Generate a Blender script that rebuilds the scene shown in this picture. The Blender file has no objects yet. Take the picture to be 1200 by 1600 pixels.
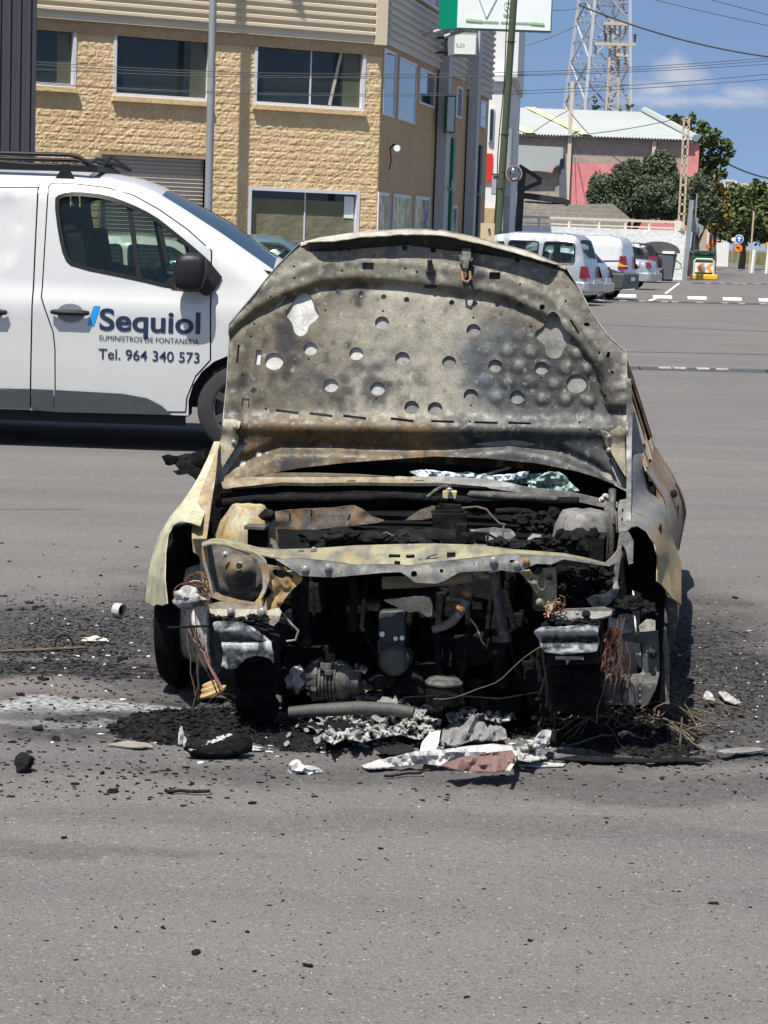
import bpy, bmesh, math, random
from mathutils import Vector, Matrix, noise
from mathutils.geometry import delaunay_2d_cdt
S = bpy.context.scene
COL = S.collection
R = math.radians
# ---------------------------------------------------------------- camera, sky, sun, exposure
FPX, CAMH = 3400.0, 1.6            # focal length in photo pixels (3x phone lens), eye height
TH, RO = math.atan(430 / FPX), R(2.0)
_u0 = Vector((0, math.sin(TH), math.cos(TH))); _f = Vector((0, math.cos(TH), -math.sin(TH))); _r0 = Vector((1, 0, 0))
_r = _r0 * math.cos(RO) + _u0 * math.sin(RO); _u = _u0 * math.cos(RO) - _r0 * math.sin(RO)
cam = bpy.data.cameras.new('camera'); cam_o = bpy.data.objects.new('camera', cam); COL.objects.link(cam_o)
cam.sensor_fit = 'VERTICAL'; cam.sensor_height = 36; cam.lens = FPX / 1600 * 36
cam.clip_start = 0.1; cam.clip_end = 20000
mw = Matrix((_r, _u, -_f)).transposed().to_4x4(); mw.translation = (0, 0, CAMH); cam_o.matrix_world = mw
S.camera = cam_o
SUN_EL, SUN_A = 66.0, 28.0         # elevation; degrees left of straight behind the camera
sdir = Vector((-math.sin(R(SUN_A)) * math.cos(R(SUN_EL)), -math.cos(R(SUN_A)) * math.cos(R(SUN_EL)), math.sin(R(SUN_EL))))
sl = bpy.data.lights.new('sun', 'SUN'); sl.energy = 4.6; sl.angle = R(0.5); sl.color = (1, .955, .88)
so = bpy.data.objects.new('sun', sl); COL.objects.link(so); so.rotation_euler = sdir.to_track_quat('Z', 'Y').to_euler()
W = bpy.data.worlds.new('World'); S.world = W; W.use_nodes = True
wn, wl = W.node_tree.nodes, W.node_tree.links
bg = wn['Background']; sky = wn.new('ShaderNodeTexSky'); sky.sky_type = 'NISHITA'; sky.sun_disc = False
sky.sun_elevation = R(SUN_EL); sky.sun_rotation = math.atan2(sdir.x, sdir.y); sky.air_density = 1.0; sky.dust_density = .6; sky.ozone_density = 2.0
bg.inputs[1].default_value = .075
S.view_settings.view_transform = 'Standard'; S.view_settings.look = 'None'; S.view_settings.exposure = .85; S.view_settings.gamma = 1
S.cycles.max_bounces = 6
S.cycles.use_denoising = True

# ---------------------------------------------------------------- measuring the photograph (px -> place)
def ray(px, py): return _f + _r * ((px - 600) / FPX) + _u * ((800 - py) / FPX)
def P(px, py, Y):
    d = ray(px, py); t = Y / d.y; return Vector((d.x * t, Y, CAMH + d.z * t))
def G(px, py, z=0.0):
    d = ray(px, py); t = (z - CAMH) / d.z; return Vector((d.x * t, d.y * t, z))
def HIT(px, py, o, n):
    d = ray(px, py); c = Vector((0, 0, CAMH)); t = (Vector(o) - c).dot(n) / d.dot(n); return c + d * t

# clear blue sky kept deep down to the roofs, as in the photograph
_tc = wn.new('ShaderNodeTexCoord'); _mp = wn.new('ShaderNodeMapping'); _mp.inputs['Location'].default_value = (0, 0, .22); wl.new(_tc.outputs['Generated'], _mp.inputs[0]); wl.new(_mp.outputs[0], sky.inputs[0])
# sky clouds: soft noise in the direction of view, only in a low band
def world_clouds():
    tc = wn.new('ShaderNodeTexCoord'); mp = wn.new('ShaderNodeMapping'); mp.inputs['Scale'].default_value = (1, 1, 1.7)
    nz = wn.new('ShaderNodeTexNoise'); nz.inputs['Scale'].default_value = 26; nz.inputs['Detail'].default_value = 8; nz.inputs['Roughness'].default_value = .55
    wl.new(tc.outputs['Generated'], mp.inputs[0]); wl.new(mp.outputs[0], nz.inputs[0])
    def blob(px, py, rx, rz):
        d = ray(px, py).normalized()
        s = wn.new('ShaderNodeVectorMath'); s.operation = 'SUBTRACT'; wl.new(tc.outputs['Generated'], s.inputs[0]); s.inputs[1].default_value = d
        m = wn.new('ShaderNodeVectorMath'); m.operation = 'MULTIPLY'; wl.new(s.outputs[0], m.inputs[0]); m.inputs[1].default_value = (1 / rx, 0, 1 / rz)
        l = wn.new('ShaderNodeVectorMath'); l.operation = 'LENGTH'; wl.new(m.outputs[0], l.inputs[0])
        r = wn.new('ShaderNodeMapRange'); r.inputs[1].default_value = 1.25; r.inputs[2].default_value = 0; wl.new(l.outputs['Value'], r.inputs[0])
        return r.outputs[0]
    outs = [blob(1075, 122, .026, .013), blob(1160, 145, .02, .009), blob(1035, 140, .02, .007), blob(1100, 158, .055, .007)]
    acc = outs[0]
    for o in outs[1:]:
        m = wn.new('ShaderNodeMath'); m.operation = 'MAXIMUM'; wl.new(acc, m.inputs[0]); wl.new(o, m.inputs[1]); acc = m.outputs[0]
    n2 = wn.new('ShaderNodeMath'); n2.operation = 'MULTIPLY_ADD'; wl.new(nz.outputs[0], n2.inputs[0]); n2.inputs[1].default_value = 1.9; n2.inputs[2].default_value = -1.25
    m = wn.new('ShaderNodeMath'); m.operation = 'ADD'; wl.new(acc, m.inputs[0]); wl.new(n2.outputs[0], m.inputs[1])
    r = wn.new('ShaderNodeMapRange'); r.interpolation_type = 'SMOOTHSTEP'; r.inputs[1].default_value = .1; r.inputs[2].default_value = .85; r.inputs[4].default_value = .7; wl.new(m.outputs[0], r.inputs[0])
    mx = wn.new('ShaderNodeMix'); mx.data_type = 'RGBA'; wl.new(r.outputs[0], mx.inputs[0]); wl.new(sky.outputs[0], mx.inputs[6]); mx.inputs[7].default_value = (5.6, 5.5, 5.7, 1)
    wl.new(mx.outputs[2], bg.inputs[0])
world_clouds()

# ---------------------------------------------------------------- materials
def nt(m): return m.node_tree.nodes, m.node_tree.links
def mat(name, cols, scale=4, rough=.7, metal=0, detail=6, dist=0, bump=0, bscale=40, fine=0, fscale=120, attr=False, stretch=None, rvar=0, spec=.5, coat=0, lo=.3, hi=.7, flake=0):
    """noise-mixed procedural material; cols is a list of albedos, or with attr=True they multiply the vertex colour."""
    m = bpy.data.materials.new(name); m.use_nodes = True; n, l = nt(m); b = n['Principled BSDF']
    tc = n.new('ShaderNodeTexCoord'); src = tc.outputs['Object']
    if stretch:
        mp = n.new('ShaderNodeMapping'); mp.inputs['Scale'].default_value = stretch; l.new(src, mp.inputs[0]); src = mp.outputs[0]
    if isinstance(cols[0], (int, float)): cols = [cols]
    if len(cols) > 1:
        nz = n.new('ShaderNodeTexNoise'); nz.inputs['Scale'].default_value = scale; nz.inputs['Detail'].default_value = detail; nz.inputs['Distortion'].default_value = dist; nz.inputs['Roughness'].default_value = .62
        l.new(src, nz.inputs[0])
        rp = n.new('ShaderNodeValToRGB'); l.new(nz.outputs[0], rp.inputs[0]); e = rp.color_ramp.elements
        e[0].position = lo; e[1].position = hi; e[0].color = (*cols[0], 1); e[1].color = (*cols[-1], 1)
        for i, c in enumerate(cols[1:-1]):
            x = e.new(lo + (hi - lo) * (i + 1) / (len(cols) - 1)); x.color = (*c, 1)
        out = rp.outputs[0]
    else:
        rg = n.new('ShaderNodeRGB'); rg.outputs[0].default_value = (*cols[0], 1); out = rg.outputs[0]
    if attr:
        a = n.new('ShaderNodeAttribute'); a.attribute_name = 'burn'; mx = n.new('ShaderNodeMix'); mx.data_type = 'RGBA'; mx.blend_type = 'MULTIPLY'; mx.inputs[0].default_value = 1
        l.new(a.outputs['Color'], mx.inputs[6]); l.new(out, mx.inputs[7]); out = mx.outputs[2]
    if fine:
        f = n.new('ShaderNodeTexNoise'); f.inputs['Scale'].default_value = fscale; f.inputs['Detail'].default_value = 3; l.new(src, f.inputs[0])
        mr = n.new('ShaderNodeMapRange'); mr.inputs[1].default_value = .3; mr.inputs[2].default_value = .7; mr.inputs[3].default_value = 1 - fine; mr.inputs[4].default_value = 1 + fine; l.new(f.outputs[0], mr.inputs[0])
        mx = n.new('ShaderNodeVectorMath'); mx.operation = 'SCALE'; l.new(out, mx.inputs[0]); l.new(mr.outputs[0], mx.inputs['Scale']); out = mx.outputs[0]
    if flake:                                        # crisp peeling scale and soot specks
        for sc_, a_, b_, c_, k_ in ((38, .60, .63, (.40, .385, .34), .55), (52, .61, .65, (.022, .02, .018), .8), (140, .62, .66, (.45, .43, .38), .4)):
            q = n.new('ShaderNodeTexNoise'); q.inputs['Scale'].default_value = sc_; q.inputs['Detail'].default_value = 9; q.inputs['Roughness'].default_value = .7; mp_2 = n.new('ShaderNodeMapping'); mp_2.inputs['Location'].default_value = (sc_, a_ * 9, 3); l.new(src, mp_2.inputs[0]); l.new(mp_2.outputs[0], q.inputs[0])
            r2 = n.new('ShaderNodeMapRange'); r2.inputs[1].default_value = a_; r2.inputs[2].default_value = b_; r2.inputs[4].default_value = k_ * flake; l.new(q.outputs[0], r2.inputs[0])
            x2 = n.new('ShaderNodeMix'); x2.data_type = 'RGBA'; l.new(r2.outputs[0], x2.inputs[0]); l.new(out, x2.inputs[6]); x2.inputs[7].default_value = (*c_, 1); out = x2.outputs[2]
    l.new(out, b.inputs['Base Color']); b.inputs['Roughness'].default_value = rough; b.inputs['Metallic'].default_value = metal
    b.inputs['Specular IOR Level'].default_value = spec; b.inputs['Coat Weight'].default_value = coat; b.inputs['Coat Roughness'].default_value = .05
    if rvar:
        v = n.new('ShaderNodeTexNoise'); v.inputs['Scale'].default_value = scale * 2.3; v.inputs['Detail'].default_value = 5; l.new(src, v.inputs[0])
        mr = n.new('ShaderNodeMapRange'); mr.inputs[1].default_value = .3; mr.inputs[2].default_value = .7; mr.inputs[3].default_value = rough - rvar; mr.inputs[4].default_value = rough + rvar; l.new(v.outputs[0], mr.inputs[0]); l.new(mr.outputs[0], b.inputs['Roughness'])
    if bump:
        q = n.new('ShaderNodeTexNoise'); q.inputs['Scale'].default_value = bscale; q.inputs['Detail'].default_value = 6; l.new(src, q.inputs[0])
        bp = n.new('ShaderNodeBump'); bp.inputs['Strength'].default_value = 1; bp.inputs['Distance'].default_value = bump; l.new(q.outputs[0], bp.inputs['Height']); l.new(bp.outputs[0], b.inputs['Normal'])
    return m
def glass(name, tint=(.02, .03, .035), clear=.35, rough=.02):
    m = bpy.data.materials.new(name); m.use_nodes = True; n, l = nt(m); b = n['Principled BSDF']; o = n['Material Output']
    b.inputs['Base Color'].default_value = (*tint, 1); b.inputs['Roughness'].default_value = rough; b.inputs['Specular IOR Level'].default_value = .7
    t = n.new('ShaderNodeBsdfTransparent'); t.inputs[0].default_value = (.75, .88, .84, 1); mx = n.new('ShaderNodeMixShader'); mx.inputs[0].default_value = clear
    l.new(b.outputs[0], mx.inputs[1]); l.new(t.outputs[0], mx.inputs[2]); l.new(mx.outputs[0], o.inputs[0]); return m
def emit(name, c, s):
    m = bpy.data.materials.new(name); m.use_nodes = True; b = m.node_tree.nodes['Principled BSDF']; b.inputs['Base Color'].default_value = (*c, 1); b.inputs['Emission Color'].default_value = (*c, 1); b.inputs['Emission Strength'].default_value = s; return m

# ---------------------------------------------------------------- mesh collecting
class MB:
    def __init__(s): s.v = []; s.f = []; s.m = []; s.c = None
    def add(s, vs, fs, m=0):
        o = len(s.v); s.v += [Vector(v) for v in vs]; s.f += [tuple(i + o for i in f) for f in fs]; s.m += [m] * len(fs); return s
    def box(s, c, d, rot=None, m=0, taper=1):
        c = Vector(c); a = [Vector((x * d[0] / 2 * (taper if z > 0 else 1), y * d[1] / 2 * (taper if z > 0 else 1), z * d[2] / 2)) for z in (-1, 1) for y in (-1, 1) for x in (-1, 1)]
        if rot is not None: a = [rot @ q for q in a]
        return s.add([c + q for q in a], [(0, 2, 3, 1), (4, 5, 7, 6), (0, 1, 5, 4), (2, 6, 7, 3), (0, 4, 6, 2), (1, 3, 7, 5)], m)
    def bar(s, p, q, w, h=None, m=0, up=(0, 0, 1)):
        p, q = Vector(p), Vector(q); h = h or w; d = (q - p).normalized(); up = Vector(up)
        if abs(d.dot(up)) > .95: up = Vector((1, 0, 0))
        a = d.cross(up).normalized() * w / 2; b = a.cross(d).normalized() * h / 2
        return s.add([p - a - b, p + a - b, p + a + b, p - a + b, q - a - b, q + a - b, q + a + b, q - a + b], [(0, 3, 2, 1), (4, 5, 6, 7), (0, 1, 5, 4), (1, 2, 6, 5), (2, 3, 7, 6), (3, 0, 4, 7)], m)
    def tube(s, pts, r, n=8, m=0, cap=True):
        pts = [Vector(p) for p in pts]; vs = []; fs = []; k = len(pts); prev = None
        for i, p in enumerate(pts):
            d = (pts[min(i + 1, k - 1)] - pts[max(i - 1, 0)])
            d = d.normalized() if d.length > 1e-9 else Vector((0, 0, 1))
            if prev is None:
                a = d.cross(Vector((0, 0, 1)) if abs(d.z) < .9 else Vector((1, 0, 0))).normalized()
            else:
                a = prev - d * prev.dot(d); a = a.normalized() if a.length > 1e-6 else d.orthogonal().normalized()
            prev = a; b = d.cross(a); rr = r[i] if isinstance(r, (list, tuple)) else r
            vs += [p + (a * math.cos(t * 2 * math.pi / n) + b * math.sin(t * 2 * math.pi / n)) * rr for t in range(n)]
        for i in range(k - 1):
            for t in range(n): fs.append((i * n + t, i * n + (t + 1) % n, (i + 1) * n + (t + 1) % n, (i + 1) * n + t))
        if cap: fs += [tuple(range(n))[::-1], tuple(range((k - 1) * n, k * n))]
        return s.add(vs, fs, m)
    def lathe(s, prof, c, axis='z', n=24, m=0):
        """prof: (radius, along-axis) pairs"""
        c = Vector(c); vs = []; fs = []
        for r, t in prof:
            for k in range(n):
                a = 2 * math.pi * k / n; x, y = r * math.cos(a), r * math.sin(a)
                vs.append(c + (Vector((x, y, t)) if axis == 'z' else Vector((t, x, y)) if axis == 'x' else Vector((x, t, y))))
        for i in range(len(prof) - 1):
            for k in range(n): fs.append((i * n + k, i * n + (k + 1) % n, (i + 1) * n + (k + 1) % n, (i + 1) * n + k))
        return s.add(vs, fs, m)
    def prism(s, pts, d, m=0):
        pts = [Vector(p) for p in pts]; d = Vector(d); k = len(pts)
        return s.add(pts + [p + d for p in pts], [tuple(range(k)), tuple(range(2 * k - 1, k - 1, -1))] + [(i, i + k, (i + 1) % k + k, (i + 1) % k) for i in range(k)], m)
    def grid(s, fn, nu, nv, m=0):
        vs = [fn(i / nu, j / nv) for j in range(nv + 1) for i in range(nu + 1)]
        return s.add(vs, [(j * (nu + 1) + i, j * (nu + 1) + i + 1, (j + 1) * (nu + 1) + i + 1, (j + 1) * (nu + 1) + i) for j in range(nv) for i in range(nu)], m)
    def lump(s, c, d, amp=.35, fr=1.6, sub=2, seed=0, m=0):
        bm = bmesh.new(); bmesh.ops.create_icosphere(bm, subdivisions=sub, radius=1); c = Vector(c); off = Vector((seed * 7.31, seed * 3.17, seed * 1.7))
        vs = []
        for v in bm.verts:
            k = 1 + amp * noise.noise(v.co * fr + off) * 1.6 + amp * .5 * noise.noise(v.co * fr * 3.1 + off)
            vs.append(c + Vector((v.co.x * d[0], v.co.y * d[1], v.co.z * d[2])) * k)
        fs = [tuple(x.index for x in f.verts) for f in bm.faces]; bm.free(); return s.add(vs, fs, m)
    def xf(s, M, i0=0):
        for i in range(i0, len(s.v)): s.v[i] = M @ s.v[i]
        return s
    def thicken(s, t):
        n = len(s.v); nr = [Vector() for _ in range(n)]; ed = {}
        for f in s.f:
            a, b, c = s.v[f[0]], s.v[f[1]], s.v[f[2]]; k = (b - a).cross(c - a)
            for i, q in enumerate(f): nr[q] += k; e = (q, f[(i + 1) % len(f)]); ed[e] = ed.get(e, 0) + 1
        nr = [k.normalized() if k.length > 1e-12 else Vector((0, 0, 1)) for k in nr]; f0 = list(s.f)
        s.v = [a + k * t / 2 for a, k in zip(s.v, nr)] + [a - k * t / 2 for a, k in zip(s.v, nr)]
        s.f = f0 + [tuple(i + n for i in reversed(f)) for f in f0] + [(b, a, a + n, b + n) for (a, b) in ed if (b, a) not in ed]; s.m = [0] * len(s.f); return s
    def build(s, name, mats, parent=None, smooth=35, bevel=0, col=None, solid=0, normals=True):
        if solid:
            s.thicken(solid); col = list(col) * 2 if col else None
        me = bpy.data.meshes.new(name); me.from_pydata(s.v, [], s.f)
        mats = mats if isinstance(mats, (list, tuple)) else [mats]
        for m in mats: me.materials.append(m)
        if len(mats) > 1: me.polygons.foreach_set('material_index', s.m)
        if normals:
            bm = bmesh.new(); bm.from_mesh(me); bmesh.ops.recalc_face_normals(bm, faces=bm.faces); bm.to_mesh(me); bm.free()
        if col:
            a = me.color_attributes.new('burn', 'FLOAT_COLOR', 'POINT')
            for i, c in enumerate(col): a.data[i].color = (*c, 1)
        if smooth:
            me.shade_smooth()
            if smooth < 180: me.set_sharp_from_angle(angle=R(smooth))
        o = bpy.data.objects.new(name, me); COL.objects.link(o)
        if parent: o.parent = parent
        if bevel:
            q = o.modifiers.new('bevel', 'BEVEL'); q.width = bevel; q.segments = 2; q.limit_method = 'ANGLE'; q.angle_limit = R(40)
        return o
def tag(o, label=None, cat=None, group=None, kind=None):
    if label: o['label'] = label
    if cat: o['category'] = cat
    if group: o['group'] = group
    if kind: o['kind'] = kind
    return o
def empty(name, loc, label, cat, group=None, rz=0):
    o = bpy.data.objects.new(name, None); COL.objects.link(o); o.location = loc; o.rotation_euler.z = rz; o.empty_display_size = .2
    return tag(o, label, cat, group)
def copy_tree(o, parent=None):
    c = o.copy(); COL.objects.link(c)
    if parent: c.parent = parent
    for ch in [x for x in bpy.data.objects if x.parent == o]: copy_tree(ch, c)
    return c

# ---------------------------------------------------------------- outlines with holes -> triangulated sheets
def inside(p, poly):
    x, y = p; r = False; j = len(poly) - 1
    for i in range(len(poly)):
        a, b = poly[i], poly[j]
        if (a[1] > y) != (b[1] > y) and x < (b[0] - a[0]) * (y - a[1]) / (b[1] - a[1]) + a[0]: r = not r
        j = i
    return r
def dens(poly, step, closed=True):
    out = []; n = len(poly)
    for i in range(n if closed else n - 1):
        a, b = Vector(poly[i][:2]), Vector(poly[(i + 1) % n][:2]); k = max(1, int((b - a).length / step))
        out += [tuple(a + (b - a) * t / k) for t in range(k)]
    if not closed: out.append(tuple(poly[-1][:2]))
    return out
def rnd(poly, it=2):
    for _ in range(it):
        n = len(poly); q = []
        for i in range(n):
            a, b = Vector(poly[i]), Vector(poly[(i + 1) % n]); q += [tuple(a * .75 + b * .25), tuple(a * .25 + b * .75)]
        poly = q
    return poly
def circ(x, y, r, n=16, ry=None): return [(x + r * math.cos(2 * math.pi * k / n), y + (ry or r) * math.sin(2 * math.pi * k / n)) for k in range(n)]
def slot(x, y, w, h, ang=0, rd=True):
    p = [(-w / 2, -h / 2), (w / 2, -h / 2), (w / 2, h / 2), (-w / 2, h / 2)]; c, s = math.cos(R(ang)), math.sin(R(ang))
    return [(x + a * c - b * s, y + a * s + b * c) for a, b in p]
def cdt(outline, holes=(), step=None, lines=()):
    pts = []; edges = []
    for loop in [outline, *holes, *lines]:
        o = len(pts); pts += [Vector(p) for p in loop]; edges += [(o + i, o + (i + 1) % len(loop)) for i in range(len(loop))]
    if step:
        xs = [p[0] for p in outline]; ys = [p[1] for p in outline]; y = min(ys) + step * .5; row = 0
        bnd = [Vector(p) for p in pts]
        cell = {}
        for q in bnd: cell.setdefault((int(q.x // step), int(q.y // step)), []).append(q)
        while y < max(ys):
            x = min(xs) + step * (.5 + .5 * (row % 2))
            while x < max(xs):
                if inside((x, y), outline) and not any(inside((x, y), h) for h in holes):
                    cx, cy = int(x // step), int(y // step)
                    if all((q - Vector((x, y))).length > step * .45 for i in (-1, 0, 1) for j in (-1, 0, 1) for q in cell.get((cx + i, cy + j), ())): pts.append(Vector((x, y)))
                x += step
            y += step; row += 1
    v, e, f, *_ = delaunay_2d_cdt(pts, edges, [], 0, 1e-6)
    fs = []
    for t in f:
        c = sum((v[i] for i in t), Vector((0, 0))) / len(t)
        if inside(c, outline) and not any(inside(c, h) for h in holes): fs.append(tuple(t))
    return [tuple(p) for p in v], fs
def lerp(a, b, t): return tuple(x + (y - x) * t for x, y in zip(a, b))
def sm(a, b, x):
    t = max(0, min(1, (x - a) / (b - a))) if a != b else float(x > a); return t * t * (3 - 2 * t)
def ip(tab, x):
    if x <= tab[0][0]: return tab[0][1]
    for (a, b), (c, d) in zip(tab, tab[1:]):
        if x <= c: return b + (d - b) * (x - a) / (c - a)
    return tab[-1][1]
def text(name, s, loc, size, mt, parent=None, rot=(math.pi / 2, 0, 0), bold=0, ext=.002, align='LEFT', sx=1):
    c = bpy.data.curves.new(name, 'FONT'); c.body = s; c.size = size; c.offset = bold; c.extrude = ext; c.align_x = align; c.materials.append(mt)
    t = bpy.data.objects.new(name, c); COL.objects.link(t); bpy.context.view_layer.update()
    me = bpy.data.meshes.new_from_object(t.evaluated_get(bpy.context.evaluated_depsgraph_get())); bpy.data.objects.remove(t); me.name = name
    o = bpy.data.objects.new(name, me); COL.objects.link(o); o.location = loc; o.rotation_euler = rot; o.scale.x = sx
    if parent: o.parent = parent
    return o
# ================================================================ SETTING
def ground_mat():
    m = bpy.data.materials.new('asphalt'); m.use_nodes = True; n, l = nt(m); b = n['Principled BSDF']
    g = n.new('ShaderNodeNewGeometry'); P0 = g.outputs['Position']
    def nz(sc, det=4, vec=None, stretch=None, ro=.55):
        t = n.new('ShaderNodeTexNoise'); t.inputs['Scale'].default_value = sc; t.inputs['Detail'].default_value = det; t.inputs['Roughness'].default_value = ro
        v = vec or P0
        if stretch: mp = n.new('ShaderNodeMapping'); mp.inputs['Scale'].default_value = stretch; l.new(v, mp.inputs[0]); v = mp.outputs[0]
        l.new(v, t.inputs[0]); return t.outputs[0]
    def mr(x, a, c, d, e, sm=False):
        r = n.new('ShaderNodeMapRange'); r.interpolation_type = 'SMOOTHSTEP' if sm else 'LINEAR'
        for i, q in enumerate((a, c, d, e)): r.inputs[i + 1].default_value = q
        l.new(x, r.inputs[0]); return r.outputs[0]
    def ma(op, x, y):
        q = n.new('ShaderNodeMath'); q.operation = op
        for i, z in enumerate((x, y)):
            if isinstance(z, (int, float)): q.inputs[i].default_value = z
            else: l.new(z, q.inputs[i])
        return q.outputs[0]
    def mixc(f, a, c):
        q = n.new('ShaderNodeMix'); q.data_type = 'RGBA'
        for i, z in ((0, f), (6, a), (7, c)):
            if isinstance(z, tuple): q.inputs[i].default_value = (*z, 1)
            elif isinstance(z, (int, float)): q.inputs[i].default_value = z
            else: l.new(z, q.inputs[i])
        return q.outputs[2]
    # base: worn bitumen with pale aggregate
    col = mixc(mr(nz(.35, 6), .3, .7, 0, 1), (.108, .103, .099), (.146, .132, .122))
    col = mixc(mr(nz(1.1, 5, stretch=(.35, 2.2, 1)), .38, .68, 0, .55), col, (.082, .081, .083))
    col = mixc(mr(nz(.8, 4, stretch=(.2, 3.5, 1)), .55, .75, 0, .35), col, (.150, .142, .134))
    vo = n.new('ShaderNodeTexVoronoi'); vo.inputs['Scale'].default_value = 260; l.new(P0, vo.inputs[0])
    sp = n.new('ShaderNodeSeparateColor'); l.new(vo.outputs['Color'], sp.inputs[0])
    col = mixc(mr(sp.outputs[0], .6, 1, 0, .36), col, (.26, .24, .22))
    col = mixc(mr(sp.outputs[1], .6, 1, 0, .42), col, (.030, .030, .032))
    vo2 = n.new('ShaderNodeTexVoronoi'); vo2.inputs['Scale'].default_value = 120; l.new(P0, vo2.inputs[0])
    sp2 = n.new('ShaderNodeSeparateColor'); l.new(vo2.outputs['Color'], sp2.inputs[0])
    col = mixc(mr(sp2.outputs[0], .975, .99, 0, .28), col, (.36, .34, .31))
    col = mixc(mr(sp2.outputs[1], .955, .985, 0, .45), col, (.022, .022, .024))
    # soot and ash left by the fire, smooth darker patches in front
    warp = n.new('ShaderNodeTexNoise'); warp.inputs['Scale'].default_value = 2.6; warp.inputs['Detail'].default_value = 7; l.new(P0, warp.inputs[0])
    w1 = n.new('ShaderNodeVectorMath'); w1.operation = 'SUBTRACT'; l.new(warp.outputs['Color'], w1.inputs[0]); w1.inputs[1].default_value = (.5, .5, .5)
    w2 = n.new('ShaderNodeVectorMath'); w2.operation = 'MULTIPLY'; l.new(w1.outputs[0], w2.inputs[0]); w2.inputs[1].default_value = (1.3, .55, 0)
    w3 = n.new('ShaderNodeVectorMath'); w3.operation = 'ADD'; l.new(P0, w3.inputs[0]); l.new(w2.outputs[0], w3.inputs[1])
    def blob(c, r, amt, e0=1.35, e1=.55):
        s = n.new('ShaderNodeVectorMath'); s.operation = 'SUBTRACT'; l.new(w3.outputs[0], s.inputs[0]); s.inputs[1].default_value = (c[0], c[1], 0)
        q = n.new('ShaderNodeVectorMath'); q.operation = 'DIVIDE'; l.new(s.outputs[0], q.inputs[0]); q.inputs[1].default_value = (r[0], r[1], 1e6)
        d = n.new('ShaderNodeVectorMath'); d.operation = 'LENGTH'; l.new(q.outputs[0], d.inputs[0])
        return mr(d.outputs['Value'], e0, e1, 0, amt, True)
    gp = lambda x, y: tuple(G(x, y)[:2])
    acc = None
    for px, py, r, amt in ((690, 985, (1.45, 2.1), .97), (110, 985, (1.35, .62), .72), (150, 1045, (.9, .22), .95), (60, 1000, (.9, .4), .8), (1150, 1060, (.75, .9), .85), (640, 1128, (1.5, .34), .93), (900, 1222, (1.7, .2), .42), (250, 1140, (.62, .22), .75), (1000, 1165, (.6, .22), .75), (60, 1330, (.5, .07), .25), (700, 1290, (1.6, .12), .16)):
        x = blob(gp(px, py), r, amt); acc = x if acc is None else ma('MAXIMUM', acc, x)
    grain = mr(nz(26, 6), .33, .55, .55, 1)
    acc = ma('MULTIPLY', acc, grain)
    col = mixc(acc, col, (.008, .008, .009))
    d1 = blob(gp(95, 1103), (1.0, .075), .75, 1.5, .2); d2 = blob(gp(640, 1150), (.9, .16), .35); d3 = blob(gp(170, 1130), (.5, .06), .35)
    dust = ma('MULTIPLY', ma('MAXIMUM', ma('MAXIMUM', d1, d2), d3), mr(nz(45, 5), .38, .6, .15, 1))
    col = mixc(dust, col, (.36, .37, .38))
    l.new(col, b.inputs['Base Color']); b.inputs['Roughness'].default_value = .85; b.inputs['Specular IOR Level'].default_value = .18
    h = ma('ADD', ma('MULTIPLY', nz(120, 3), .004), ma('MULTIPLY', nz(30, 4), .004))
    bp = n.new('ShaderNodeBump'); bp.inputs['Distance'].default_value = 1.0; bp.inputs['Strength'].default_value = .8; l.new(h, bp.inputs['Height']); l.new(bp.outputs[0], b.inputs['Normal'])
    return m
g = MB(); g.add([(-6000, -200, 0), (6000, -200, 0), (6000, 9000, 0), (-6000, 9000, 0)], [(0, 1, 2, 3)])
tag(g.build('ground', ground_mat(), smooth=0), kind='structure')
M_white_paint = mat('road_paint', [(.72, .71, .68), (.6, .59, .56), (.35, .34, .33)], scale=3, rough=.8, fine=.15, fscale=30, lo=.35, hi=.75)
M_seam = mat('tar_seam', [(.03, .03, .032), (.06, .06, .06)], scale=2, rough=.6)
g = MB()
for px in (980, 1036, 1090, 1145, 1201, 1258, 920):
    y = 459.5 + (px - 980) * .03; q = [G(px - 15, y + 4.6, .005), G(px + 14, y + 5.4, .005), G(px + 14, y + .6, .005), G(px - 16, y, .005)]; g.add(q, [(0, 1, 2, 3)])
for (x0, y0), (x1, y1), w in (((1040, 459), (1062, 442), .10), ((1010, 472), (1026, 466), .12)):
    a, c = G(x0, y0), G(x1, y1); d = (c - a).normalized(); q = Vector((d.y, -d.x, 0)) * w / 2
    g.add([a - q + Vector((0, 0, .009)), a + q + Vector((0, 0, .009)), c + q + Vector((0, 0, .009)), c - q + Vector((0, 0, .009))], [(0, 1, 2, 3)])
tag(g.build('crosswalk_marking', M_white_paint, smooth=0), kind='structure')
g = MB()
def seam(x0, y0, x1, y1, w, seed):
    random.seed(seed); a, c = G(x0, y0), G(x1, y1); q = []
    for i in range(41):
        p = a.lerp(c, i / 40); q.append(p + Vector((0, random.uniform(-.02, .02) * w * 8, .004)))
    for i in range(40): g.add([q[i] - Vector((0, w / 2, 0)), q[i + 1] - Vector((0, w / 2, 0)), q[i + 1] + Vector((0, w / 2, 0)), q[i] + Vector((0, w / 2, 0))], [(0, 1, 2, 3)])
seam(940, 549, 1240, 555, .09, 1); seam(880, 505, 1240, 520, .1, 2); seam(-20, 796, 130, 796, .012, 3)
tag(g.build('road_seam', M_seam, smooth=0), kind='structure')
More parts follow.
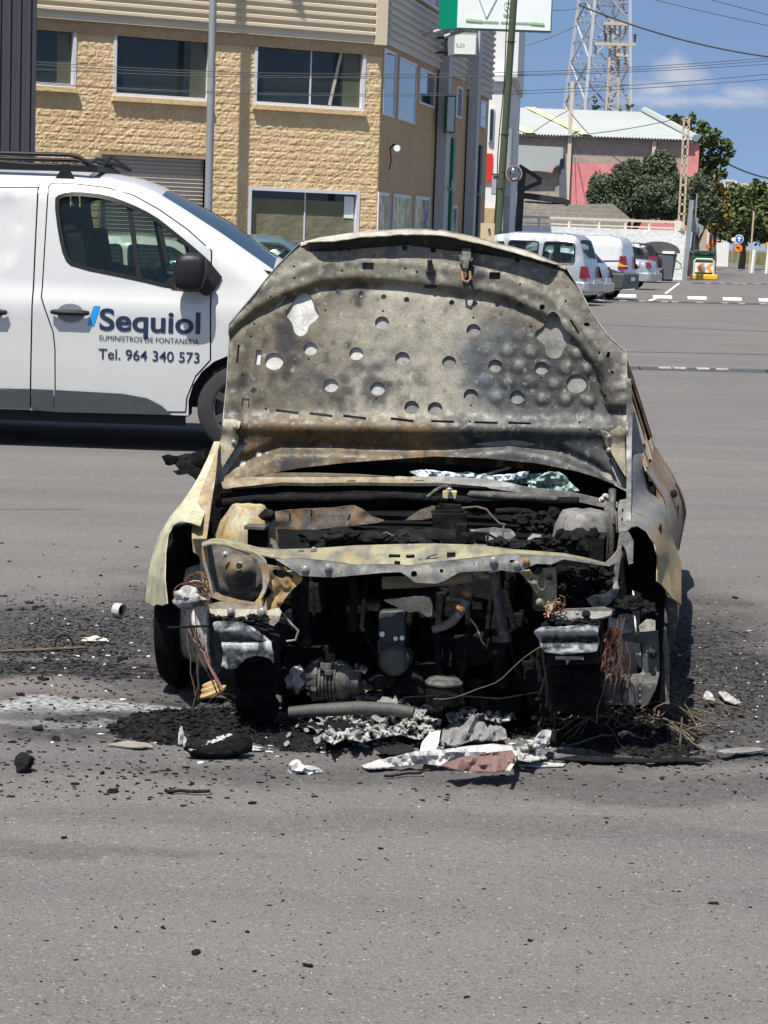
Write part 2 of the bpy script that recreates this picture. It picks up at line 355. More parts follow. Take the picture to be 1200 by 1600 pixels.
# rubber humps across the road
M_rubber = mat('rubber', [(.025, .03, .035), (.05, .055, .06)], scale=5, rough=.8, bump=.004)
M_reflect = mat('hump_white', [(.34, .34, .33), (.16, .16, .16)], scale=5, rough=.6)
def hump(x0, y0, x1, y1, w, label, spots, dw):
    a, c = G(x0, y0), G(x1, y1); root = empty('speed_hump', a, label, 'speed hump', 'rubber humps across the road'); d = c - a
    g = MB(); nseg = max(4, int(d.length / .5)); u = d.normalized(); nrm = Vector((-u.y, u.x, 0))
    for i in range(nseg):
        p, q = d * (i / nseg) + u * .012, d * ((i + 1) / nseg) - u * .012
        prof = [(-w / 2, .002), (-w / 3, .028), (-w / 6, .04), (w / 6, .04), (w / 3, .028), (w / 2, .002)]
        g.prism([p + nrm * s + Vector((0, 0, h)) for s, h in prof], q - p)
    g.build('rubber_strip', M_rubber, root, smooth=0)
    g = MB()
    for t in spots:
        p = d * t; g.prism([p + nrm * s + Vector((0, 0, h)) for s, h in ((-w * .36, .022), (-w / 3, .034), (-w / 6, .046), (w * .02, .046), (w * .02, .03), (-w * .36, .012))], u * dw)
    g.build('reflective_block', M_reflect, root, smooth=0)
hump(930, 576, 1260, 583.5, .17, 'low black rubber speed hump with few white blocks, nearest one behind the burnt car', (.29, .36, .47, .56), .17)
random.seed(5)
hump(850, 468.5, 1270, 478, .5, 'worn rubber speed hump running just before the crosswalk stripes', [i * .075 + random.uniform(0, .04) for i in range(13)], .22)
hump(1091, 443, 1300, 445.5, .9, 'black and white speed hump beside the yellow based chevron barrier', [i * .09 + random.uniform(0, .05) for i in range(11)], .45)
hump(1122, 421.5, 1300, 427, 1.6, 'farthest black and white speed hump, near the dry roadside grass', [i * .1 + random.uniform(0, .05) for i in range(10)], .6)

# hills
M_hill = mat('hill_far', [(.12, .16, .21), (.14, .18, .23)], scale=.002, rough=1)  # distance haze is painted into the bluish hill colour
g = MB(); random.seed(3)
def hill(i, j):
    x = -200 + i * 3600; y = 5000 + j * 900; h = (110 + 60 * noise.noise(Vector((i * 5, 1, 0))) + 40 * noise.noise(Vector((i * 14, 2, 0)))) * (1 if j == .5 else 0) * sm(0, .35, i)
    return (x, y, 70 * sm(.1, .3, i) * (1 if j == .5 else 0) + h * .4)
g.grid(hill, 90, 2); tag(g.build('hills', M_hill, smooth=180), kind='structure')

# ================================================================ TAN BLOCK WAREHOUSE
C0 = P(590, 300, 62); C0.z = 0
A1, A2 = R(27), R(79)
D1 = Vector((math.cos(A1), math.sin(A1), 0)); N1 = Vector((math.sin(A1), -math.cos(A1), 0))
D2 = Vector((math.cos(A2), math.sin(A2), 0)); N2 = Vector((math.sin(A2), -math.cos(A2), 0))
def FP(px, py): h = HIT(px, py, C0, N1); return ((h - C0).dot(D1), h.z)
def SP(px, py): h = HIT(px, py, C0, N2); return ((h - C0).dot(D2), h.z)
def FW(u, z, o=0): return Vector((D1 * u + N1 * o).to_tuple()[:2] + (z,))       # local to the building root
def SW(u, z, o=0): return Vector((D2 * u + N2 * o).to_tuple()[:2] + (z,))
def rectp(fn, quad):
    q = [fn(*p) for p in quad]; us = sorted(p[0] for p in q); zs = sorted(p[1] for p in q)
    return ((us[0] + us[1]) / 2, (zs[0] + zs[1]) / 2, (us[2] + us[3]) / 2, (zs[2] + zs[3]) / 2)
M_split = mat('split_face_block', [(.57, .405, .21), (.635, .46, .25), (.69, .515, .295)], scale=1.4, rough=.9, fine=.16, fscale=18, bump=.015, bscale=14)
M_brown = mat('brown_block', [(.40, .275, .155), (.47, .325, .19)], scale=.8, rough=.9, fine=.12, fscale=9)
M_frame = mat('window_frame_white', [(.62, .62, .66)], rough=.5)
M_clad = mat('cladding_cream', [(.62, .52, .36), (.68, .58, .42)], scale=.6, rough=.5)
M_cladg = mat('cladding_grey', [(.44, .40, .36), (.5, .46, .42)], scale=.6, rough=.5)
M_wpane = mat('window_dark', [(.012, .018, .02), (.02, .028, .026)], scale=.7, rough=.04, spec=.6)
M_wside = mat('window_sky', [(.03, .04, .05)], rough=.03, spec=1.0, metal=.0, coat=1)
M_shut = mat('shutter_grey', [(.40, .365, .315), (.46, .42, .36)], scale=1, rough=.55)
M_greycol = mat('grey_column', [(.36, .38, .39), (.44, .45, .46)], scale=.5, rough=.6, stretch=(1, 1, .15))
M_green = mat('green_sign', [(.0, .16, .10)], rough=.4)
M_signwhite = mat('sign_white', [(.74, .78, .76)], rough=.4, fine=.04, fscale=2)
M_dark = mat('black_steel', [(.02, .02, .022)], rough=.5)
bld = empty('warehouse', C0, 'two storey tan split-face block warehouse with white framed windows and ribbed cladding', 'warehouse')
wins = {'a': rectp(FP, ((30, 20), (120, 27), (118, 138), (28, 131))), 'b': rectp(FP, ((178, 36), (331, 48), (329, 160), (176, 149))), 'c': rectp(FP, ((398, 55), (572, 70), (569, 175), (396, 162))),
        'd': rectp(FP, ((388, 291), (562, 300), (560, 372), (387, 364))), 's': rectp(FP, ((155, 235), (321, 243), (318, 400), (153, 392)))}
wins['d'] = (wins['d'][0], .55, wins['d'][2], wins['d'][3]); wins['s'] = (wins['s'][0], 0, wins['s'][2], wins['s'][3])
ZC = FP(580, 70)[1] + .02                      # underside of the cladding
UL = -14.0
def block_wall():
    du = .05; nu, nz_ = int(-UL / du), int(ZC / du); vs = {}; g = MB(); idx = {}
    def hfn(u, z):
        r = math.floor(z / .2); uu = u + (.2 if r % 2 else 0); c = math.floor(uu / .4)
        fz, fu = (z / .2) % 1, (uu / .4) % 1; e = min(min(fz, 1 - fz) * .2, min(fu, 1 - fu) * .4)
        j = sm(0, .03, e)
        k = noise.noise(Vector((u * 7.5, z * 9, 3 + (c * 13 + r * 7) % 11 * .7))) + .55 * noise.noise(Vector((u * 14, z * 17, 9)))
        return j * (.010 + .0145 * k) + (1 - j) * .002
    us = [UL + i * du for i in range(nu + 1)]; zs = [i * ZC / nz_ for i in range(nz_ + 1)]
    cut = list(wins.values())
    us = sorted(set([u for u in us if all(min(abs(u - w[0]), abs(u - w[2])) > .02 for w in cut)] + [x for w in cut for x in (w[0], w[2]) if x > UL]))
    zs = sorted(set([z for z in zs if all(min(abs(z - w[1]), abs(z - w[3])) > .02 for w in cut)] + [x for w in cut for x in (w[1], w[3])]))
    V = []; 
    for j, z in enumerate(zs):
        for i, u in enumerate(us): V.append(FW(u, z, hfn(u, z) * (0 if i in (0, len(us) - 1) else 1)))
    n = len(us); F = []
    for j in range(len(zs) - 1):
        for i in range(n - 1):
            cu, cz = (us[i] + us[i + 1]) / 2, (zs[j] + zs[j + 1]) / 2
            if any(w[0] < cu < w[2] and w[1] < cz < w[3] for w in cut): continue
            F.append((j * n + i, j * n + i + 1, (j + 1) * n + i + 1, (j + 1) * n + i))
    g.add(V, F); return g
block_wall().build('front_wall', M_split, bld, smooth=0, normals=False)
def frame_on(fn, w, parent, dep=.12, fw=.09, pane=M_wpane, mull=(), name='window', sill=True, proud=.03, fm=None):
    u0, z0, u1, z1 = w; g = MB(); up = (0, 0, 1)
    def bx(a, b, c, d, o0, o1): g.prism([fn(a, b, o0), fn(c, b, o0), fn(c, d, o0), fn(a, d, o0)], fn(0, 0, o1 - o0) - fn(0, 0, 0))
    bx(u0, z0, u0 + fw, z1, -dep, proud); bx(u1 - fw, z0, u1, z1, -dep, proud); bx(u0 + fw, z0, u1 - fw, z0 + fw, -dep, proud); bx(u0 + fw, z1 - fw, u1 - fw, z1, -dep, proud)
    for t in mull:
        x = u0 + (u1 - u0) * t; bx(x - .02, z0 + fw, x + .02, z1 - fw, -dep, -dep + .05)
    fo = g.build(name, fm or M_frame, parent, smooth=0)
    g = MB(); g.prism([fn(u0 + fw, z0 + fw, -dep + .01), fn(u1 - fw, z0 + fw, -dep + .01), fn(u1 - fw, z1 - fw, -dep + .01), fn(u0 + fw, z1 - fw, -dep + .01)], fn(0, 0, .012) - fn(0, 0, 0)); g.build('pane', pane, fo, smooth=0)
    return fo
wf = {}
for k in 'abcd':
    wf[k] = frame_on(FW, wins[k], bld, mull=(.52,) if k in 'cd' else (), dep=.16)
    u0, z0, u1, z1 = wins[k]
    if k != 'd':
        g = MB(); g.prism([FW(u0 - .03, z0 - .13, -.02), FW(u1 + .03, z0 - .13, -.02), FW(u1 + .03, z0 - .003, -.02), FW(u0 - .03, z0 - .003, -.02)], N1 * .14); g.build('sill', M_split, wf[k], smooth=0)
# what is behind / on the panes: blinds and paper
M_paper = mat('kraft_paper', [(.15, .145, .085), (.19, .18, .11)], scale=2, rough=.8, bump=.04, bscale=3)
M_blind = mat('office_wall', [(.10, .105, .06), (.08, .085, .05)], scale=1, rough=.25)
def on_pane(fn, w, a, c, mt, o=-.135, nm='blind', par=None):
    u0, z0, u1, z1 = w; x = lambda t: u0 + .09 + (u1 - u0 - .18) * t; y = lambda t: z0 + .09 + (z1 - z0 - .18) * t
    g = MB(); g.prism([fn(x(a[0]), y(a[1]), o), fn(x(c[0]), y(a[1]), o), fn(x(c[0]), y(c[1]), o), fn(x(a[0]), y(c[1]), o)], fn(0, 0, .004) - fn(0, 0, 0)); g.build(nm, mt, par, smooth=0)
on_pane(FW, wins['a'], (.72, 0), (1, 1), M_blind, par=wf['a']); on_pane(FW, wins['b'], (.82, 0), (1, 1), M_blind, par=wf['b']); on_pane(FW, wins['c'], (.83, 0), (1, .98), M_blind, par=wf['c'])
on_pane(FW, wins['d'], (0, 0), (1, .9), M_paper, nm='paper_cover', par=wf['d'])
u0, z0, u1, z1 = wins['c']; g = MB(); g.bar(FW(u0 + (u1 - u0) * .70, z0 + .12, -.13), FW(u0 + (u1 - u0) * .80, z1 - .15, -.13), .09, .01, up=N1); g.build('leaning_board', M_shut, wf['c'], smooth=0)
u0, z0, u1, z1 = wins['d']; g = MB(); g.prism([FW(u1 - .42, z1 - .75, -.12), FW(u1 - .12, z1 - .75, -.12), FW(u1 - .12, z1 - .15, -.12), FW(u1 - .42, z1 - .15, -.12)], N1 * .006); g.build('notice', M_signwhite, wf['d'], smooth=0)
# shutter
u0, z0, u1, z1 = wins['s']; g = MB(); k = 34
for i in range(k):
    a = z0 + (z1 - z0) * i / k; c = a + (z1 - z0) / k
    g.prism([FW(u0, a, -.16), FW(u0, c - .02, -.12), FW(u0, c, -.16), FW(u0, c, -.20), FW(u0, a, -.20)], D1 * (u1 - u0))
sh = g.build('roller_shutter', M_shut, bld, smooth=0)
g = MB(); g.prism([FW(u0, 0, -.46), FW(u0, z1, -.46), FW(u0, z1, 0), FW(u0, 0, 0)], D1 * .06); g.prism([FW(u0 + .06, z1 - .1, -.5), FW(u0 + .06, z1, -.5), FW(u0 + .06, z1, 0), FW(u0 + .06, z1 - .1, 0)], D1 * (u1 - u0 - .06)); g.build('reveal', M_brown, sh, smooth=0)
# cladding with real ribs
def clad(fn, d, nrm, ua, ub, za, zb, mt, name, o=.12, pitch=.215, par=None):
    g = MB(); prof = [(za, o - .12), (za, o + .02), (za + .12, o + .02)]; z = za + .12
    while z < zb:
        prof += [(z, o + .0), (z + pitch * .35, o), (z + pitch * .5, o + .075), (z + pitch * .85, o + .075)]; z += pitch
    prof += [(z, o), (z, o - .12)]
    g.prism([fn(ua, a, b) for a, b in prof], d * (ub - ua)); return g.build(name, mt, par or bld, smooth=0)
clad(FW, D1, N1, UL, -.32, ZC, 10.6, M_clad, 'front_cladding')
g = MB(); g.prism([FW(-.318, ZC - .02, -.05), FW(.03, ZC - .02, -.05), FW(.03, ZC - .02, .22), FW(-.318, ZC - .02, .22)], (0, 0, 4)); g.build('corner_trim', M_clad, bld, smooth=0)
g = MB(); g.prism([FW(UL, ZC - .3, -.1), FW(0, ZC - .3, -.1), FW(0, ZC - .003, -.1), FW(UL, ZC - .003, -.1)], N1 * .16); g.build('fascia_band', M_brown, bld, smooth=0)
# body behind the facades
LU = SP(764, 160)[0]
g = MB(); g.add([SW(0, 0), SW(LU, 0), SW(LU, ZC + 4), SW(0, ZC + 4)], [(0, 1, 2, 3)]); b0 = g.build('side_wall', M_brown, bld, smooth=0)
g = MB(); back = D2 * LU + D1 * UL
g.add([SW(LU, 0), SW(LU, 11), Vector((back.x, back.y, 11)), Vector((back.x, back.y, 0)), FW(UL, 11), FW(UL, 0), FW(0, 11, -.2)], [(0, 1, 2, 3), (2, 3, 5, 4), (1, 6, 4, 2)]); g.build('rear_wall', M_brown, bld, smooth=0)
g = MB(); g.add([FW(UL, 0, -.5), FW(0, 0, -.5), FW(0, 9, -.5), FW(UL, 9, -.5)], [(0, 1, 2, 3)]); g.build('inner_wall', M_dark, bld, smooth=0)
zs = SP(602, 70)[1]
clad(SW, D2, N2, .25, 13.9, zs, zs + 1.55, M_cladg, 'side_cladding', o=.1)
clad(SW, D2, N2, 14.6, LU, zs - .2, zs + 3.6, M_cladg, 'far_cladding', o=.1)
M_banner = mat('banner_window', [(.42, .45, .5), (.55, .57, .6), (.25, .27, .31)], scale=.9, rough=.3, stretch=(1, 1, .12), lo=.35, hi=.65)
frame_on(SW, (.3, zs + 1.75, 13.6, zs + 3.4), bld, pane=M_banner, dep=-.02, proud=.14, mull=(.25, .5, .75), name='upper_window')
for q in (((599, 74), (617, 84), (614, 186), (596, 178)), ((623, 88), (650, 101), (646, 196), (620, 185)), ((655, 104), (679, 116), (676, 171), (653, 160)), ((712, 133), (721, 138), (720, 186), (711, 183)), ((738, 148), (748, 153), (747, 196), (737, 193)), ((750, 155), (759, 160), (758, 201), (749, 198))):
    frame_on(SW, rectp(SP, q), bld, pane=M_wside, dep=-.01, proud=.05, fw=.07)
M_mixglass = mat('shop_pane', [(.05, .055, .06), (.3, .31, .33), (.5, .5, .5)], scale=2.2, rough=.08, lo=.4, hi=.62)
for q in (((590, 300), (607, 301), (604, 345), (588, 345)), ((614, 303), (641, 305), (638, 345), (612, 345)), ((648, 306), (670, 308), (668, 345), (646, 345)), ((703, 320), (713, 322), (712, 350), (702, 350))):
    w = rectp(SP, q); frame_on(SW, (w[0], .6, w[2], w[3]), bld, pane=M_mixglass, dep=-.01, proud=.05, fw=.1)
def spbox(q, o0, o1, name, mt, zb=None, par=None):
    w = rectp(SP, q); g = MB(); z0 = w[1] if zb is None else zb
    g.prism([SW(w[0], z0, o0), SW(w[2], z0, o0), SW(w[2], w[3], o0), SW(w[0], w[3], o0)], N2 * (o1 - o0)); return g.build(name, mt, par or bld, smooth=0)
M_col2 = M_greycol
for x0, x1, xt in ((672, 683, 689), (719, 730, 735)):
    u = SP((x0 + x1) / 2, 340)[0]; g = MB(); g.prism([SW(u - .3, 0, .06), SW(u + .3, 0, .06), SW(u + .3, 0, .38), SW(u - .3, 0, .38)], (0, 0, 11)); g.build('column', M_col2, bld, smooth=0)
    g = MB(); g.tube([SW(u + .5, 0, .2), SW(u + .5, 10.5, .2)], .09); g.tube([SW(u + .5, 3.2, .2), SW(u + .2, 3.2, .55), SW(u + .2, 3.5, .55)], .05); g.build('downpipe', M_greycol, bld)
M_wdoor = mat('door_pale', [(.36, .37, .42), (.42, .43, .48)], scale=.4, rough=.5)
spbox(((686, 209), (698, 214), (697, 340), (684, 340)), 0, .1, 'door', M_wdoor, 0)
spbox(((698.5, 214), (702, 216), (700, 340), (697.5, 340)), 0, .2, 'green_post', M_green, 0)
spbox(((733, 224), (741, 227), (740, 340), (732, 340)), 0, .1, 'door', M_wdoor, 0)
spbox(((741.5, 226), (744, 227), (742.5, 340), (740.5, 340)), 0, .2, 'door_post', M_dark, 0)
# wall lamp / camera
p = SP(604, 232); lamp = empty('wall_camera', C0 + SW(p[0], p[1], .1), 'small white camera on a bracket high on the brown side wall', 'camera')
g = MB(); g.lathe([(0, -.16), (.09, -.16), (.11, .16), (.06, .2), (0, .2)], (.2, -.25, .0), 'y', 12); g.build('housing', M_signwhite, lamp)
g = MB(); g.tube([(0, 0, .0), (.1, -.05, .12), (.2, -.15, .08)], .03); g.tube([(0, .02, -.6), (.05, 0, -.3), (0, 0, 0)], .02); g.build('bracket', M_dark, lamp)
# lightbox, projecting signs
sg = empty('lightbox_sign', (0, 0, 0), 'green edged white lightbox on the shaded side wall', 'sign')
w = rectp(SP, ((689, 148), (711, 153), (710, 206), (688, 201)))
def proj_sign(x0, y0, x1, y1, xs, Y, thick, root, fm, sm_):
    a, c = P(x0, y1, Y), P(x1, y0, Y); g = MB(); g.box(((a.x + c.x) / 2, Y + .02, (a.z + c.z) / 2), (c.x - a.x, .04, c.z - a.z)); face = g.build('face', fm, root, smooth=0)
    e = P(xs, y0, Y + thick).x; g = MB(); pts = [(a.x - .03, Y + .045, a.z - .025), (c.x + .04, Y + .045, a.z - .025), (c.x + .04, Y + thick, a.z - .025), (e, Y + thick, a.z - .025)]
    g.prism(pts, (0, 0, c.z - a.z + .1)); 
    g.build('case', sm_, root, smooth=0); return a, c
a, c = proj_sign(698, 152, 711, 205, 690, 70.3, 1.0, sg, mat('lightbox_face', [(.5, .56, .58)], rough=.3), M_green)
bb = empty('billboard', (0, 0, 0), 'large white billboard with green edge and green S above the warehouse side', 'billboard')
M_teal = mat('sign_teal', [(.0, .22, .14)], rough=.4); M_lime = mat('sign_lime', [(.28, .52, .22)], rough=.5); M_thin = mat('sign_grey_line', [(.45, .5, .48)], rough=.5)
a, c = proj_sign(714, -95, 866, 43, 690, 66, .5, bb, M_signwhite, M_teal)
g = MB(); Yb = 65.985
vv = [P(747, 0, Yb), P(760, 28, Yb), P(779, 0, Yb), P(784, 7, Yb)]
for p, q in (((735, -40), (760, 28)), ((760, 28), (795, -40))): g.bar(P(*p, Yb), P(*q, Yb), .03, .02, up=(0, 1, 0))
g.build('letter_V', M_thin, bb, smooth=0)
g = MB()
for p, q in (((728, 31), (754, 33.2)), ((829, 36), (850.5, 38))): g.bar(P(*p, Yb), P(*q, Yb), .07, .02, up=(0, 1, 0))
for i in range(24):
    x = 755 + i * 3.08
    if i in (8, 14): continue
    y = 33.2 + (x - 755) * .036; g.bar(P(x, y, Yb), P(x + 2.2, y + .08, Yb), .045, .02, up=(0, 1, 0))
g.build('green_stripe', M_lime, bb, smooth=0)
s0 = P(784.5, 26, Yb); t = text('letter_S', 'S', s0, .64, M_lime, bb, bold=-.0); t.rotation_euler = (math.pi / 2, R(2), 0)
M_sw2 = M_signwhite
s0 = P(786.3, 22.5, Yb - .012); t = text('letter_inlay', 'S', s0, .42, M_signwhite, bb); t.rotation_euler = (math.pi / 2, R(2), 0)
for xx in (705, 742): 
    q = P(xx, 47, 67); g = MB(); g.tube([(q.x, 67, q.z + .1), (q.x - .9, 67.3, q.z - .2)], .06); g.build('bracket', M_greycol, bb)
ss = empty('small_sign', (0, 0, 0), 'small white projecting sign with faint lettering below the billboard', 'sign')
a, c = proj_sign(710, 55, 744, 84, 695, 69, .9, ss, M_signwhite, mat('sign_side_grey', [(.30, .31, .36)], rough=.5))
text('lettering', '0,29', P(712, 72, 68.985), .16, M_thin, ss)
g = MB(); q = P(697, 54, 69.5); g.tube([(q.x - .6, 69.6, q.z - .1), (q.x + .2, 69.6, q.z - .1)], .04); q = P(697, 82, 69.5); g.tube([(q.x - .6, 69.6, q.z), (q.x + .2, 69.6, q.z)], .04); g.build('bracket', M_dark, ss)

# dark ribbed building at the left edge
M_ribdark = mat('ribbed_dark', [(.035, .034, .042), (.045, .043, .052)], scale=.5, rough=.45)
dk = empty('dark_building', (0, 0, 0), 'dark ribbed metal building cut by the left edge', 'building')
xr = P(56, 150, 44).x; g = MB(); prof = []; x = xr - 9
while x < xr - .02:
    prof += [(x, 44.0), (x + .08, 44.0), (x + .1, 44.05), (x + .18, 44.05)]; x += .2
prof += [(xr, 44.0), (xr * 1.12, 47), (xr - 10, 47)]
g.prism([(a, b, 0) for a, b in prof], (0, 0, 13)); g.build('ribbed_wall', M_ribdark, dk, smooth=0)
g = MB(); g.prism([(xr - 2.4, 43.93, 0), (xr - 1.0, 43.93, 0), (xr - 1.0, 43.93, 2.55), (xr - 2.4, 43.93, 2.55)], (0, .06, 0)); g.build('door', M_shut, dk, smooth=0)

# pale building with red panel
M_pale = mat('render_white', [(.62, .62, .60), (.70, .70, .67)], scale=.5, rough=.85); M_red = mat('red_panel', [(.60, .025, .02)], rough=.5)
pb = empty('white_building', (0, 0, 0), 'tall white rendered building with a red panel behind the green pole', 'building')
def pxbox(x0, y0, x1, y1, Y, dep, name, mt, par, zb=None, skew=0):
    a, c = P(x0, y1, Y), P(x1, y0, Y); z0 = a.z if zb is None else zb
    g = MB(); g.prism([(a.x, Y, z0), (c.x, Y, z0), (c.x + skew, Y + dep, z0), (a.x + skew, Y + dep, z0)], (0, 0, c.z - z0)); return g.build(name, mt, par, smooth=0)
pxbox(740, 120, 795, 350, 92, 14, 'lower_block', M_pale, pb, 0, 1.3)
pxbox(740, 10, 813, 121, 92.4, 13, 'upper_block', M_pale, pb, P(800, 121, 92.4).z + .01, 1.0)
pxbox(757, 240, 770, 283, 91.9, .12, 'red_panel', M_red, pb)
w = pxbox(763, 168, 773, 222, 91.9, .1, 'window', M_frame, pb); pxbox(764.5, 171, 771.5, 219, 91.85, .06, 'pane', M_wpane, w)
pxbox(752, 326, 780, 352, 91.6, .3, 'door_opening', M_brown, pb, 0)
pxbox(752, 120, 800, 126, 91.8, .25, 'cornice', M_pale, pb)
bxo = empty('junction_cabinet', (0, 0, 0), 'cream cabinet standing behind the raised hood', 'cabinet'); pxbox(751, 349, 773, 371, 52, .5, 'case', mat('cabinet_cream', [(.55, .42, .25)], rough=.6), bxo, 0)
g = MB(); q = P(764.5, 359, 51.97); g.box(q, (.05, .03, .05)); g.build('lock', M_dark, bxo, smooth=0)

# pale-roofed shed with pink wall
M_roofw = mat('roof_sheet', [(.32, .345, .33), (.37, .395, .38)], scale=.15, rough=.6); M_roofy = mat('roof_skylight', [(.50, .52, .28)], rough=.6)
M_wallt = mat('wall_taupe', [(.30, .24, .20), (.38, .30, .25)], scale=.35, rough=.9, fine=.12, fscale=3); M_pink = mat('wall_pink', [(.56, .19, .19), (.62, .24, .235), (.50, .17, .17)], scale=.4, rough=.9, fine=.1, fscale=3)
shd = empty('shed_building', (0, 0, 0), 'long shed with pale sheet roof and pink lower wall', 'building')
Ye = 122; e0, e1 = P(790, 209.5, Ye), P(1083, 221, Ye); zt = (e0.z + e1.z) / 2
Yr = 133; r0, r1 = P(800, 169, Yr), P(1006, 177, Yr); zr = (r0.z + r1.z) / 2
g = MB(); nrib = 120
def roofp(i, j): 
    a = Vector((e0.x, Ye - .4, zt)).lerp(Vector((e1.x, Ye - .4, zt)), i); c = Vector((r0.x - 3, Yr, zr)).lerp(Vector((r1.x, Yr, zr)), i); return a.lerp(c, j)
vs = []; 
for i in range(nrib + 1):
    dz = .09 if i % 2 else 0
    for j in (0, 1): vs.append(roofp(i / nrib, j) + Vector((0, 0, dz)))
g.add(vs, [(2 * i, 2 * i + 2, 2 * i + 3, 2 * i + 1) for i in range(nrib)]); 
g.add([(e1.x, Ye - .4, zt), (e1.x + .2, Ye + 22, zt), (r1.x, Yr, zr)], [(0, 1, 2)])
g.add([(e0.x, Ye + 22, zt), (e1.x + .2, Ye + 22, zt), (r1.x, Yr, zr), (r0.x - 3, Yr, zr)], [(0, 1, 2, 3)])
rf = g.build('roof', M_roofw, shd, smooth=0)
for xa, xb, xc, xd in ((852, 868, 824, 838), (962, 982, 893, 913)):
    pass
g = MB()
for ia, ib in ((.10, .165), (.40, .46)):
    g.add([roofp(ia, 0) + Vector((0, -.02, .12)), roofp(ib, 0) + Vector((0, -.02, .12)), roofp(ib - .06, 1) + Vector((0, 0, .12)), roofp(ia - .06, 1) + Vector((0, 0, .12))], [(0, 1, 2, 3)])
g.build('skylight_strip', M_roofy, rf, smooth=0)
g = MB(); g.tube([(r1.x, Yr - .1, zr + .15), (e1.x + .1, Ye - .3, zt + .15)], .22, 6); g.build('verge_trim', M_roofw, rf)
zp = P(940, 256, Ye).z
g = MB(); g.prism([(e0.x, Ye, zp + .003), (e1.x - .3, Ye, zp + .003), (e1.x - .3, Ye, zt - .06), (e0.x, Ye, zt - .06)], (0, .4, 0)); g.build('upper_wall', M_wallt, shd, smooth=0)
g = MB(); g.prism([(e0.x, Ye, 0), (e1.x - .3, Ye, 0), (e1.x - .3, Ye, zp), (e0.x, Ye, zp)], (0, .42, 0)); g.build('pink_wall', M_pink, shd, smooth=0)
g = MB(); g.prism([(e1.x - .28, Ye - .06, 2.4), (e1.x + .35, Ye - .06, 2.4), (e1.x + .35, Ye - .06, zt - .1), (e1.x - .28, Ye - .06, zt - .1)], (0, 20, 0)); g.build('pink_pier', M_pink, shd, smooth=0)
for px in (889, 1021):
    q = P(px, 250, Ye - .2); g = MB(); g.bar((q.x, Ye - .12, zp if px > 900 else 2), (q.x, Ye - .12, zt - .1 if px > 900 else zt + 3), .22, .2); g.build('pilaster', mat('pilaster_cream', [(.55, .45, .36)], rough=.8), shd, smooth=0)
# ruined lean-to
rn = empty('ruined_shed', (0, 0, 0), 'ruined lean-to of bare blocks under a white corrugated sheet', 'shed')
M_blockg = mat('bare_block', [(.27, .235, .19), (.36, .31, .25), (.30, .25, .19)], scale=.9, rough=.95, fine=.2, fscale=4)
q = [P(*p, 112) for p in ((800, 226), (880, 230), (880, 247), (875, 249), (874, 257), (868, 258), (863, 261), (863, 267), (800, 267))]; g = MB(); g.prism(q, (0, .12, 0)); g.build('white_sheet', M_roofw, rn, smooth=0)
q = [P(*p, 112.4) for p in ((800, 262), (863, 270), (866, 262), (875, 259), (874, 322), (800, 322))]; g = MB(); g.prism(q, (0, .3, 0)); g.build('block_wall', M_blockg, rn, smooth=0)
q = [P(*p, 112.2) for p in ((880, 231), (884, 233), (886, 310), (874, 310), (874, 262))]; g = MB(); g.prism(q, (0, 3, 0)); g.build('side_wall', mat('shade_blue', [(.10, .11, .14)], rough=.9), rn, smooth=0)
bw = empty('block_fence', (0, 0, 0), 'low wall of bare grey blocks between pink shed and white wall', 'wall')
def blockwall_mat():
    m = mat('block_courses', [(.25, .225, .19), (.33, .30, .25)], scale=.5, rough=.95, fine=.18, fscale=5); n, l = nt(m); tc = n.new('ShaderNodeTexCoord'); mp = n.new('ShaderNodeMapping'); mp.inputs['Rotation'].default_value = (R(90), 0, 0); l.new(tc.outputs['Object'], mp.inputs[0])
    br = n.new('ShaderNodeTexBrick'); br.inputs['Scale'].default_value = 1; br.inputs['Brick Width'].default_value = .4; br.inputs['Row Height'].default_value = .2; br.inputs['Mortar Size'].default_value = .02; l.new(mp.outputs[0], br.inputs[0]); bp = n.new('ShaderNodeBump'); bp.invert = True; bp.inputs['Distance'].default_value = .03; l.new(br.outputs['Fac'], bp.inputs['Height']); l.new(bp.outputs[0], n['Principled BSDF'].inputs['Normal']); return m
M_courses = blockwall_mat()
a, c = P(800, 319, 110), P(985, 322, 110); g = MB(); g.prism([(a.x, 110, 0), (c.x - 1, 110, 0), (c.x, 110, c.z - .6), (c.x - .9, 110, c.z + .1), (a.x, 110, a.z - .1)], (0, .25, 0)); g.build('masonry', M_courses, bw, smooth=0)

# white boundary wall with railing
ww = empty('boundary_wall', (0, 0, 0), 'white painted boundary wall with a pale railing behind the parked cars', 'wall')
wa, wb = P(786, 351, 104.5), P(1076, 361, 107); za = 2.52
M_wallw = mat('wall_white', [(.74, .76, .75), (.80, .81, .79), (.68, .69, .67)], scale=.5, rough=.9, fine=.1, fscale=4, bump=.02, bscale=6)
g = MB(); g.prism([(wa.x, 104.5, 0), (wb.x, 107, 0), (wb.x, 107, wb.z), (wa.x, 104.5, wa.z)], (0, .3, 0)); g.build('masonry', M_wallw, ww, smooth=0)
g = MB(); M_rail = mat('railing_cream', [(.66, .62, .52)], rough=.6)
def rp(px, y): t = (px - 786) / 290; return P(px, y + (px - 786) * .036, 104.65 + 2.5 * t)
g.bar(rp(795, 337.5), rp(1062, 337.5), .14, .12); g.bar(rp(795, 347), rp(1062, 347), .06, .06)
for px in (797, 842, 889, 936, 977, 1014): g.bar(rp(px, 338), rp(px, 352), .13, .1)
g.bar(rp(1058, 336), rp(1058, 351), .3, .3); g.bar(rp(1061, 341), rp(1066, 341), .5, .3); g.build('railing', M_rail, ww, smooth=0)
